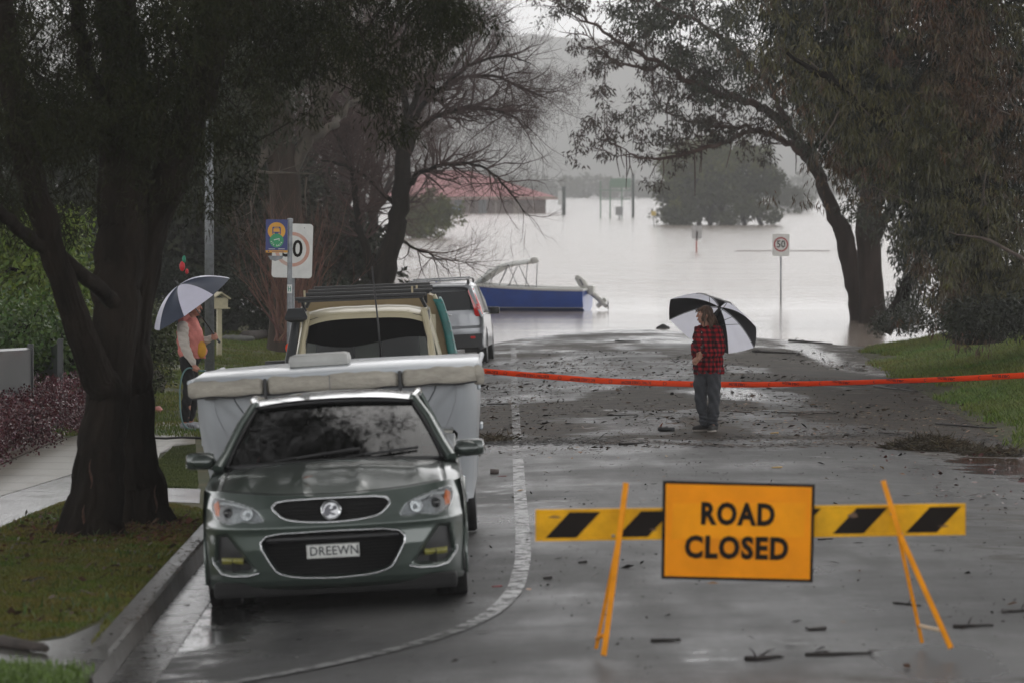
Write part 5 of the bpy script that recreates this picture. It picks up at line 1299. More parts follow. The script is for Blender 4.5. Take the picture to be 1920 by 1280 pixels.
    for an, to in (((-.03, -.10, .07), (.13, -.14, .045)), ((.03, .08, .07), (.19, .05, .045))):
        q = MB(); q.chain([(tuple(V(an) + V((-.02, .0, -.01))), .05), (tuple((V(an) + V(to)) / 2), .046), (to, .038)], 14); s = fuse(q, 'shoe', M('grey_runner', (.33, .34, .37), rough=.6, var=.3, vs=40), T, .008, 2)
        for k in (-.3, 0, .3):
            q = MB(); d = V(to) - V(an); p = (V(an) + V(to)) / 2 + d * k * .7; q.tube([p + V((-.01, -.048, .02)), p + V((.015, -.053, -.015))], .005, 5); q.build('stripe', M('dark_stripe', (.04, .04, .05)), s)
    lead = MB(); P = [(.26, -.24, .80), (.20, -.23, .775), (.13, -.205, .815), (.04, -.22, .86), (-.02, -.24, .83), (-.06, -.24, .74), (-.085, -.24, .60), (-.09, -.25, .45), (-.08, -.26, .25), (-.05, -.27, .08), (.02, -.30, .015), (.25, -.34, .012), (.6, -.5, .012)]
    Q = wob(P, 0, NR, 44); Q[1:-1] = (Q[:-2] + Q[2:]) / 2
    lead.tube([O + V(p) for p in Q], .011, 7)
    o = lead.build('garden_hose', M('teal_hose', (.10, .20, .20), rough=.35), None, True); tag(o, 'thin grey teal hose looping down from the hand of the person in pink', 'hose')
    NV_ = M('umbrella_navy', (.022, .032, .060), rough=.5, var=.15, spec=.25); UW = M('umbrella_lilac_white', (.62, .61, .72), rough=.4, var=.05, coat=.2)
    umbrella('golf_umbrella', 'navy and white golf umbrella hiding the head of the person in pink', O + V(hub), ax, O + V(hand), .628, [UW, NV_], 6.11, .48)
build_man()
# ================================================================== ROAD CLOSED BARRIER
YEL = M('barrier_yellow', (.60, .30, .02), rough=.4, var=.12, vs=5)
ORG = M('sign_orange', (.86, .29, .002), rough=.5, var=.13, vs=3.5, spec=.12)
ORL = M('leg_orange', (.80, .29, .006), rough=.5, var=.15, vs=9, spec=.15)
GALB = M('zinc_bolt', (.3, .3, .3), rough=.4, metal=.8)
INK = M('sign_black', (.010, .007, .005), rough=.6, spec=.12)
def build_barrier():
    a, b = gpt(1125, 1224), gpt(1757, 1212); mid = (a + b) / 2; D = 26.9
    T = thing('road_barrier', 'yellow and black striped barrier board with an orange ROAD CLOSED sign on splayed legs', 'barrier', (mid.x, D, mid.z))
    s = F / D
    L = lambda px, py, d=0.0: (pt(px, py, D + d) - V(T.location))
    # board
    A, B = L(1004, 984), L(1810, 972); mb = MB(); h = .094; th = .016
    def brd(t, v, dy): p = A + (B - A) * t; return (p.x, p.y + dy, p.z + v * h)
    mb.loft([[brd(t, v, dy) for t in np.linspace(0, 1, 20)] for v, dy in ((1, th), (1, -th), (.82, -th), (.80, -th + .004), (-.80, -th + .004), (-.82, -th), (-1, -th), (-1, th), (1, th))])
    for t in (0, 1): mb.add([brd(t, 1, th), brd(t, 1, -th), brd(t, -1, -th), brd(t, -1, th)], [(0, 1, 2, 3)])
    bo = mb.build('board', M('board_yellow', (.74, .38, .006), rough=.5, var=.22, vs=6, spec=.15), T)
    Lb = (B - A).length
    for c in (.087, .288 - .035, .50 - .1, .60, .755, .925):
        q = MB(); w = .036; sh = .028
        P = [brd(c - w - sh, -.80, -th + .001), brd(c + w - sh, -.80, -th + .001), brd(c + w + sh, .80, -th + .001), brd(c - w + sh, .80, -th + .001)]
        q.add(P + [(p[0], p[1] - .0012, p[2]) for p in P], [(0, 1, 2, 3), (4, 5, 6, 7), (0, 1, 5, 4), (1, 2, 6, 5), (2, 3, 7, 6), (3, 0, 4, 7)]); q.build('stripe', INK, bo)
    # sign panel in front of the board
    cx = [L(1243, 900, -.05), L(1528, 907, -.05), L(1524, 1091, -.05), L(1240, 1084, -.05)]
    def quad(P, dy, grow=0):
        c = sum((V(p) for p in P), V()) / 4; return [V((c.x + (p[0] - c.x) * (1 - grow), p[1] + dy, c.z + (p[2] - c.z) * (1 - grow * 1.5))) for p in P]
    q = MB(); F0, F1 = quad(cx, 0), quad(cx, .012); q.add(F0 + F1, [(0, 1, 2, 3), (4, 5, 6, 7), (0, 1, 5, 4), (1, 2, 6, 5), (2, 3, 7, 6), (3, 0, 4, 7)]); sp_ = q.build('sign_panel', INK, T)
    q = MB(); q.add(quad(cx, -.002, .040), [(0, 1, 2, 3)]); q.build('sign_face', ORG, sp_)
    # pocket of the panel through which the board is threaded: a raised band
    q = MB(); P = [L(1262, 943, -.056), L(1512, 941, -.056), L(1508, 1006, -.056), L(1258, 1010, -.056)]; P2 = [V(p) + V((0, .012, 0)) for p in P]; q.add(P + P2, [(0, 1, 2, 3), (0, 1, 5, 4), (1, 2, 6, 5), (2, 3, 7, 6), (3, 0, 4, 7)]); q.build('sign_band', M('band_orange', (.90, .33, .003), rough=.5, var=.13, vs=4, spec=.12), sp_)
    for txt, px, py, wpx in (('ROAD', 1383, 965, 138), ('CLOSED', 1381, 1028, 194)):
        p = L(px, py, -.0605 if txt == 'ROAD' else -.0605)
        o = text_part('lettering', txt, .205, INK, sp_, tuple(p), (math.pi / 2, 0, -.02 * 0), offset=.0085, space=1.14)
        o.rotation_euler = (math.pi / 2, .022, 0)
        o.scale = ((wpx / s) / o.dimensions.x, (44 / s) / o.dimensions.y, 1)
    # legs
    def leg(p0, p1, d0, d1, w=.026):
        q = MB(); a_, b_ = L(p0[0], p0[1], d0), L(p1[0], p1[1], d1); q.tube([a_, b_], w, 4, flat=.8); return q.build('leg', ORL, T)
    leg((1174, 905), (1132, 1228), -.06, -.30, .025); leg((1171, 950), (1118, 1214), .05, .38, .017)
    leg((1656, 900), (1690, 1010), -.06, -.09, .023); leg((1688, 1003), (1783, 1214), -.10, -.30, .024); leg((1676, 960), (1729, 1203), .05, .38, .017)
    for px, py in ((1164, 968), (1150, 1004), (1672, 962), (1690, 1000)):
        q = MB(); q.ell(tuple(L(px, py, -.075)), (.011, .008, .011), 10); q.build('bolt', GALB, T, True)
    for px, py, w_, h_ in ((1600, 965, .030, .014), (1040, 968, .035, .006), (1770, 985, .03, .005), (1225, 992, .02, .006)):
        q = MB(); c_ = L(px, py, -.0195); q.add([tuple(c_ + V((w_ * math.cos(a) * (1 + .35 * math.sin(3 * a + px)), 0, h_ * math.sin(a)))) for a in np.linspace(0, 6.283, 13)[:-1]], [tuple(range(12))]); q.build('scuff', M('scuff_brown', (.14, .08, .05), rough=.7), bo)
    q = MB(); q.tube([L(1131, 1190, -.27), L(1119, 1196, .34)], .012, 6); q.build('brace', ORL, T)
    q = MB(); q.tube([L(1770, 1182, -.27), L(1724, 1172, .34)], .012, 6); q.build('brace', M('pale_brace', (.6, .45, .3), rough=.4), T)
build_barrier()

# ================================================================== SIGNS AND POLES
GAL = M('galvanised_steel', (.20, .21, .22), rough=.42, metal=.55, var=.25, vs=14)
SWH = M('sign_white', (.66, .66, .63), rough=.35, var=.10, vs=7)
def rrect(w, h, r, n=5):
    out = []
    for cx, cz, a0 in ((w / 2 - r, h / 2 - r, 0), (-w / 2 + r, h / 2 - r, math.pi / 2), (-w / 2 + r, -h / 2 + r, math.pi), (w / 2 - r, -h / 2 + r, 3 * math.pi / 2)):
        out += [(cx + r * math.cos(a0 + math.pi / 2 * k / n), cz + r * math.sin(a0 + math.pi / 2 * k / n)) for k in range(n + 1)]
    return out
def ring_mb(r0, r1, y, n=48, cx=0, cz=0, sq=1.0):
    q = MB(); P = []
    for rr in (r0, r1): P.append([(cx + rr * math.cos(a) * sq, y, cz + rr * math.sin(a)) for a in np.linspace(0, 2 * math.pi, n + 1)[:-1]])
    q.loft(P, closed=True); return q
def speed_sign(name, label, base, ztop, w, h, post, ringm, rz=0, ry=0, extra=0):
    T = thing(name, label, 'road sign', base, (0, 0, rz))
    q = MB(); q.tube([(0, .03, -.4), (0, .03, ztop + extra)], post, 10); q.build('post', GAL, T, True)
    c = ztop - h / 2; q = MB(); q.T = Matrix.Translation((0, 0, c)) @ Matrix.Rotation(ry, 4, 'Y')
    q.prism(rrect(w, h, .05), 0, .004); pl = q.build('sign_plate', SWH, T)
    q = ring_mb(.43 * w, .345 * w, -.003); q.T = Matrix(); o = q.build('red_ring', ringm, pl); o.location = (0, 0, c + (.02 if h > w * 1.2 else 0)); o.rotation_euler = (0, ry, 0)
    t = text_part('lettering', '50', .36 * w / .5, INK, pl, (0, -.004, c + .02), (math.pi / 2, ry, 0), offset=.006 * w / .5, space=1.0)
    t.scale = (.50 * w / t.dimensions.x, .27 * w / .5 * .8 / t.dimensions.y, 1)
    for sx, sz in ((-.25, .42), (.25, .42), (-.1, -.42)):
        q = MB(); q.ell((sx * w * 1.2, -.004, c + sz * h), (.008, .004, .008), 8); q.build('screw', GAL, pl)
    return T
p = gpt(1464, 567); p = pt(1464, 567, 147); base = V((p.x, 147, -.35))
speed_sign('speed_sign', 'small 50 speed sign with dark red ring on a thin post in the flood water', base, pt(1464, 439, 147).z + .35, .55, .72, .028, M('ring_red', (.36, .02, .02), rough=.4), ry=.01)
def faded():
    m = M('faded_ring_orange', (.55, .20, .12), rough=.5, var=.3, vs=3, col2=(.52, .40, .34)); return m
d = 66.5; p = pt(546, 470, d); gz = g(p.x + .1, d)
speed_sign('speed_sign', 'large white speed sign with faded orange ring behind the bus stop post', (p.x, d + .35, gz), pt(546, 420, d).z - gz, .595, .80, .030, faded(), rz=0, ry=.03, extra=-.1)

def bus_stop():
    d = 64.0; top = pt(544, 413, d); bot = pt(541, 810, d); gz = g(bot.x, d)
    T = thing('bus_stop_post', 'grey steel bus stop post with a small blue bus sign near its top', 'bus stop', (bot.x, d, gz), (0, 0, 0))
    H = top.z - gz; dx = top.x - bot.x
    q = MB(); q.tube([(0, 0, -.3), (dx * .5, 0, H * .5), (dx, 0, H)], .036, 12); q.lathe([(.001, H + .03), (.042, H + .02), (.042, H - .03), (.036, H - .03)], (dx, 0, 0), n=14); q.build('post', GAL, T, True, angle=40)
    w, h = 41 / F * d, 62 / F * d; c = pt(519, 443, d) - V((bot.x, d, gz)); c.y = -.05
    q = MB(); q.T = Matrix.Translation(c) @ Matrix.Rotation(.01, 4, 'Y'); q.prism([(-w / 2, -h / 2), (w / 2, -h / 2), (w / 2, h / 2), (-w / 2, h / 2)], 0, .004); pl = q.build('sign_plate', M('bus_blue', (.018, .03, .16), rough=.35, var=.1), T)
    c2 = pt(516, 484, d) - V((bot.x, d, gz)); q = MB(); q.T = Matrix.Translation((c2.x, -.03, c2.z)); q.prism([(-.10, .03), (.12, .03), (.10, -.01), (0, -.045), (-.07, -.02)], 0, .004); q.build('bracket', GAL, T)
    YB = M('bus_yellow', (.62, .30, .015), rough=.35)
    def disc(r, x, z, y, mat, nm):
        q = MB(); q.prism([(c.x + x + r * math.cos(a), c.z + z + r * math.sin(a)) for a in np.linspace(0, 2 * math.pi, 41)[:-1]], c.y + y, c.y + y + .001); return q.build(nm, mat, pl)
    u = w / 41
    bd = disc(16.5 * u, 0, 9.5 * u, -.002, YB, 'yellow_disc')
    BL = M('bus_blue')
    q = MB(); X, Z, Y = c.x, c.z + 10 * u, c.y - .0035
    body = [(x + X, z + Z) for x, z in rrect(16 * u, 15 * u, 2.5 * u, 3)]
    q.prism(body, Y, Y + .001); q.box((X - 5 * u, Y, Z - 8.5 * u), (3 * u, .001, 3 * u)); q.box((X + 5 * u, Y, Z - 8.5 * u), (3 * u, .001, 3 * u)); q.build('bus_symbol', BL, pl)
    q = MB(); q.prism([(X - 6.3 * u, Z - 2 * u), (X + 6.3 * u, Z - 2 * u), (X + 5.6 * u, Z + 4.5 * u), (X - 5.6 * u, Z + 4.5 * u)], Y - .0012, Y - .0004); q.build('bus_window', YB, pl)
    q = MB(); q.box((X, Y - .001, Z + 6 * u), (8 * u, .001, 1 * u)); q.build('bus_headsign', YB, pl)
    for s in (-1, 1): q = MB(); q.ell((X + s * 5 * u, Y - .001, Z - 5 * u), (1.4 * u, .001, 1.4 * u), 10); q.build('bus_lamp', YB, pl)
    disc(13 * u, 0, -8.5 * u, -.006, M('sticker_green', (.02, .26, .10), rough=.4), 'green_sticker')
    WT = M('print_white', (.7, .7, .68), rough=.5)
    q = MB(); q.tube([(X - 5 * u, Y - .004, c.z - 7.2 * u), (X + 5.5 * u, Y - .004, c.z - 4.8 * u), (X + 4.6 * u, Y - .004, c.z - 8.6 * u)], .9 * u, 4); q.build('seat_mark', WT, pl)
    txt = 'sit here'[::1]
    for k, ch in enumerate('sit here'):
        a = math.radians(-170 + k * 21)
        if ch != ' ': text_part('sticker_letter', ch, 5.2 * u, WT, pl, (X + 9.3 * u * math.cos(a), Y - .004, c.z - 8.5 * u + 9.3 * u * math.sin(a)), (math.pi / 2, -(a + math.pi / 2), 0), offset=.0008)
    q = MB(); q.box((c.x, c.y - .003, c.z - h / 2 + 2.3 * u), (w, .0015, 4.4 * u)); yb = q.build('yellow_strip', YB, pl)
    q = MB(); q.box((c.x + 2 * u, c.y - .0045, c.z - h / 2 + 2.3 * u), (22 * u, .001, .9 * u)); q.build('strip_text_line', BL, yb)
    q = MB(); q.ell((c.x - 15 * u, c.y - .0045, c.z - h / 2 + 2.3 * u), (1.8 * u, .001, 1.3 * u), 10); q.build('strip_arrow', BL, yb)
    q = MB(); q.box((c.x - 9 * u, c.y - .001, c.z - 24 * u), (12 * u, .001, .7 * u)); q.build('small_text_line', WT, pl); q = MB(); q.box((c.x + 9 * u, c.y - .001, c.z - 24 * u), (12 * u, .001, .9 * u)); q.build('small_text_line', WT, pl)
    # H sticker wrapped on the post
    hp = pt(543, 542, d) - V((bot.x, d, gz)); q = MB()
    q.loft([[(hp.x + .0375 * math.sin(a), -.0375 * math.cos(a), hp.z + z) for a in np.linspace(-1.3, 1.3, 10)] for z in (-.062, .062)]); st = q.build('sticker', M('sticker_white', (.6, .6, .58), rough=.4), T, True)
    q = MB(); Gm = M('sticker_green_ink', (.0, .20, .13), rough=.4); q.box((hp.x - .016, -.0385, hp.z), (.009, .002, .07)); q.box((hp.x + .016, -.0385, hp.z), (.009, .002, .07)); q.box((hp.x, -.040, hp.z), (.03, .002, .01)); q.build('letter_h', Gm, st)
    return T, V((bot.x, d, gz))
bt, bbase = bus_stop()

# orange cable warning tape tied to the bus stop post
def tape():
    d = 64.0; OR = M('tape_orange', (.98, .09, .012), rough=.45, spec=.2, var=.06, transl=.3)
    keys = [(541, 652), (700, 676), (897, 694), (1000, 703), (1120, 713), (1240, 718), (1340, 720.5), (1460, 720), (1600, 716.5), (1760, 711), (1920, 703), (2060, 693)]
    kx = np.array([k[0] for k in keys], float); ky = np.array([k[1] for k in keys], float)
    xs = np.linspace(541, 2060, 240); ys_ = np.interp(xs, kx, ky)
    for _ in range(40): ys_[1:-1] = (ys_[:-2] + 2 * ys_[1:-1] + ys_[2:]) / 4
    dd = np.interp(xs, [541, 1300, 2060], [63.94, 63.2, 58.6])
    mid = [pt(x, y, q) for x, y, q in zip(xs, ys_, dd)]
    T = thing('warning_tape', 'orange cable warning tape stretched across the road behind the woman', 'tape', mid[0])
    q = MB(); hw = .040
    def rowp(i, v):
        tw = .35 * math.sin(i * .045) + .25
        return mid[i] - mid[0] + V((0, hw * v * math.sin(tw) * -1, hw * v * math.cos(tw)))
    q.loft([[rowp(i, v) for i in range(len(mid))] for v in (-1, -.3, .3, 1)]); tp = q.build('ribbon', OR, T, True, solid=.0015)
    q = MB(); q.ell((.0, -.04, .0), (.045, .03, .07), 12); q.box((-.01, -.05, -.10), (.03, .01, .16), rx=.1); q.box((.02, -.05, -.13), (.03, .01, .12), ry=.2); q.build('knot', OR, T, True)
    TI = M('tape_ink', (.02, .004, .004), rough=.5)
    # the print hangs upside down: repeated every 0.73 m
    x = 905.0; n = 0
    while x < 1925:
        i = int(np.interp(x, xs, range(len(xs)))); p = mid[i]; e = (mid[i + 1] - mid[i - 1]).normalized(); tw = .35 * math.sin(i * .045) + .25
        ang = math.atan2(e.z, e.x)
        o = text_part('tape_print', 'ELECTRIC CABLE BELOW', .054, TI, tp, tuple(p - mid[0] + V((0, -.006, .0))), (0, 0, 0), ext=.0008, offset=.0006)
        nx = e; up = V((0, -math.sin(tw), math.cos(tw))); nx = nx.normalized(); zz = nx.cross(up).normalized()
        o.matrix_local = Matrix.Translation(p - mid[0] + zz * .004) @ Matrix((-nx, -up, nx.cross(up))).transposed().to_4x4() @ Matrix.Diagonal((.46 / o.dimensions.x, 1, 1, 1))
        j = int(np.interp(x + 49, xs, range(len(xs)))); pj = mid[min(j, len(mid) - 2)]
        r_ = MB(); tj = .35 * math.sin(j * .045) + .25
        r_.tube([pj - mid[0] + V((.022 * math.cos(a), -.006 - .022 * math.sin(a) * math.sin(tj) , .022 * math.sin(a) * math.cos(tj))) for a in np.linspace(0, 2 * math.pi, 13)[:-1]], .003, 4, closed=True)
        r_.build('tape_symbol', TI, tp)
        x += 98.5
tape()

def lamp_pole():
    d = 75; b = pt(393, 690, d); gz = g(b.x, d)
    T = thing('street_lamp', 'tall galvanised street lamp pole rising from the lawn behind the person in pink', 'street lamp', (b.x, d, gz))
    q = MB(); q.tube([(0, 0, -.3), (0, 0, 3), (.01, 0, 8.5)], [.085, .075, .05], 14); q.lathe([(.16, .0), (.16, .03), (.085, .05)], n=16); q.build('pole', GAL, T, True)
    q = MB(); q.tube([(.01, 0, 8.4), (.2, -.0, 8.9), (.8, -.0, 9.2), (1.5, 0, 9.25)], [.04, .035, .03, .03], 8); a_ = q.build('arm', GAL, T, True)
    q = MB(); q.ell((1.75, 0, 9.25), (.32, .13, .07), 16); q.build('lantern', M('lantern_grey', (.3, .3, .3)), a_, True)
lamp_pole()
def mailbox():
    d = 92; b = pt(411, 628, d); gz = g(b.x, d); s = F / d
    T = thing('letterbox', 'cream letterbox with a little gabled roof on a post at the lawn edge', 'letterbox', (b.x, d, gz), (0, 0, .35))
    CR = M('cream_paint', (.50, .45, .30), rough=.5, var=.15); top = pt(411, 553, d).z - gz
    q = MB(); q.box((0, 0, top * .5 - .1), (.09, .09, top)); q.build('post', CR, T)
    q = MB(); q.box((0, 0, top - .16), (.30, .26, .20), ch=.01); q.box((0, -.135, top - .12), (.20, .01, .03)); q.build('box', CR, T)
    q = MB(); q.prism([(-.20, top - .07), (0, top + .06), (.20, top - .07), (.19, top - .09), (0, top + .03), (-.19, top - .09)], -.19, .19); q.build('roof', CR, T)
    q = MB(); q.box((0, -.02, top - .27), (.36, .32, .025)); q.build('shelf', CR, T)
mailbox()
# ================================================================== VEGETATION
def rng(s): return np.random.default_rng(s)
BARK = M('dark_bark', (.008, .0065, .005), rough=.95, vs=5, col2=(.022, .017, .013), bump=1.0, bs=16, stretch=(1, 1, .25), spec=.1)
def px_points(poly, n, d0, d1, r):
    """random points in the volume seen through an outline, between two distances"""
    xs = [p[0] for p in poly]; ys = [p[1] for p in poly]; out = []
    while len(out) < n:
        X = r.uniform(min(xs), max(xs), n * 2); Y = r.uniform(min(ys), max(ys), n * 2); ok = inpoly(poly, X, Y)
        for x, y in zip(X[ok], Y[ok]): out.append(tuple(pt(x, y, r.uniform(d0, d1))))
    return np.array(out[:n])
def limb(pxs, radii, r, amp=.03, k=None):
    """limb through (px, py, distance) points"""
    P = wob([pt(*p) for p in pxs], amp, r, k); t = np.linspace(0, 1, len(P)); ts = np.linspace(0, 1, len(radii))
    return P, np.interp(t, ts, radii)

# ---- foreground tree with two stems ---------------------------------------
def tree_front():
    r = rng(31); base = gpt(205, 968)
    T = thing('street_tree', 'large dark tree with two blackened stems on the grass verge beside the sedan', 'tree')
    L = []
    L.append(limb([(172, 1010, 38.6), (178, 940, 38.6), (190, 860, 38.7), (200, 760, 38.9), (212, 660, 39), (222, 540, 39.2), (230, 420, 39.4), (236, 300, 39.5), (240, 180, 39.6), (225, 60, 39.7), (205, -80, 39.8), (190, -400, 40)], [.215, .195, .185, .205, .215, .23, .225, .20, .17, .14, .12, .06], r, .014, 40))
    L.append(limb([(276, 985, 40.2), (262, 900, 40.2), (252, 800, 40.1), (243, 700, 39.9), (238, 600, 39.6), (250, 500, 39.6), (272, 420, 39.6), (300, 380, 39.6), (330, 310, 39.5), (360, 220, 39.4), (392, 130, 39.3), (408, 20, 39.2), (430, -160, 39), (500, -420, 38.5)], [.19, .17, .175, .19, .21, .20, .17, .15, .125, .12, .11, .10, .08, .05], r, .014, 44))
    L.append(limb([(205, 740, 38.9), (170, 680, 38.6), (140, 600, 38.3), (112, 520, 38.0), (88, 430, 37.8), (60, 340, 37.6), (35, 240, 37.4), (15, 120, 37.2), (0, 0, 37), (-30, -150, 37)], [.17, .13, .12, .115, .115, .11, .11, .115, .11, .08], r, .01, 34))
    L.append(limb([(222, 580, 39.1), (190, 545, 38.7), (165, 525, 38.4), (140, 505, 38.2), (115, 478, 38.1)], [.09, .07, .07, .065, .05], r, .008, 12))
    L.append(limb([(100, 470, 38), (60, 450, 37.6), (25, 420, 37.2), (-20, 380, 36.6)], [.085, .06, .055, .05], r, .01, 12))
    L.append(limb([(240, 300, 39.5), (190, 200, 39), (150, 90, 38.6), (130, -60, 38)], [.09, .075, .065, .05], r, .02, 14))
    L.append(limb([(408, 20, 39.2), (500, -60, 38.5), (640, -110, 38), (820, -120, 37.5), (1000, -170, 37)], [.09, .07, .06, .04, .02], r, .03, 20))
    L.append(limb([(236, 330, 39.5), (300, 190, 41), (420, 60, 42), (560, -40, 43), (700, -90, 44)], [.07, .06, .05, .04, .02], r, .03, 20))
    # the three heavy stems get ridged bark and root flare
    def bark_tube(P, rr, n=84, seed=0, flare=0):
        P = np.array(P); t = np.linspace(0, 1, len(P)); tt = np.linspace(0, 1, len(P) * 5); Q = np.stack([np.interp(tt, t, P[:, i]) for i in range(3)], 1); R = np.interp(tt, t, rr)
        d = np.gradient(Q, axis=0); d /= np.linalg.norm(d, axis=1, keepdims=True); u = np.cross(d, [.2, .97, 0]); u /= np.linalg.norm(u, axis=1, keepdims=True); w = np.cross(d, u)
        a = np.arange(n) * 2 * math.pi / n; A, Zs = np.meshgrid(a, np.arange(len(Q)) * 1.0); hgt = np.concatenate([[0], np.cumsum(np.linalg.norm(np.diff(Q, axis=0), axis=1))])[:, None]
        rid = (np.abs(vnoise(A * 4.6 + 20, hgt * 3.2 + 0 * A, seed) - .5) * 2) ** .6; rid2 = vnoise(A * 9.5 + 9, hgt * 9 + 0 * A, seed + 5)
        k = 1 + .13 * (rid - .6) + .06 * (rid2 - .5) + .10 * (vnoise(A * .95, hgt * 1.2 + 0 * A, seed + 8) - .5)
        if flare: k = k * (1 + flare * np.exp(-hgt / .20) * (.45 + .85 * np.cos(A * 2.5 + seed + np.sin(A) * .8) ** 2) + .12 * np.exp(-hgt / .6))
        ring = Q[:, None, :] + (u[:, None, :] * np.cos(A)[..., None] + w[:, None, :] * np.sin(A)[..., None]) * (R[:, None] * k)[..., None]
        i = np.arange(len(Q) - 1)[:, None]; j = np.arange(n)[None]; jn = (j + 1) % n
        return ring.reshape(-1, 3), np.stack([i * n + j, i * n + jn, (i + 1) * n + jn, (i + 1) * n + j], -1).reshape(-1, 4)
    for q_, (P_, r_) in enumerate(L[:3]):
        v, f = bark_tube(P_, r_, seed=200 + q_ * 20, flare=.30 if q_ < 2 else 0); np_mesh('stem', v, f, BARK, T, True)
    L = L[3:]
    tubes_mesh('limbs', L, BARK, T)
    # torn bark low on the stems
    for px, py, yy, w in ((170, 893, 38.6, .014), (158, 978, 38.6, .022), (292, 940, 40.2, .014)):
        q = MB(); pts = [(math.sin(k * 1.3) * .012, 0, .05 * k - .1) for k in range(6)]; q.tube(pts, [.004, w * .7, w, w * .8, w * .5, .003], 6, flat=.35); o = q.build('torn_bark', M('torn_bark', (.075, .034, .022), rough=.8, var=.6, vs=20), T, True); o.location = pt(px, py, yy - .225)
    # leafy sprays: the visible underside of the crown and the part above the road
    reg = [(-60, -60), (900, -60), (905, 20), (870, 75), (830, 110), (760, 210), (725, 290), (690, 300), (690, 190), (620, 170), (590, 130), (545, 240), (520, 330), (500, 360), (440, 300), (400, 400), (330, 470), (290, 390), (250, 420), (100, 460), (40, 400), (-60, 420)]
    def clustered(poly, seeds, per, jit, d0, d1):
        c = px_points(poly, seeds, d0, d1, r); c = np.repeat(c, per, 0); return c + r.normal(size=c.shape) * np.array([jit, jit * 1.5, jit])
    reg = [(-60, -60), (600, -60), (590, 120), (560, 150), (520, 260), (500, 320), (440, 300), (400, 380), (330, 420), (290, 330), (250, 380), (100, 430), (40, 380), (-60, 400)]
    A = clustered(reg, 72, 7, .17, 37.0, 44.0)
    top = [(-60, -60), (895, -60), (885, 15), (850, 50), (790, 70), (720, 80), (640, 90), (520, 150), (380, 210), (200, 240), (-60, 280)]
    B = clustered(top, 84, 7, .17, 36.5, 44.5)
    sprays = []
    for cx, cy, n_, h in ((300, 250, 26, 210), (250, 330, 20, 160), (420, 230, 20, 160), (180, 300, 20, 170), (60, 230, 18, 150), (725, 190, 16, 150), (742, 110, 16, 110), (650, 110, 16, 120), (820, 70, 12, 60), (540, 160, 16, 150), (862, 35, 8, 40), (610, 70, 12, 80)):
        for k in range(n_): sprays.append(tuple(pt(cx + r.normal() * 42, cy - h * .5 + r.uniform(0, h), r.uniform(38, 43))))
    C_ = np.concatenate([A, B, np.array(sprays)])
    m = M('olive_needles', (.009, .011, .005), rough=.7, vs=2, col2=(.026, .028, .011), rand=.45, spec=.08)
    foliage('crown', C_, r.uniform(.12, .26, len(C_)), 64, .085, .0065, m, T, droop=.75, rnd=r)
    # upper crown over the sedan: larger sprays out of the frame that shade and are mirrored in the paint
    q = r.normal(size=(420, 3)); q /= np.linalg.norm(q, axis=1, keepdims=True); q *= (r.random(420) ** .4)[:, None]
    U_ = np.array([-3.2, 35.5, 9.4]) + q * np.array([4.2, 9.5, 2.7]); U_ = U_[(U_[:, 2] > 5.0 + .05 * np.maximum(0, U_[:, 1] - 30))]
    foliage('upper_crown', U_, r.uniform(.4, .8, len(U_)), 46, .26, .045, m, T, droop=.4, rnd=r)
    tw = []
    for c in C_[::5]:
        tw.append((np.array([c, c + [r.normal() * .1, r.normal() * .1, .25], c + [r.normal() * .25, r.normal() * .25, .6]]), np.array([.003, .005, .008])))
    tubes_mesh('twigs', tw, BARK, T)
tree_front()

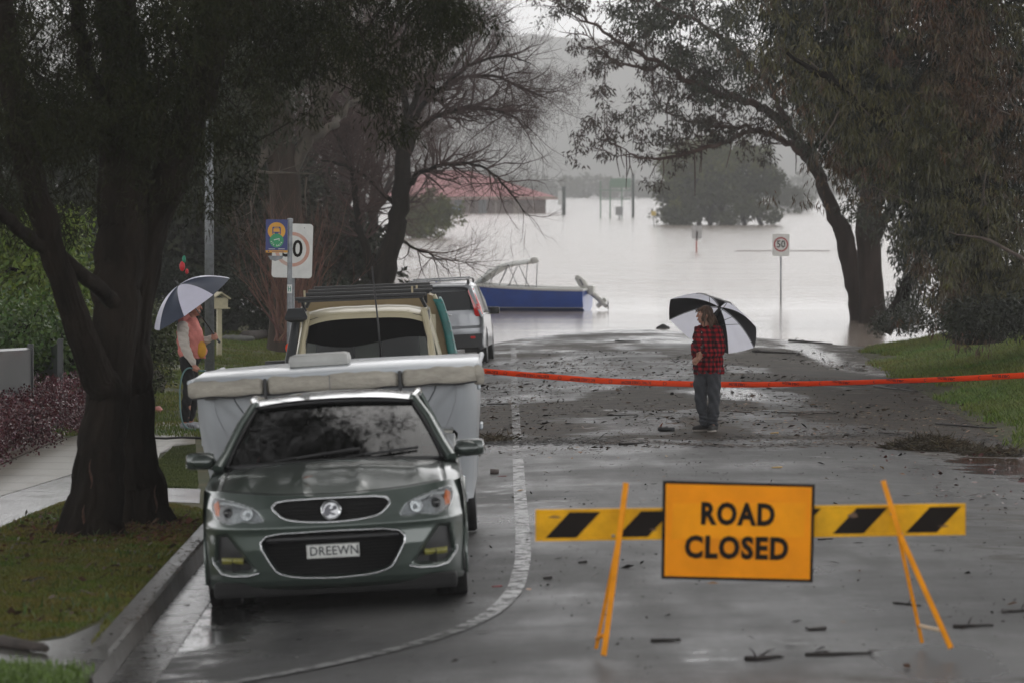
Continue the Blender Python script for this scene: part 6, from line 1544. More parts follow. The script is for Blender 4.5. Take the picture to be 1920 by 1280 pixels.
# ---- the eucalypt behind the bus stop --------------------------------------
def tree_gum_left():
    r = rng(41); d = 88
    T = thing('gum_tree', 'tall dark gum tree with pale branches and hanging bark behind the faded speed sign', 'tree')
    L = [limb([(538, 655, d), (540, 560, d), (538, 470, d), (536, 380, d), (532, 300, d), (520, 220, d), (505, 120, d), (490, 20, d), (480, -150, d), (470, -350, d)], [.40, .33, .31, .31, .30, .27, .23, .2, .15, .08], r, .03, 34)]
    P2 = M('pale_gum_limb', (.085, .07, .055), rough=.8, vs=4, var=.5, bump=.4, bs=14, stretch=(1, 1, .4))
    Lp = [limb([(545, 320, d), (575, 262, d), (600, 215, d - .5), (622, 150, d - 1), (645, 90, d - 1), (650, 30, d - 1), (668, -60, d)], [.16, .12, .11, .10, .075, .06, .04], r, .03, 24),
          limb([(552, 300, d), (590, 262, d), (640, 215, d + 1), (668, 185, d + 1.5), (700, 150, d + 2)], [.12, .085, .075, .06, .03], r, .03, 18),
          limb([(520, 270, d), (480, 200, d), (440, 160, d), (415, 110, d)], [.12, .09, .07, .03], r, .03, 14),
          limb([(522, 262, d), (498, 285, d - .4), (489, 310, d - .5), (480, 334, d - .5)], [.085, .075, .065, .02], r, .01, 9)]
    tubes_mesh('trunk', L, M('gum_bark', (.030, .024, .020), rough=.9, vs=4, col2=(.075, .058, .046), bump=.8, bs=14, stretch=(1, 1, .25), spec=.1), T)
    tubes_mesh('branches', Lp, P2, T)
    tw = []; tips = []
    for P, rr in L + Lp:
        for k in range(6):
            i = r.integers(len(P) // 2, len(P)); twigs(P[i], r.normal(size=3) + [0, 0, .3], 1.3, .03, 2, r, tw, tips, spread=.8, wig=.2)
    for k in range(10):   # strips of bark
        i = r.integers(10, 26); p = L[0][0][i] + r.normal(size=3) * .2; tw.append((np.array([p, p + [r.normal() * .05, 0, -.3], p + [r.normal() * .12, 0, -.8]]), np.array([.02, .02, .006])))
    tubes_mesh('twigs', tw, P2, T)
    C_ = np.concatenate([px_points([(380, -40), (700, -40), (640, 60), (580, 120), (560, 200), (540, 260), (470, 330), (400, 330), (370, 200)], 150, d - 3, d + 4, r), np.array(tips)[:60]])
    foliage('crown', C_, .45, 80, .15, .016, M('grey_gum_leaf', (.018, .024, .012), rough=.6, vs=1, col2=(.045, .048, .028), rand=.4, spec=.2), T, droop=.9, rnd=r)
tree_gum_left()

# ---- bare trees ------------------------------------------------------------
TWG = M('bare_twig', (.048, .030, .026), rough=.85, vs=2, col2=(.095, .062, .056), rand=.3, spec=.15)
def bare_tree(label, limbs, seed, tw_n, tw_len, depth, hang=0, mat=TWG, r0=.05, start=.45, up=.12, group=None, bark=BARK, bias=None, spread=.75):
    r = rng(seed); T = thing('bare_tree', label, 'tree', group=group)
    L = [limb(p, [q * .85 for q in rd], r, .022) for p, rd in limbs]; tubes_mesh('trunk', L[:2], bark, T); tubes_mesh('branches', L[2:], bark, T) if len(L) > 2 else None; out = []; tips = []
    for P, rr in L[1:] if len(L) > 1 else L:
        n = max(3, int(tw_n * len(P) / 20))
        for k in range(n):
            i = r.integers(int(len(P) * start), len(P)); t = P[i] - P[i - 1]; t = t / np.linalg.norm(t)
            dd = t * .8 + r.normal(size=3) * .6 + (bias if bias is not None else 0)
            twigs(P[i], dd, tw_len * r.uniform(.6, 1.15), max(.010, min(r0, rr[i] * .6)), depth, r, out, tips, up=up, spread=spread, nch=3, seg=5, wig=.16, ratio=.66, droop=0.0)
    for k in range(hang):
        p = tips[r.integers(len(tips))]; L_ = r.uniform(.3, 1.0); out.append((np.array([p, p + [r.normal() * .1, r.normal() * .1, -.3 * L_], p + [r.normal() * .2, r.normal() * .2, -L_]]), np.array([.005, .004, .002])))
    tubes_mesh('twigs', out, mat, T, False)
    tp_ = np.array(tips); tp_ = tp_[(tp_[:, 2] > 4.9) & ~((tp_[:, 0] > -.1) & (tp_[:, 2] > 6.6))]; tp_ = tp_[r.permutation(len(tp_))[:3600]]; n_ = 7; c_ = np.repeat(tp_, n_, 0) + r.normal(size=(len(tp_) * n_, 3)) * .10
    d_ = r.normal(size=c_.shape) * .7; d_[:, 2] -= .25; v_, f_ = leaf_quads(c_, d_, .26 * r.uniform(.5, 1.4, len(c_)), np.full(len(c_), .0042), r); np_mesh('fine_twigs', v_, f_, mat, T)
    return T, tips
d = 112
bare_tree('big bare tree with a dark forked trunk and drooping reddish twigs beside the flood water', [
    ([(718, 600, d), (715, 545, d), (722, 500, d), (742, 440, d), (752, 370, d), (757, 300, d), (765, 220, d)], [.42, .36, .30, .27, .26, .22, .16]),
    ([(704, 520, d), (690, 480, d), (672, 430, d), (668, 380, d), (662, 320, d), (640, 270, d), (615, 225, d)], [.2, .13, .11, .10, .085, .06, .04]),
    ([(752, 370, d), (775, 330, d), (820, 310, d - 1), (880, 305, d - 1), (930, 330, d - 1), (965, 370, d - 1), (985, 405, d - 1)], [.10, .085, .065, .05, .04, .03, .012]),
    ([(757, 300, d), (775, 250, d), (820, 215, d), (880, 200, d), (950, 210, d), (1000, 245, d)], [.12, .10, .08, .06, .04, .02]),
    ([(760, 260, d), (790, 200, d), (850, 150, d + 1), (920, 140, d + 1), (980, 165, d + 1), (1025, 185, d + 1)], [.11, .08, .07, .05, .04, .02]),
    ([(764, 225, d), (790, 150, d), (840, 90, d), (880, 50, d), (915, 25, d)], [.11, .08, .06, .045, .02]),
    ([(765, 220, d), (752, 150, d), (760, 80, d), (800, 20, d), (830, -40, d)], [.12, .09, .07, .05, .03]),
    ([(757, 300, d), (720, 230, d), (700, 160, d), (670, 90, d), (640, 40, d)], [.10, .08, .06, .04, .03]),
    ([(748, 400, d), (700, 340, d), (650, 310, d), (600, 300, d)], [.08, .06, .05, .02]),
    ([(745, 450, d), (790, 470, d), (830, 488, d), (870, 492, d)], [.05, .035, .02, .01]),
    ([(812, 180, d), (880, 120, d), (950, 100, d), (995, 120, d)], [.06, .05, .035, .015]),
], 51, 32, 1.05, 4, hang=260, r0=.034, start=.2, bias=np.array([.05, 0, .02]))
for sd, bx, dd, lab in ((52, 640, 165, 'bare grey tree standing behind the big forked bare tree'), (53, 575, 150, 'bare pinkish tree rising behind the pale limbs of the gum tree'), (54, 700, 210, 'faint bare tree with a bushy twig crown farthest back by the red roofed building')):
    s = 110 / dd
    def q(dx, y): return (bx + dx, y, dd)
    bare_tree(lab, [([q(0, 600 - (dd - 150) * .9), q(-4, 470), q(0, 400), q(4, 330)], [.4, .33, .28, .22]),
        ([q(0, 420), q(-45, 330), q(-85, 240), q(-110, 150), q(-120, 60)], [.16, .12, .09, .06, .03]), ([q(4, 400), q(40, 320), q(75, 240), q(90, 160), q(95, 80)], [.16, .12, .09, .06, .03]),
        ([q(4, 340), q(-10, 250), q(-15, 160), q(-10, 70), q(0, -20)], [.18, .13, .09, .06, .03]), ([q(0, 450), q(50, 400), q(95, 350), q(120, 300)], [.10, .08, .05, .03]), ([q(0, 450), q(-50, 400), q(-100, 360)], [.10, .07, .03]),
        ([q(4, 330), q(35, 240), q(50, 140), q(60, 40)], [.12, .09, .06, .03])], sd, 34, 2.0, 4, r0=.04, start=.15, hang=60)
# reddish vase shaped shrub in front
r = rng(61); T = thing('bare_shrub', 'reddish bare many stemmed shrub spreading behind the speed sign', 'shrub'); out = []; tips = []; dS = 77
for k in range(30):
    b = pt(545 + r.normal() * 16, 640, dS + r.normal() * .4); a = r.uniform(-1, 1); a = a * abs(a) ** .2
    twigs(tuple(b), (a * .75 + .12, r.normal() * .3, 1.15 - abs(a) * .3), 1.45 * r.uniform(.7, 1.1), .022, 3, r, out, tips, up=.26, spread=.5, nch=3, seg=5, wig=.10, ratio=.68)
tubes_mesh('stems', out, M('red_brown_stem', (.10, .045, .030), rough=.7, vs=3, col2=(.17, .085, .06), rand=.35), T)
tree_fg = None

# ---- dark evergreens at the back left ---------------------------------------
DKL = M('dark_evergreen_leaf', (.012, .016, .009), rough=.7, vs=.8, col2=(.030, .034, .018), rand=.5, spec=.15)
def round_tree(name, label, px, py_base, d, w, h, n, per, L, Wd, mat, seed, trunk=True, cat='tree', group=None, droop=.3, clumpr=.16, zmin=.12, base=None, trunkmat=BARK, flat=1.0, hollow=True):
    r = rng(seed); b = pt(px, py_base, d); 
    if base is not None: b.z = base
    else: b.z = g(b.x, b.y)
    T = thing(name, label, cat, b, group=group)
    q = r.normal(size=(n, 3)); q /= np.linalg.norm(q, axis=1, keepdims=True); q *= (r.random(n) ** .45)[:, None]
    C_ = q * np.array([w / 2, w / 2 * flat, h * (1 - zmin) / 2]); C_[:, 2] += h * (zmin + (1 - zmin) / 2)
    lump = 1 + .22 * np.sin(np.arctan2(C_[:, 0], C_[:, 1]) * 4 + seed) * np.cos(C_[:, 2] / h * 7 + seed * .7); C_[:, :2] *= lump[:, None]
    foliage('crown', C_, r.uniform(.7, 1.3, n) * clumpr * w / 2 * 1.4, per, L, Wd, mat, T, droop=droop, rnd=r)
    if trunk:
        Ls = [wob([(0, 0, -.3), (.02 * w, 0, h * .3), (0, 0, h * .75)], .02 * h, r, 10)]; tr = [(Ls[0], np.linspace(w * .035, w * .012, 10))]
        for k in range(9):
            i = r.integers(3, 9); e = C_[r.integers(n)]; tr.append((wob([tuple(Ls[0][i]), tuple((Ls[0][i] + e) / 2 + [0, 0, .1 * h]), tuple(e)], .01 * h, r, 7), np.linspace(w * .014, w * .003, 7)))
        tubes_mesh('trunk', tr, trunkmat, T)
    return T
for k, (px, d, w, h, lab) in enumerate([(60, 118, 7.5, 7.5, 'dark evergreen tree at the picture edge behind the green garden bushes'), (190, 128, 6, 6.2, 'dark evergreen tree half hidden by the two stemmed trunk'), (330, 112, 5.5, 6.0, 'dark evergreen tree behind the navy umbrella'),
        (420, 124, 5.5, 6.5, 'dark evergreen tree right behind the street lamp pole'), (505, 132, 4.5, 5.2, 'low dark evergreen tree behind the reddish bare shrub'), (270, 150, 8, 7, 'dark evergreen tree farthest back on the left bank'), (610, 128, 3.6, 3.4, 'low dark thicket tree under the bare trees')]):
    round_tree('evergreen_tree', lab, px, 640, d, w, h, 230, 46, .26, .05, DKL, 70 + k, group=None, zmin=.0)
# hedge line behind the lawn
r = rng(85); T = thing('hedge', 'long low dark hedge along the back of the lawn', 'hedge'); cs = []
for k in range(260):
    x = r.uniform(-10.5, -3.9); y = 108 + r.normal() * .8; cs.append((x, y, g(x, y) + r.uniform(.1, 1.5)))
foliage('leaves', cs, .34, 60, .12, .03, M('hedge_leaf_dark', (.014, .020, .010), rough=.65, rand=.4, spec=.2), T, droop=.1, rnd=r)

# ---- front garden on the left ------------------------------------------------
GRN = M('bright_garden_leaf', (.075, .125, .016), rough=.45, vs=2, col2=(.17, .23, .035), rand=.45, spec=.4, transl=.2)
GR2 = M('garden_leaf', (.030, .070, .014), rough=.5, vs=2, col2=(.085, .14, .028), rand=.4, spec=.35, transl=.12)
round_tree('garden_tree', 'bright green leafy tree behind the grey fence at the picture edge', 58, 640, 66, 3.0, 3.0, 210, 60, .10, .028, GRN, 91, zmin=.10, clumpr=.15)
round_tree('garden_tree', 'small green tree glimpsed between the two stems of the foreground tree', 155, 640, 70, 1.9, 2.6, 130, 60, .09, .025, GR2, 92, zmin=.05, clumpr=.2)
round_tree('garden_bush', 'rounded green bush left of the person in pink', 262, 640, 68, 1.25, 1.75, 110, 70, .065, .018, M('olive_bush_leaf', (.040, .055, .016), rough=.45, vs=2, col2=(.085, .10, .035), rand=.4, spec=.4), 93, zmin=.02, clumpr=.2, cat='bush')
round_tree('garden_bush', 'dark green bush behind the picket fence', 20, 640, 62, 2.6, 1.9, 120, 60, .09, .026, GR2, 94, zmin=.0, clumpr=.2, cat='bush')
round_tree('garden_bush', 'dark low bush filling the gap behind the end of the fence', 190, 640, 63, 1.5, 1.5, 110, 60, .08, .022, DKL, 95, zmin=.0, clumpr=.2, cat='bush')
round_tree('garden_bush', 'small lime green bush beside the base of the big bare tree', 672, 560, 108, .8, 1.1, 60, 50, .08, .025, M('lime_leaf', (.14, .17, .03), rough=.5, rand=.3), 96, zmin=.0, clumpr=.25, cat='bush')
# strappy clump
r = rng(97); T = thing('strap_leaf_plant', 'clump of glossy strappy green leaves on the lawn left of the person in pink', 'plant'); V_, F_ = [], []
for k in range(520):
    c = gpt(318, 676); c = V((c.x - .25 + r.normal() * .38, c.y + r.normal() * .25, 0)); c.z = g(c.x, c.y); a = r.uniform(0, 6.28); Lr = r.uniform(.35, .62); ln = r.uniform(.2, .9)
    o = V((math.cos(a), math.sin(a), 0)); s = V((-o.y, o.x, 0)) * .016; b = len(V_)
    for t, w in ((0, .7), (.35, 1), (.7, .9), (1, .1)):
        p = c + o * (Lr * ln * t) + V((0, 0, Lr * (t * 1.25 - .75 * ln * t * t))); V_ += [tuple(p - s * w), tuple(p + s * w)]
    F_ += [(b, b + 1, b + 3, b + 2), (b + 2, b + 3, b + 5, b + 4), (b + 4, b + 5, b + 7, b + 6)]
np_mesh('leaves', V_, F_, M('strap_leaf', (.045, .10, .02), rough=.35, vs=3, col2=(.09, .17, .04), rand=.35), T)
# burgundy hedge
r = rng(98); T = thing('hedge', 'low burgundy leaved hedge in front of the grey fence', 'hedge'); n = 9000; cs = []
while len(cs) < 1500:
    y = r.uniform(43.5, 63); xb = -5.45 - .006 * (y - 45); x = r.uniform(xb - 1.5, xb - .05); z = r.random() ** .6 * .68 * (1 - .25 * max(0, (x - xb + .25) / .25))
    cs.append((x, y, g(x, y) + z))
foliage('leaves', cs, .13, 44, .042, .014, M('burgundy_leaf', (.060, .010, .016), rough=.28, vs=3, col2=(.11, .022, .030), rand=.55, spec=.6), T, droop=-.3, rnd=r)
# fences
FG = M('grey_fence_panel', (.040, .045, .048), rough=.35, var=.08, vs=2, coat=.2)
def fence_panel(label, px0, px1, pyt, d0, d1, pyt1=None):
    a, b = pt(px0, pyt, d0), pt(px1, pyt1 or pyt, d1); T = thing('fence_panel', label, 'fence', (b.x, b.y, g(b.x, b.y))); o = V(T.location)
    ha, hb = a.z - g(a.x, a.y), b.z - g(b.x, b.y); q = MB(); dr = (b - a); dr.z = 0; nrm = V((-dr.y, dr.x, 0)).normalized() * .02
    A0 = V((a.x, a.y, g(a.x, a.y) + .03)) - o; B0 = V((b.x, b.y, g(b.x, b.y) + .03)) - o; A1 = a - o; B1 = b - o
    q.loft([[A0 - nrm, B0 - nrm], [A1 - nrm, B1 - nrm], [A1 + nrm, B1 + nrm], [A0 + nrm, B0 + nrm], [A0 - nrm, B0 - nrm]]); q.build('panel', FG, T)
    q = MB(); q.tube([A1, B1], .028, 4); q.build('top_rail', FG, T)
    q = MB(); q.box(((B0 + B1) / 2 + V((0, 0, .02))), (.075, .075, (B1 - B0).z + .10), ch=.008); q.build('post', M('fence_post_dark', (.03, .033, .035), rough=.4), T)
    return T
fence_panel('long smooth grey metal fence panel running out of the picture', -180, 57, 668, 50, 56.5, 655)
fence_panel('narrow pale grey fence panel at the end of the dark picket fence', 85, 113, 655, 62, 60.5, 645)
T = thing('picket_fence', 'dark open picket fence behind the grey metal panel', 'fence', (-7, 63.5, g(-7, 63.5))); q = MB(); PK = M('picket_black', (.012, .012, .013), rough=.6)
for k in range(26):
    x = pt(-60, 640, 63.5).x + k * .088; q = MB(); q.box((x + 7, 0, .48), (.06, .02, .98)); q.build('picket', PK, T)
for z in (.25, .85):
    q = MB(); q.box((pt(-60, 640, 63.5).x + 7 + 1.1, .025, z), (2.3, .03, .05)); q.build('rail', PK, T)
# garden oddments
def stone(name, label, px, py, w, d_, h, mat, seed, cat):
    r = rng(seed); c = gpt(px, py); q = MB(); q.ell((0, 0, h * .35), (w / 2, d_ / 2, h * .65), 14)
    q.v = [tuple(V(v) * (1 + .18 * math.sin(v[0] * 23 + seed) * math.cos(v[1] * 19 + v[2] * 31))) for v in q.v]
    o = q.build(name, mat, None, True); o.location = c; tag(o, label, cat); return o
ST = M('lichen_stone', (.10, .10, .09), rough=.8, vs=6, var=.5, bump=.6, bs=20)
stone('garden_rock', 'dark garden rock on the lawn right of the letterbox', 430, 622, .5, .4, .45, M('dark_rock', (.03, .03, .028), rough=.8, var=.4), 1, 'rock')
stone('garden_rock', 'flat pale stone lying on the lawn', 440, 640, .9, .4, .14, ST, 2, 'rock')
stone('garden_rock', 'small rounded rock on a low rail at the back of the lawn', 468, 606, .3, .3, .3, ST, 3, 'rock')
def log(name, label, p0, p1, rad, mat, cat='branch', kink=.04, seed=0, world=False, twig=0):
    a = gpt(*p0) if not world else V(p0); b = gpt(*p1) if not world else V(p1); r = rng(seed + 500); n = 9; P = []
    for k in range(n):
        p = a.lerp(b, k / (n - 1)) + V((r.normal() * kink, r.normal() * kink, 0)); p.z = g(p.x, p.y) + rad * .8; P.append(p)
    q = MB(); o0 = P[0]; q.tube([p - o0 for p in P], [rad * (1 - .5 * k / n) for k in range(n)], 7)
    for k in range(twig):
        i = r.integers(1, n - 1); s = P[i] - o0; dd = V((r.normal(), r.normal(), .2)).normalized() * rad * 9; q.tube([s, s + dd * .5 + V((0, 0, rad)), s + dd], [rad * .4, rad * .3, rad * .1], 5)
    o = q.build(name, mat, None, True); o.location = o0; tag(o, label, cat); return o
LOG = M('grey_log', (.05, .04, .034), rough=.8, vs=8, var=.5, bump=.6, bs=20)
log('fallen_log', 'dark log lying across the lawn in front of the gum tree', (462, 640), (538, 628), .13, LOG, 'log', seed=1)
log('low_rail', 'low timber garden rail on the brown grass', (452, 611), (520, 606), .05, LOG, 'rail', seed=2, kink=0)
# bright parrot coloured wind spinner hanging behind the umbrella
c = pt(345, 492, 78); T = thing('garden_ornament', 'small red and green hanging ornament above the navy umbrella', 'ornament', c)
q = MB(); q.ell((.0, 0, .05), (.035, .03, .07), 10); q.build('top', M('ornament_green', (.0, .22, .12), rough=.4), T, True)
q = MB(); q.ell((-.03, 0, -.07), (.05, .04, .09), 10); q.ell((.05, 0, -.16), (.03, .03, .05), 10); q.build('body', M('ornament_red', (.55, .01, .02), rough=.4), T, True)
q = MB(); q.tube([(0, 0, .1), (0, 0, .6)], .004, 4); q.build('cord', BLK, T)
# ================================================================== RIGHT HAND TREES
def gum_right():
    r = rng(131); d = 127
    T = thing('gum_tree', 'leaning gum tree rooted at the water edge whose long limb arches over the flooded road', 'tree')
    rt = M('gum_trunk_brown', (.020, .014, .011), rough=.9, vs=4, col2=(.050, .036, .030), bump=.8, bs=12, stretch=(1, 1, .2), spec=.1)
    rl = M('gum_limb_rust', (.045, .025, .020), rough=.85, vs=3, col2=(.10, .065, .055), bump=.5, bs=12, stretch=(1, 1, .4), spec=.15)
    L = [limb([(1622, 625, d), (1614, 570, d), (1600, 520, d), (1588, 470, d), (1578, 425, d)], [.40, .34, .30, .27, .25], r, .02, 16),
         limb([(1578, 430, d), (1562, 400, d), (1548, 355, d), (1528, 315, d), (1510, 287, d), (1489, 253, d), (1461, 225, d), (1419, 197, d - 1)], [.25, .20, .18, .165, .15, .14, .125, .11], r, .03, 26)]
    Lp = [limb([(1419, 197, d - 1), (1360, 178, d - 2), (1301, 155, d - 3), (1245, 122, d - 3.5), (1189, 95, d - 4), (1123, 55, d - 4.5), (1062, 14, d - 5), (1020, -20, d - 5)], [.11, .09, .08, .07, .06, .045, .03, .01], r, .04, 32),
          limb([(1245, 122, d - 3.5), (1210, 130, d - 4), (1180, 128, d - 4), (1150, 112, d - 4.5), (1100, 70, d - 5)], [.05, .045, .04, .03, .015], r, .03, 14),
          limb([(1508, 287, d), (1475, 267, d - 1), (1423, 243, d - 2), (1395, 252, d - 2.5), (1367, 263, d - 3), (1311, 280, d - 3.5), (1254, 300, d - 4), (1208, 296, d - 4), (1156, 293, d - 4.5)], [.12, .10, .085, .07, .065, .055, .045, .03, .008], r, .03, 32),
          limb([(1423, 241, d - 2), (1390, 238, d - 2.5), (1348, 239, d - 3), (1283, 225, d - 3), (1252, 212, d - 3.5), (1231, 190, d - 4)], [.06, .055, .05, .035, .025, .01], r, .04, 20),
          limb([(1200, 297, d - 4), (1170, 280, d - 4), (1140, 260, d - 4.2)], [.02, .014, .006], r, .02, 8),
          limb([(1489, 253, d), (1440, 160, d - 2), (1380, 90, d - 3), (1300, 40, d - 4), (1200, -10, d - 5)], [.10, .085, .07, .05, .03], r, .05, 24),
          limb([(1528, 315, d), (1510, 200, d), (1470, 100, d), (1450, -20, d)], [.12, .10, .08, .05], r, .05, 20)]
    tubes_mesh('trunk', L, rt, T); out = []; tips = []
    for P, rr in Lp:
        for k in range(int(len(P) * 1.0)):
            i = r.integers(4, len(P)); t = P[i] - P[i - 1]; t /= np.linalg.norm(t)
            twigs(P[i], t * .9 + r.normal(size=3) * .6 + [0, 0, .25], .75, .020, 3, r, out, tips, up=.08, spread=.8, nch=2, seg=4, wig=.2)
    for k in range(34):   # hanging bark ribbons
        P = Lp[r.integers(len(Lp))][0]; p = P[r.integers(2, len(P) - 2)]; h = r.uniform(.4, 1.4); out.append((np.array([p, p + [.02, 0, -h * .5], p + [r.normal() * .06, 0, -h]]), np.array([.018, .016, .008])))
    tubes_mesh('branches', Lp, rl, T); tubes_mesh('twigs', out, rl, T)
    tips = np.array(tips); keep = (r.random(len(tips)) < .5)
    LFm = M('gum_leaf_dark', (.014, .020, .010), rough=.5, vs=.6, col2=(.040, .044, .024), rand=.5, spec=.25)
    C1 = px_points([(1180, -40), (1700, -40), (1720, 260), (1600, 330), (1520, 290), (1470, 215), (1420, 170), (1380, 190), (1300, 205), (1290, 150), (1235, 90), (1190, 60), (1150, 20)], 420, d - 6, d + 3, r)
    foliage('crown', C1, r.uniform(.25, .6, len(C1)), 62, .20, .024, LFm, T, droop=.8, rnd=r)
    foliage('sprays', tips[keep][:420], .22, 20, .17, .022, M('gum_leaf_rust', (.045, .020, .015), rough=.5, vs=.8, col2=(.035, .036, .022), rand=.4, spec=.25), T, droop=.9, rnd=r)
    T2 = thing('gum_tree', 'upright gum tree whose straight trunk stands just right of the leaning one', 'tree')
    d2 = 125
    L = [limb([(1636, 628, d2), (1634, 560, d2), (1630, 500, d2), (1628, 440, d2), (1632, 380, d2), (1640, 300, d2), (1655, 200, d2), (1640, 80, d2), (1650, -60, d2)], [.42, .34, .33, .32, .30, .27, .24, .2, .14], r, .03, 30), limb([(1630, 470, d2), (1650, 420, d2), (1700, 360, d2), (1760, 290, d2)], [.18, .14, .12, .07], r, .03, 14)]
    tubes_mesh('trunk', L, rt, T2)
    C2 = px_points([(1560, -40), (1800, -40), (1800, 470), (1720, 480), (1680, 430), (1640, 460), (1610, 420), (1590, 380), (1560, 250)], 260, d2 - 4, d2 + 4, r)
    foliage('crown', C2, r.uniform(.3, .6, len(C2)), 60, .20, .026, LFm, T2, droop=.9, rnd=r)
gum_right()
def gum_front_right():
    r = rng(141)
    T = thing('gum_tree', 'huge dark gum tree with weeping olive and rusty foliage filling the right side', 'tree')
    d = 84; bx = 1835
    L = [limb([(bx, 640, d), (bx + 2, 540, d), (bx - 8, 420, d), (bx, 300, d), (bx - 20, 160, d), (bx - 10, 0, d), (bx, -250, d)], [.5, .42, .38, .35, .3, .25, .15], r, .04, 30),
         limb([(bx - 4, 400, d), (1740, 300, d - 1), (1660, 220, d - 2), (1560, 150, d - 3), (1480, 100, d - 4)], [.22, .16, .12, .08, .03], r, .05, 22),
         limb([(bx, 300, d), (1900, 220, d), (2000, 150, d)], [.22, .15, .08], r, .05, 12)]
    tubes_mesh('trunk', L, BARK, T)
    outer = [(1425, -60), (1990, -60), (1990, 606), (1880, 612), (1820, 600), (1785, 590), (1765, 520), (1740, 470), (1722, 420), (1700, 380), (1660, 350), (1620, 320), (1560, 290), (1510, 180), (1455, 130), (1450, 60)]
    hangl = [(1450, -40), (1720, -40), (1740, 130), (1600, 200), (1500, 170), (1455, 110)]
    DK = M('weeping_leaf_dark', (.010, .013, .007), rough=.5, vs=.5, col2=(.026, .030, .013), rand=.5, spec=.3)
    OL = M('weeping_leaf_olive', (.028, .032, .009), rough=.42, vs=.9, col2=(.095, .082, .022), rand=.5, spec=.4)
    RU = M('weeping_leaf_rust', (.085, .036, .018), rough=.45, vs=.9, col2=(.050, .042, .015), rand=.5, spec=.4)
    Lf = px_points(outer, 900, d - 2, d + 4, r)
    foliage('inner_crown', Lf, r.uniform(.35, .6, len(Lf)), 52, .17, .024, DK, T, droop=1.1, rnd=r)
    cl = []
    # pendulous outer sprays grouped in billows
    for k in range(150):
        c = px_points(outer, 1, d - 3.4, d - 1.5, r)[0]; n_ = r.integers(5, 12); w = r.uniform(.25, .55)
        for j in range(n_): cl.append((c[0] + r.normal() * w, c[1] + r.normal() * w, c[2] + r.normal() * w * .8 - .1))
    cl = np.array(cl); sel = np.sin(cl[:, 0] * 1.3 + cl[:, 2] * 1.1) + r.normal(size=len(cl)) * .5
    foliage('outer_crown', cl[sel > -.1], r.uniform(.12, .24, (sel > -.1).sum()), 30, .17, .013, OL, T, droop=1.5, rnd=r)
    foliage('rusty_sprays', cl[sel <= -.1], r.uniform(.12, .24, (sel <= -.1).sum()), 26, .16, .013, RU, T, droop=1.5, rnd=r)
    up = r.normal(size=(260, 3)); up /= np.linalg.norm(up, axis=1, keepdims=True); up *= (r.random(260) ** .4)[:, None]; up = np.array([9.5, 80, 11.3]) + up * np.array([6, 8, 3.4]); 
    foliage('upper_crown', up, 1.0, 40, .34, .08, DK, T, droop=.6, rnd=r)  # unseen foliage added above the frame to darken road and bank
    out = []; tips = []
    for k in range(24):
        c = px_points(outer, 1, d - 3.6, d - 2, r)[0]; twigs(c, r.normal(size=3) + [-.6, 0, .1], 1.0, .018, 2, r, out, tips, up=-.05, spread=.8, wig=.25)
    dead = [limb([(1925, 492, d - 4.2), (1880, 462, d - 4.2), (1845, 446, d - 4.2), (1805, 443, d - 4.2), (1780, 436, d - 4.2)], [.04, .035, .03, .022, .008], r, .01, 12)]; tubes_mesh('dead_branch', dead, M('pale_dead_branch', (.10, .075, .062), rough=.85, var=.4), T)
    tubes_mesh('twigs', out, M('pale_dead_branch', (.07, .05, .042), rough=.85, var=.4), T)
    T2 = thing('weeping_tree', 'small weeping tree bending over the bank between the gum trunks and the dark mass', 'tree'); d3 = 104
    b = pt(1660, 618, d3); L = [limb([(1655, 622, d3), (1690, 560, d3), (1725, 490, d3), (1745, 420, d3), (1750, 330, d3)], [.2, .16, .13, .1, .06], r, .03, 16)]
    tubes_mesh('trunk', L, BARK, T2)
    C3 = px_points([(1640, 612), (1655, 560), (1690, 520), (1680, 440), (1720, 380), (1800, 400), (1810, 560), (1790, 612), (1755, 600), (1735, 540), (1712, 600)], 170, d3 - 1.5, d3 + 1.5, r)
    foliage('crown', C3, r.uniform(.18, .34, len(C3)), 34, .15, .018, DK, T2, droop=1.2, rnd=r)
    T3 = thing('bush', 'low tangled dark bush on the bank under the weeping tree', 'bush'); C4 = px_points([(1640, 618), (1660, 590), (1700, 575), (1760, 590), (1790, 618)], 60, 98, 101, r)
    foliage('foliage', C4, .25, 40, .10, .018, DK, T3, droop=.2, rnd=r)
    C5 = px_points([(1785, 570), (1930, 560), (1930, 616), (1785, 616)], 90, 78, 82, r)
    T4 = thing('bush', 'dark leafy undergrowth bush at the foot of the huge gum tree', 'bush'); foliage('foliage', C5, .3, 44, .13, .02, DK, T4, droop=.4, rnd=r)
gum_front_right()

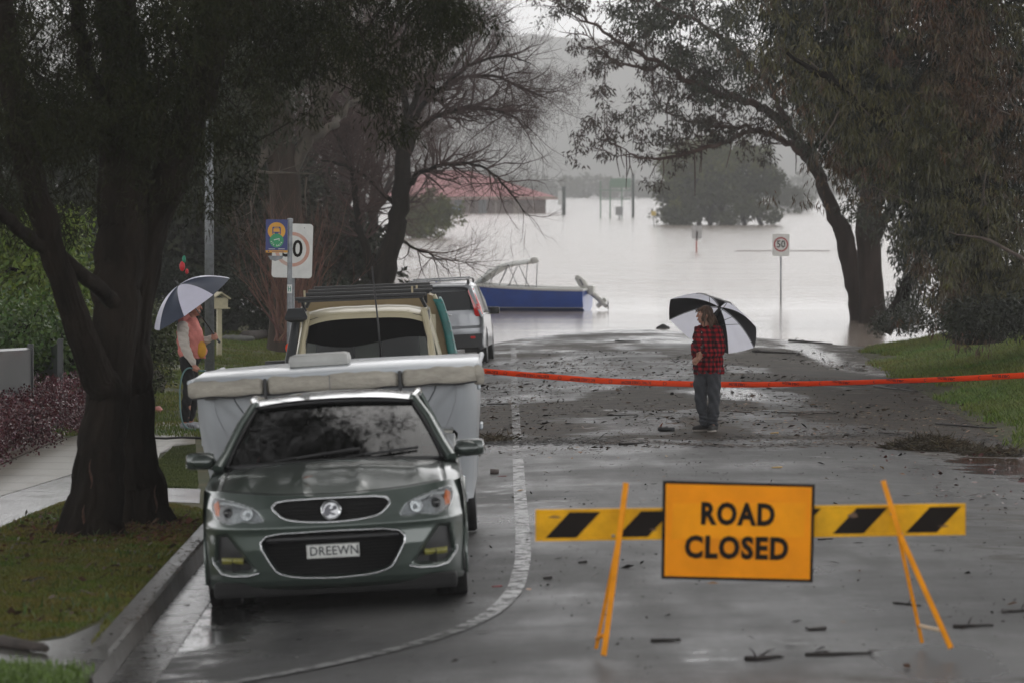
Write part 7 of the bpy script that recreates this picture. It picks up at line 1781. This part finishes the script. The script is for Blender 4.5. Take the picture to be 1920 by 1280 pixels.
# ================================================================== OUT ON THE FLOOD
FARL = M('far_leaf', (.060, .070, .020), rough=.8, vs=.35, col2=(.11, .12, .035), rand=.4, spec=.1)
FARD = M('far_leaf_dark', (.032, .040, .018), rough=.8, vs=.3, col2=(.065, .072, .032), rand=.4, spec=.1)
def flooded_tree():
    r = rng(151); d = 445; s = F / d; b = pt(1348, 420, d)
    T = thing('flooded_tree', 'big round olive tree standing alone in the flood water', 'tree', (b.x, d, 0))
    reg = [(1243, 415), (1240, 350), (1252, 300), (1290, 275), (1330, 262), (1380, 258), (1418, 272), (1432, 310), (1452, 340), (1455, 372), (1440, 385), (1444, 410), (1425, 400), (1400, 412), (1350, 418), (1290, 418)]
    c0 = px_points(reg, 90, d - 4.5, d + 4.5, r); C_ = np.repeat(c0, 6, 0) + r.normal(size=(540, 3)) * np.array([.55, .6, .45]) - np.array([b.x, d, 0])
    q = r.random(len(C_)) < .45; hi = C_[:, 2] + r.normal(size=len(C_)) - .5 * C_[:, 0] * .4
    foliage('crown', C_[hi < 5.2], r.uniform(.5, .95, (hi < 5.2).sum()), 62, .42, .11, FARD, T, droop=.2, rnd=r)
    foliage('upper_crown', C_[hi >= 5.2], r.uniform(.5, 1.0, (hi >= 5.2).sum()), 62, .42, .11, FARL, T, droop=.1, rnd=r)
    L = [(wob([(x, y, -1), (x * .9, y, 1.5), (x * .5, y * .5, 4.5)], .1, r, 8), np.linspace(.28, .12, 8)) for x, y in ((-4, 0), (-2, 1), (.3, 0), (2.5, -1), (4.2, 0), (-.9, -2))]
    tubes_mesh('trunk', L, BARK, T)
flooded_tree()
for k, (px, py, d, w, h, lab, mt) in enumerate([(1480, 388, 640, 5.5, 4.2, 'fainter rounded tree in the flood beyond the big olive tree', FARD), (800, 425, 330, 3.8, 3.6, 'blurred grey green shrub in the water left of the red roofed building', FARL)]):
    T = round_tree('flooded_shrub', lab, px, py, d, w * 1.15, h, 120, 46, .3, .09, mt, 160 + k, trunk=False, zmin=-.02, base=-.1, cat='tree')
r = rng(165); T = thing('far_tree_line', 'hazy line of trees along the far shore of the flood', 'trees'); cs = []
for k in range(900):
    x = r.uniform(-160, 260); h = 5 + 4 * float(vnoise(np.array([x / 9]), np.array([3.]), 7)[0]); cs.append((x, 1500 + r.normal() * 8, r.uniform(0, h * (1 if x > 60 or x < 10 else .8))))
foliage('far_tree_line_leaves', cs, 2.2, 26, 1.6, .6, FARD, T, droop=0, rnd=r); T['kind'] = 'stuff'
# building with the red hipped roof
def clubhouse():
    d = 640; s = F / d; A = pt(1030, 400, d)
    T = thing('building', 'low brick building with a long faded red hipped roof standing in the flood', 'building', (pt(900, 400, d).x, d, 0), (0, 0, 0))
    W_, zr = 13.8, 1.0; e = pt(900, 371, d).z; rz_ = pt(900, 319, d).z; x1 = pt(1048, 371, d).x - T.location.x; x0 = pt(715, 371, d).x - T.location.x
    RF = M('faded_red_roof', (.40, .085, .095), rough=.5, vs=.4, var=.12, bump=.3, bs=3)
    q = MB(); q.add([(x0, -6, e), (x1, -6, e), (x1, 12, e), (x0, 12, e), (x0 + 6, 3, rz_), (x1 - 13.0, 3, rz_), ], [(0, 1, 5, 4), (1, 2, 5), (2, 3, 4, 5), (3, 0, 4)]); q.box(((x0 + x1) / 2, 3, e - .12), (x1 - x0 - .02, 17.98, .22)); rf = q.build('roof', RF, T)
    q = MB()
    for k in range(40):
        x = x0 + 2 + k * (x1 - x0 - 4) / 40; q.tube([(x, -6.02, e + .04), (x, -5.9, e + .1)], .05, 4)
    q.box(((x0 + x1) / 2, -6.04, e), (x1 - x0, .1, .30)); q.build('fascia', M('fascia_tan', (.30, .24, .19), rough=.6), rf)
    xw = pt(1023, 390, d).x - T.location.x; q = MB(); q.box(((x0 + 3 + xw) / 2, 2.5, e / 2 - .8), (xw - x0 - 3, 13, e + 1.2)); q.build('wall', M('brown_brick', (.13, .085, .072), rough=.8, vs=3, var=.25), T)
    for px in (968, 905, 860, 838):
        x = pt(px, 390, d).x - T.location.x; q = MB(); q.box((x, -4.05, e / 2 - .6), (1.1 if px != 968 else .9, .1, e + .8)); q.build('window' if px != 968 else 'pale_pillar', M('dark_window', (.03, .032, .035), rough=.2) if px != 968 else M('pale_render', (.26, .20, .17)), T)
    for px in (1000, 880, 930, 820):
        x = pt(px, 390, d).x - T.location.x; q = MB(); q.box((x, -5.6, e / 2 - .6), (.18, .18, e + 1.0)); q.build('verandah_post', M('post_tan', (.28, .22, .19)), T)
clubhouse()
def post(name, label, px, py0, py1, d, r_, mat, cat='post', lean=0, plate=None, extra=None):
    a, b = pt(px, py1, d), pt(px + lean, py0, d); T = thing(name, label, cat, (a.x, d, 0)); q = MB(); q.tube([(0, 0, -1), (b.x - a.x, 0, b.z)], r_, 8); q.build('pole', mat, T, True)
    if plate:
        for (x0, y0, x1, y1, mt, nm) in plate:
            p0, p1 = pt(x0, y0, d) - V((a.x, d, 0)), pt(x1, y1, d) - V((a.x, d, 0)); q = MB(); q.box(((p0.x + p1.x) / 2, -r_ - .04, (p0.z + p1.z) / 2), (abs(p1.x - p0.x), .06, abs(p0.z - p1.z)), ch=.01); q.build(nm, mt, T)
    return T
DG = M('dark_green_steel', (.03, .045, .038), rough=.6); PW = M('pale_board', (.55, .56, .54), rough=.5); PG = M('pale_green_board', (.16, .24, .18), rough=.6)
post('sign_post', 'dark post with a narrow white board at the end of the red roofed building', 1057, 350, 398, 600, .26, DG, 'sign', plate=[(1046, 358, 1054, 384, PW, 'board')])
post('power_pole', 'tall thin grey pole with a small lamp left of the big olive tree', 1187, 322, 404, 560, .17, DG, 'pole', plate=[(1186, 320, 1193, 326, PW, 'lamp')])
post('sign_post', 'small yellow marker sign leaning in the flood', 1229, 396, 424, 420, .06, M('marker_grey', (.3, .3, .3)), 'sign', lean=-5, plate=[(1221, 396, 1230, 405, M('marker_yellow', (.5, .36, .06)), 'board')])
post('sign_post', 'pale rectangular sign half under water between the olive tree and the umbrella', 1306, 424, 458, 260, .05, M('red_post', (.4, .12, .1)), 'sign', plate=[(1297, 424, 1316, 448, M('hazy_white_board', (.40, .39, .38), rough=.6), 'board'), (1304.5, 433, 1308.5, 452, M('board_mark', (.22, .16, .15)), 'arrow_mark')])
post('sign_post', 'short grey sign board standing in the water under the green frame', 1161, 388, 410, 520, .08, DG, 'sign', plate=[(1154, 388, 1168, 404, M('grey_board', (.25, .25, .25)), 'board')])
post('sign_post', 'blurred pale blue sign in front of the red roofed building', 855, 386, 398, 600, .08, DG, 'sign', plate=[(848, 387, 863, 394, M('blue_board', (.14, .20, .42)), 'board')])
T = thing('road_sign', 'pale green board on a tall open frame standing in the flood', 'sign', (pt(1150, 400, 540).x, 540, 0))
for px in (1126, 1144, 1166):
    q = MB(); q.tube([(pt(px, 400, 540).x - T.location.x, 0, -1), (pt(px, 338, 540).x - T.location.x, 0, pt(px, 340, 540).z)], .09, 6); q.build('post', PG, T)
q = MB(); a, b = pt(1145, 335, 540), pt(1183, 352, 540); q.box(((a.x + b.x) / 2 - T.location.x, -.1, (a.z + b.z) / 2), (b.x - a.x, .08, a.z - b.z)); q.build('board', PG, T)
for py in (357, 374):
    a, b = pt(1124, py, 540), pt(1183, py, 540); q = MB(); q.box(((a.x + b.x) / 2 - T.location.x, -.05, a.z), (b.x - a.x, .06, .12)); q.build('rail', PG, T)
def floating(name, label, px0, px1, py, d, mat):
    a, b = pt(px0, py, d), pt(px1, py, d); q = MB(); n = 14; q.tube([V((a.x + (b.x - a.x) * k / n, math.sin(k * 1.7) * .15, .02)) - V((a.x, 0, 0)) for k in range(n + 1)], .03, 6); o = q.build(name, mat, None, True); o.location = (a.x, d, 0); tag(o, label, 'boom')
floating('floating_boom', 'long thin rusty boom floating behind the small 50 sign', 1380, 1555, 471, 263, M('boom_rust', (.20, .16, .14), rough=.6))
stone('floating_debris', 'dark clump of debris in the shallows in front of the small umbrella', 1243, 617, .35, .2, .12, BLK, 11, 'debris')

def overhead(name, label, c, rad, n, seed):  # unseen trees added outside the frame to darken the foreground
    r = rng(seed); T = thing(name, label, 'tree', (c[0], c[1], g(c[0], c[1]))); z0 = T.location.z
    q = r.normal(size=(n, 3)); q /= np.linalg.norm(q, axis=1, keepdims=True); q = q * (r.random(n) ** .4)[:, None] * np.array(rad); q[:, 2] += c[2] - z0
    foliage('crown', q, r.uniform(.6, 1.1, n), 40, .34, .08, M('weeping_leaf_dark'), T, droop=.6, rnd=r)
    tubes_mesh('trunk', [(wob([(0, 0, -.3), (.1, 0, 3), (-.1, .2, 6), (0, 0, c[2] - z0)], .04, r, 14), np.linspace(.4, .12, 14))], BARK, T)
overhead('street_tree', 'unseen tree added for shade outside the frame left of the lamp pole', (-9.5, 62, 11.5), (5.5, 9, 3.2), 260, 181)
overhead('street_tree', 'unseen tree added for shade outside the frame right of the barrier', (9.0, 38, 10.0), (4.5, 12, 3.0), 260, 182)
# ================================================================== GRASS, LITTER AND DEBRIS
def blades(name, label, X, Y, h, w, mat, seed, lean=.5):
    r = rng(seed); n = len(X); Z = G(X, Y); a = r.uniform(0, 6.283, n); H = h * r.uniform(.5, 1.3, n); o = np.stack([np.cos(a), np.sin(a), np.zeros(n)], 1)
    s = np.stack([-o[:, 1], o[:, 0], np.zeros(n)], 1) * (w * r.uniform(.7, 1.3, n))[:, None]; c = np.stack([X, Y, Z - .005], 1)
    m = c + o * (H * lean * .35)[:, None]; m[:, 2] += H * .62; t = c + o * (H * lean)[:, None]; t[:, 2] += H
    v = np.stack([c - s, c + s, m + s * .7, m - s * .7], 1).reshape(-1, 3); f1 = np.arange(n * 4).reshape(-1, 4)
    v2 = np.stack([m - s * .7, m + s * .7, t + s * .1, t - s * .1], 1).reshape(-1, 3); f2 = np.arange(n * 4).reshape(-1, 4) + n * 4
    o_ = np_mesh(name, np.concatenate([v, v2]), np.concatenate([f1, f2]), mat, None); tag(o_, label, 'grass', kind='stuff'); return o_
def patchy(X, Y, r, thr=.42, sc=1.3, seed=3): return fbm(X * sc, Y * sc * .6, seed) + r.normal(size=len(X)) * .08 > thr
VG = M('verge_blade', (.065, .135, .012), rough=.55, vs=2.0, col2=(.19, .13, .03), rand=.4, spec=.25, transl=.15)
LG_ = M('lawn_blade', (.07, .14, .018), rough=.55, vs=.8, col2=(.17, .15, .03), rand=.4, spec=.25, transl=.15)
BG_ = M('bank_blade', (.075, .175, .020), rough=.55, vs=.35, col2=(.19, .18, .035), rand=.4, spec=.25, transl=.2)
r = rng(201)
vp = [G2(*p) for p in [(-330, 1210), (-100, 1210), (40, 1203), (120, 1192), (186, 1163), (215, 1135)]]
Yk = np.linspace(27.9, 42.2, 12); vp += [(float(kerb_x(y)) - .16, float(y)) for y in Yk] + [G2(*p) for p in [(312, 942), (225, 927), (130, 937), (60, 964), (0, 990), (-260, 1130)]]
X = r.uniform(-6.5, -2.3, 260000); Y = r.uniform(26, 43.5, 260000); k = inpoly(vp, X, Y); X, Y = X[k], Y[k]
blades('verge_grass', 'mossy green and brown grass on the verge round the two stemmed tree', X, Y, .032, .004, VG, 1)
v2 = [G2(*p) for p in [(290, 913), (284, 890), (296, 865), (325, 838), (366, 834), (372, 916)]]; 
xs = [p[0] for p in v2]; ys_ = [p[1] for p in v2]; X = r.uniform(min(xs), max(xs), 60000); Y = r.uniform(min(ys_), max(ys_), 60000); k = inpoly(v2, X, Y)
blades('verge_grass', 'short bright grass island between driveway and footpath', X[k], Y[k], .025, .004, M('island_blade', (.055, .085, .012), rough=.55, vs=1.5, col2=(.11, .13, .03), rand=.35, spec=.25), 2)
X = r.uniform(-9.5, -2.9, 160000); Y = r.uniform(58.5, 112, 160000); kx = kerb_x(Y); k = (X < kx - .2) & (patchy(X, Y, r, .36)) & ~((Y > 74) & (Y < 75.6)) & (X > -Y * .125)
blades('lawn_grass', 'rough wet lawn beyond the person in pink', X[k], Y[k], .055, .007, LG_, 3)
X = r.uniform(5.6, 14, 330000); Y = r.uniform(40, 118, 330000); u = X - right_x(Y) - (fbm(Y * .25, Y * 0 + 2, 9) - .5) * 1.6
k = (u > .15 + r.random(len(X)) * .5) & (X < Y * .125) & (G(X, Y) > .05); 
blades('bank_grass', 'long green grass on the bank right of the muddy road edge', X[k], Y[k], .10, .009, BG_, 4, .7)
X = 9.5 + r.normal(size=5000) * .8; Y = 127 + r.normal(size=5000) * 1.6; k = G(X, Y) > .02
blades('mound_grass', 'tawny grass on the little mound at the gum tree roots', X[k], Y[k], .12, .012, M('tawny_blade', (.15, .10, .035), rough=.6, vs=2, var=.3), 5, .7)
p0 = G2(20, 1270); X = p0[0] + r.normal(size=9000) * .22 - .12; Y = p0[1] + r.normal(size=9000) * .35 - .1
blades('corner_grass', 'bright green tuft of grass in the near left corner', X, Y, .05, .006, M('bright_blade', (.10, .17, .02), rough=.5, var=.3), 6)

# leaf and bark litter
LIT = [M('litter_dark', (.014, .010, .008), rough=.55, rand=.5), M('litter_brown', (.060, .036, .020), rough=.5, rand=.5), M('litter_tan', (.22, .12, .05), rough=.45, rand=.4), M('litter_red', (.075, .014, .010), rough=.4, rand=.4)]
def litter(name, label, X, Y, L, Wd, mat, seed, flatn=.22, lift=.004, kind='stuff', cat='litter'):
    r = rng(seed); n = len(X); a = r.uniform(0, 6.283, n); a = np.where(r.random(n) < .5, r.normal(size=n) * .5, a)
    d = np.stack([np.cos(a), np.sin(a), r.normal(size=n) * flatn], 1); Ls = L * (.25 + 1.9 * r.random(n) ** 2.2); Ws = Wd * r.uniform(.5, 1.5, n); c = np.stack([X, Y, G(X, Y) + lift + np.abs(r.normal(size=n)) * .006], 1)
    s = np.stack([-np.sin(a), np.cos(a), r.normal(size=n) * flatn * 2], 1) * Ws[:, None]; m = c + d * (Ls * .5)[:, None]; m[:, 2] += .25 * Ws
    t = c + d * Ls[:, None]; t[:, 2] = np.maximum(t[:, 2], c[:, 2]); 
    v = np.stack([c, m + s, t, m - s], 1).reshape(-1, 3); o = np_mesh(name, v, np.arange(len(v)).reshape(-1, 4), mat, None); tag(o, label, cat, kind=kind); return o
def road_pts(n, y0, y1, r, x0=-2.6, x1=8.6): X = r.uniform(x0, x1, n); Y = r.uniform(y0, y1, n); k = (X > kerb_x(Y)) & (X < right_x(Y) + .3); return X[k], Y[k]
r = rng(211)
X, Y = road_pts(7000, 54.5, 100, r); k = fbm(X * .8, Y * .35, 12) + r.normal(size=len(X)) * .05 > .52; litter('leaf_litter', 'dark wet leaves and bark scattered over the road beyond the tide mark', X[k], Y[k], .075, .018, LIT[0], 1)
X, Y = road_pts(5000, 54.5, 92, r); k = fbm(X * .8, Y * .35, 13) > .50; litter('leaf_litter', 'brown leaf litter scattered over the road near the woman', X[k], Y[k], .07, .020, LIT[1], 2)
X, Y = road_pts(520, 27, 56, r); litter('leaf_litter', 'sparse dark fallen leaves on the near road', X, Y, .055, .014, LIT[0], 3)
X, Y = road_pts(150, 26, 56, r, .0); litter('leaf_litter', 'sparse tan leaves on the near road', X, Y, .05, .015, LIT[2], 4)
X, Y = road_pts(1100, 54.5, 70, r, 3.0); litter('leaf_litter', 'tan leaf litter on the road right of the woman', X, Y, .055, .015, LIT[2], 5, .1)
X = r.uniform(4.2, 6.6, 240); Y = r.uniform(41, 57, 240); litter('leaf_litter', 'dark red leaves on the wet asphalt at the right', X, Y, .06, .018, LIT[3], 6)
# tide wrack: thick lines of bark, twigs and mulch
def wrack(name, label, line, n, wd, mats, seed, hmax=.05, L=.10):
    r = rng(seed); P = np.array([(gpt(*p).x, gpt(*p).y) for p in line]); t = r.random(n) * (len(P) - 1); i = t.astype(int); fr = (t - i)[:, None]; Q = P[i] * (1 - fr) + P[i + 1] * fr
    Q[:, 0] += r.normal(size=n) * wd * .5; Q[:, 1] += r.normal(size=n) * wd * (1 + .6 * np.sin(Q[:, 0] * 2.1)); k = r.random(n) < .35 + .65 * fbm(Q[:, 0] * 1.6, Q[:, 1] * .5, seed)
    return litter(name, label, Q[k, 0], Q[k, 1], L * .62, .008, mats, seed, .10, .006)
wrack('tide_wrack', 'line of dark mulch and bark left by the flood across the lane beside the cars', [(890, 832), (930, 829), (1000, 832), (1080, 826), (1150, 832)], 3600, .35, LIT[0], 21)
wrack('tide_wrack', 'thin line of brown debris across the road below the woman', [(1090, 832), (1200, 828), (1290, 834), (1420, 838), (1560, 832), (1700, 838), (1900, 842)], 3600, .22, LIT[1], 22)
wrack('tide_wrack', 'dark debris band at the right of the woman', [(1350, 825), (1480, 818), (1640, 815), (1800, 822), (1915, 830)], 3400, .5, LIT[0], 23)
wrack('tide_wrack', 'brown leaf band along the muddy shoulder', [(1580, 640), (1640, 680), (1720, 720), (1790, 760), (1850, 800)], 2600, .5, LIT[1], 24)
wrack('gutter_litter', 'wet leaves and bark washed along the gutter beside the sedan', [(250, 1180), (300, 1110), (340, 1060), (372, 1010)], 800, .10, LIT[1], 25, L=.06)
wrack('gutter_litter', 'dark leaves washed against the near end of the kerb', [(220, 1230), (330, 1200), (430, 1165)], 420, .25, LIT[0], 26, L=.06)
# heap of mulch
def heap(label, px, py, w, d_, h, seed, n=3200):
    r = rng(seed); c = gpt(px, py); T = thing('mulch_heap', label, 'debris heap', c); q = MB(); secs = []
    for k in range(9):
        t = k / 8; secs.append([(w / 2 * (1 - t ** 1.6 * .95) * math.cos(a) * (1 + .12 * math.sin(3 * a + seed)), d_ / 2 * (1 - t ** 1.6 * .95) * math.sin(a), h * .8 * t ** .8 * (1 + .2 * math.sin(a * 2)) - .02) for a in np.linspace(0, 6.283, 30)[:-1]])
    q.loft(secs, closed=True, cap=True); q.build('mound', M('mulch', (.018, .013, .008), rough=.9, vs=20, var=.6, bump=1, bs=60), T, True)
    a = r.uniform(0, 6.283, n); rr = r.random(n) ** .6; x = rr * w * .55 * np.cos(a); y = rr * d_ * .55 * np.sin(a); z = h * (1 - rr ** 1.3) * .85 + .01; dd = r.normal(size=(n, 3)); dd[:, 2] *= .35
    v, f = leaf_quads(np.stack([x, y, np.maximum(z, .01)], 1), dd, .13 * r.uniform(.4, 1.4, n), .006 * r.uniform(.5, 1.5, n), r); o = np_mesh('straw', v, f, M('straw', (.030, .022, .010), rough=.7, col2=(.085, .060, .026), vs=2, rand=.5), T); return T
heap('mound of brown mulch and straw left on the road at the right', 1745, 842, 1.05, .9, .17, 31)
heap('low spread of straw beside the larger mulch mound', 1850, 850, .8, .6, .05, 32, 1200)
heap('low dark clump of debris in the lane beside the camper trailer', 925, 826, .55, 1.0, .05, 33, 900)
# sticks, bark and rubbish one can point to
TWM = M('wet_stick', (.016, .011, .009), rough=.5, var=.4, vs=12); TWB = M('brown_stick', (.060, .035, .024), rough=.6, var=.4, vs=12)
for k, (a, b, rad, mt, lab, tw) in enumerate([
    ((1755, 795), (1868, 803), .018, TWM, 'long thin dark branch lying at the foot of the right grass bank', 4), ((1450, 773), (1568, 776), .010, TWM, 'long straight stick on the road right of the woman', 1), ((1500, 778), (1560, 772), .012, TWB, 'short brown stick beside the long one right of the woman', 2),
    ((1140, 779), (1190, 778), .010, TWM, 'thin straight twig on the road left of the woman', 0), ((1370, 771), (1410, 774), .012, TWB, 'reddish twig lying just right of the woman', 2), ((1160, 834), (1215, 831), .02, TWM, 'short thick piece of bark below the woman', 0),
    ((1510, 1229), (1640, 1226), .013, TWM, 'dark wet branch on the road below the sign', 3), ((1400, 1238), (1470, 1233), .016, TWM, 'dark branch with a leafy end on the near road', 3), ((1222, 1203), (1275, 1201), .014, TWM, 'short dark stick between the barrier legs', 0),
    ((1678, 1131), (1722, 1136), .010, TWM, 'small forked twig right of the sign', 2), ((1790, 1176), (1858, 1174), .014, TWM, 'dark stick right of the barrier legs', 1), ((1880, 1148), (1935, 1146), .012, TWM, 'dark twig at the right picture edge', 1),
    ((1530, 1012), (1560, 1010), .008, TWM, 'tiny twig behind the sign', 0), ((1650, 812), (1700, 815), .012, TWM, 'twig in the mud left of the mulch mound', 1), ((915, 758), (965, 757), .012, TWM, 'twig in the lane beside the tape', 1), ((1000, 700), (1040, 698), .015, TWM, 'twig on the road below the tape', 1),
    ((1155, 640), (1200, 641), .02, TWM, 'stick lying near the water edge', 1), ((1410, 660), (1500, 664), .03, TWM, 'dark branch in the mud behind the umbrella', 3), ((1480, 640), (1560, 646), .03, TWM, 'long dark branch at the muddy water edge', 3), ((1640, 725), (1720, 735), .02, TWM, 'stick in the mud along the shoulder', 2),
    ((0, 1213), (85, 1226), .045, LOG, 'pale stick lying across the kerb end in the near corner', 0), ((150, 1110), (185, 1118), .012, TWB, 'brown twig on the near verge', 1), ((45, 1093), (80, 1088), .016, TWM, 'dark bark strip on the near verge', 1)]):
    log('fallen_branch' if rad > .012 else 'fallen_twig', lab, a, b, rad, mt, 'branch', .012, 40 + k, twig=tw)
def scrap(name, label, px, py, w, d_, h, mat, cat, rz=0, ch=.01):
    c = gpt(px, py); q = MB(); q.box((0, 0, h / 2 + .004), (w, d_, h), rz=rz, ch=min(ch, h * .4)); q.v = [(x + .006 * math.sin(y * 60), y, z * (1 + .2 * math.sin(x * 40))) for x, y, z in q.v]; o = q.build(name, mat, None, True, angle=40); o.location = c; tag(o, label, cat); return o
c = gpt(927, 888); q = MB(); q.tube([(-.045, 0, .03), (.045, .01, .03)], .030, 12); q.lathe([(.001, .046), (.02, .046), (.024, .05)], (0, 0.01, .03), 'X', 12)
o = q.build('crushed_can', M('can_dark', (.05, .03, .025), rough=.35, vs=20, col2=(.14, .12, .11)), None, True); o.location = c; tag(o, 'small dark can lying on the road left of the edge line', 'can')
T = thing('rubbish', 'small pile of black rubbish with a brown leaf on the road left of the woman', 'rubbish', gpt(1246, 808))
q = MB(); q.ell((0, 0, .03), (.11, .07, .035), 12); q.v = [tuple(V(v) * (1 + .2 * math.sin(v[0] * 70))) for v in q.v]; q.build('black_wrap', BLK, T, True)
q = MB(); q.box((.09, .0, .03), (.08, .05, .055), rz=.3, ch=.01); q.build('block', M('slate_block', (.03, .035, .04), rough=.4), T)
q = MB(); q.add([(-.10, 0, .03), (-.04, .05, .06), (-.02, 0, .12), (-.07, -.03, .06)], [(0, 1, 2, 3)]); q.build('brown_leaf', M('rust_leaf'), T, solid=.003)
scrap('yellow_scrap', 'pale yellow scrap on the road right of the woman, nearer the edge of the mud', 1457, 877, .11, .05, .015, M('yellow_scrap', (.5, .33, .12), rough=.6), 'litter')
scrap('yellow_scrap', 'pale yellow scrap beside the tan leaves behind the mulch', 1452, 813, .10, .05, .02, M('yellow_scrap'), 'litter')
scrap('red_scrap', 'small red scrap on the road just left of the edge line', 932, 1100, .07, .03, .008, M('red_scrap', (.30, .02, .03), rough=.5), 'litter', .5)
scrap('red_scrap', 'small red scrap on the road beside the can', 942, 893, .09, .03, .008, M('red_scrap2', (.16, .02, .02), rough=.5), 'litter')
scrap('bark_piece', 'dark oval piece of bark on the road under the sign', 1530, 1180, .13, .09, .02, TWM, 'bark', .3)
scrap('bark_piece', 'small piece of bark at the left under the board', 1027, 1085, .07, .05, .02, TWM, 'bark', .3)
scrap('bark_piece', 'flat piece of bark on the road between car and barrier', 1093, 1056, .07, .03, .02, TWM, 'bark', .1)
c = gpt(292, 772); q = MB(); q.ell((0, 0, .04), (.13, .07, .045), 12); q.v = [tuple(V(v) * (1 + .15 * math.sin(v[0] * 40))) for v in q.v]; o = q.build('pink_bag', M('pink_bag', (.55, .20, .17), rough=.5, var=.3, vs=20), None, True); o.location = c; tag(o, 'crumpled pink bag on the ground behind the tree stem', 'bag')
c = gpt(312, 822); q = MB(); P = [gpt(x, y) for x, y in [(285, 823), (310, 824), (340, 822), (362, 823), (400, 824)]]; q.tube([V((p.x, p.y, p.z + .02)) for p in P], .016, 6); o = q.build('black_hose', BLK, None, True); tag(o, 'thin black hose lying across the footpath', 'hose')
# raised dead stump in the lawn
stone('tree_stump', 'low broken dark stump at the near end of the lawn', 283, 735, .5, .4, .35, LOG, 14, 'stump')

r = rng(290); X, Y = road_pts(16000, 53.5, 84, r); k = (fbm(X * .9 + 5, Y * .3, 40) + r.normal(size=len(X)) * .04 > .50); litter('fine_debris', 'fine brown bark crumbs spread over the muddy part of the road', X[k], Y[k], .030, .008, LIT[1], 41)
r = rng(291); X, Y = road_pts(9000, 26, 54, r); k = (fbm(X * 1.3 + 5, Y * .5, 44) + r.normal(size=len(X)) * .06 > .54); litter('fine_debris', 'fine dark grit and seed specks on the near asphalt', X[k], Y[k], .016, .005, LIT[0], 42)

r = rng(295); X = r.uniform(-6.4, -2.6, 900); Y = r.uniform(27, 42, 900); k = inpoly(vp, X, Y); litter('verge_litter', 'brown leaves and bark bits lying on the verge grass', X[k], Y[k], .05, .011, LIT[1], 51, .5, .025)
X = r.uniform(-6.4, -2.6, 2600); Y = r.uniform(27, 42, 2600); k = inpoly(vp, X, Y) & (fbm(X * 1.7, Y, 60) > .55); blades('verge_weeds', 'taller darker weeds in patches on the verge', X[k], Y[k], .075, .006, M('weed_blade', (.04, .085, .012), rough=.55, var=.4, vs=3), 7, .9)
# leaf rings round the tree feet
X = -3.35 + r.normal(size=1500) * .55; Y = 39.3 + r.normal(size=1500) * 1.1; k = inpoly(vp, X, Y); litter('verge_litter', 'bed of rusty fallen needles round the two stems', X[k], Y[k], .05, .008, M('rust_needles', (.09, .035, .014), rough=.7, rand=.5), 52, .5, .02)
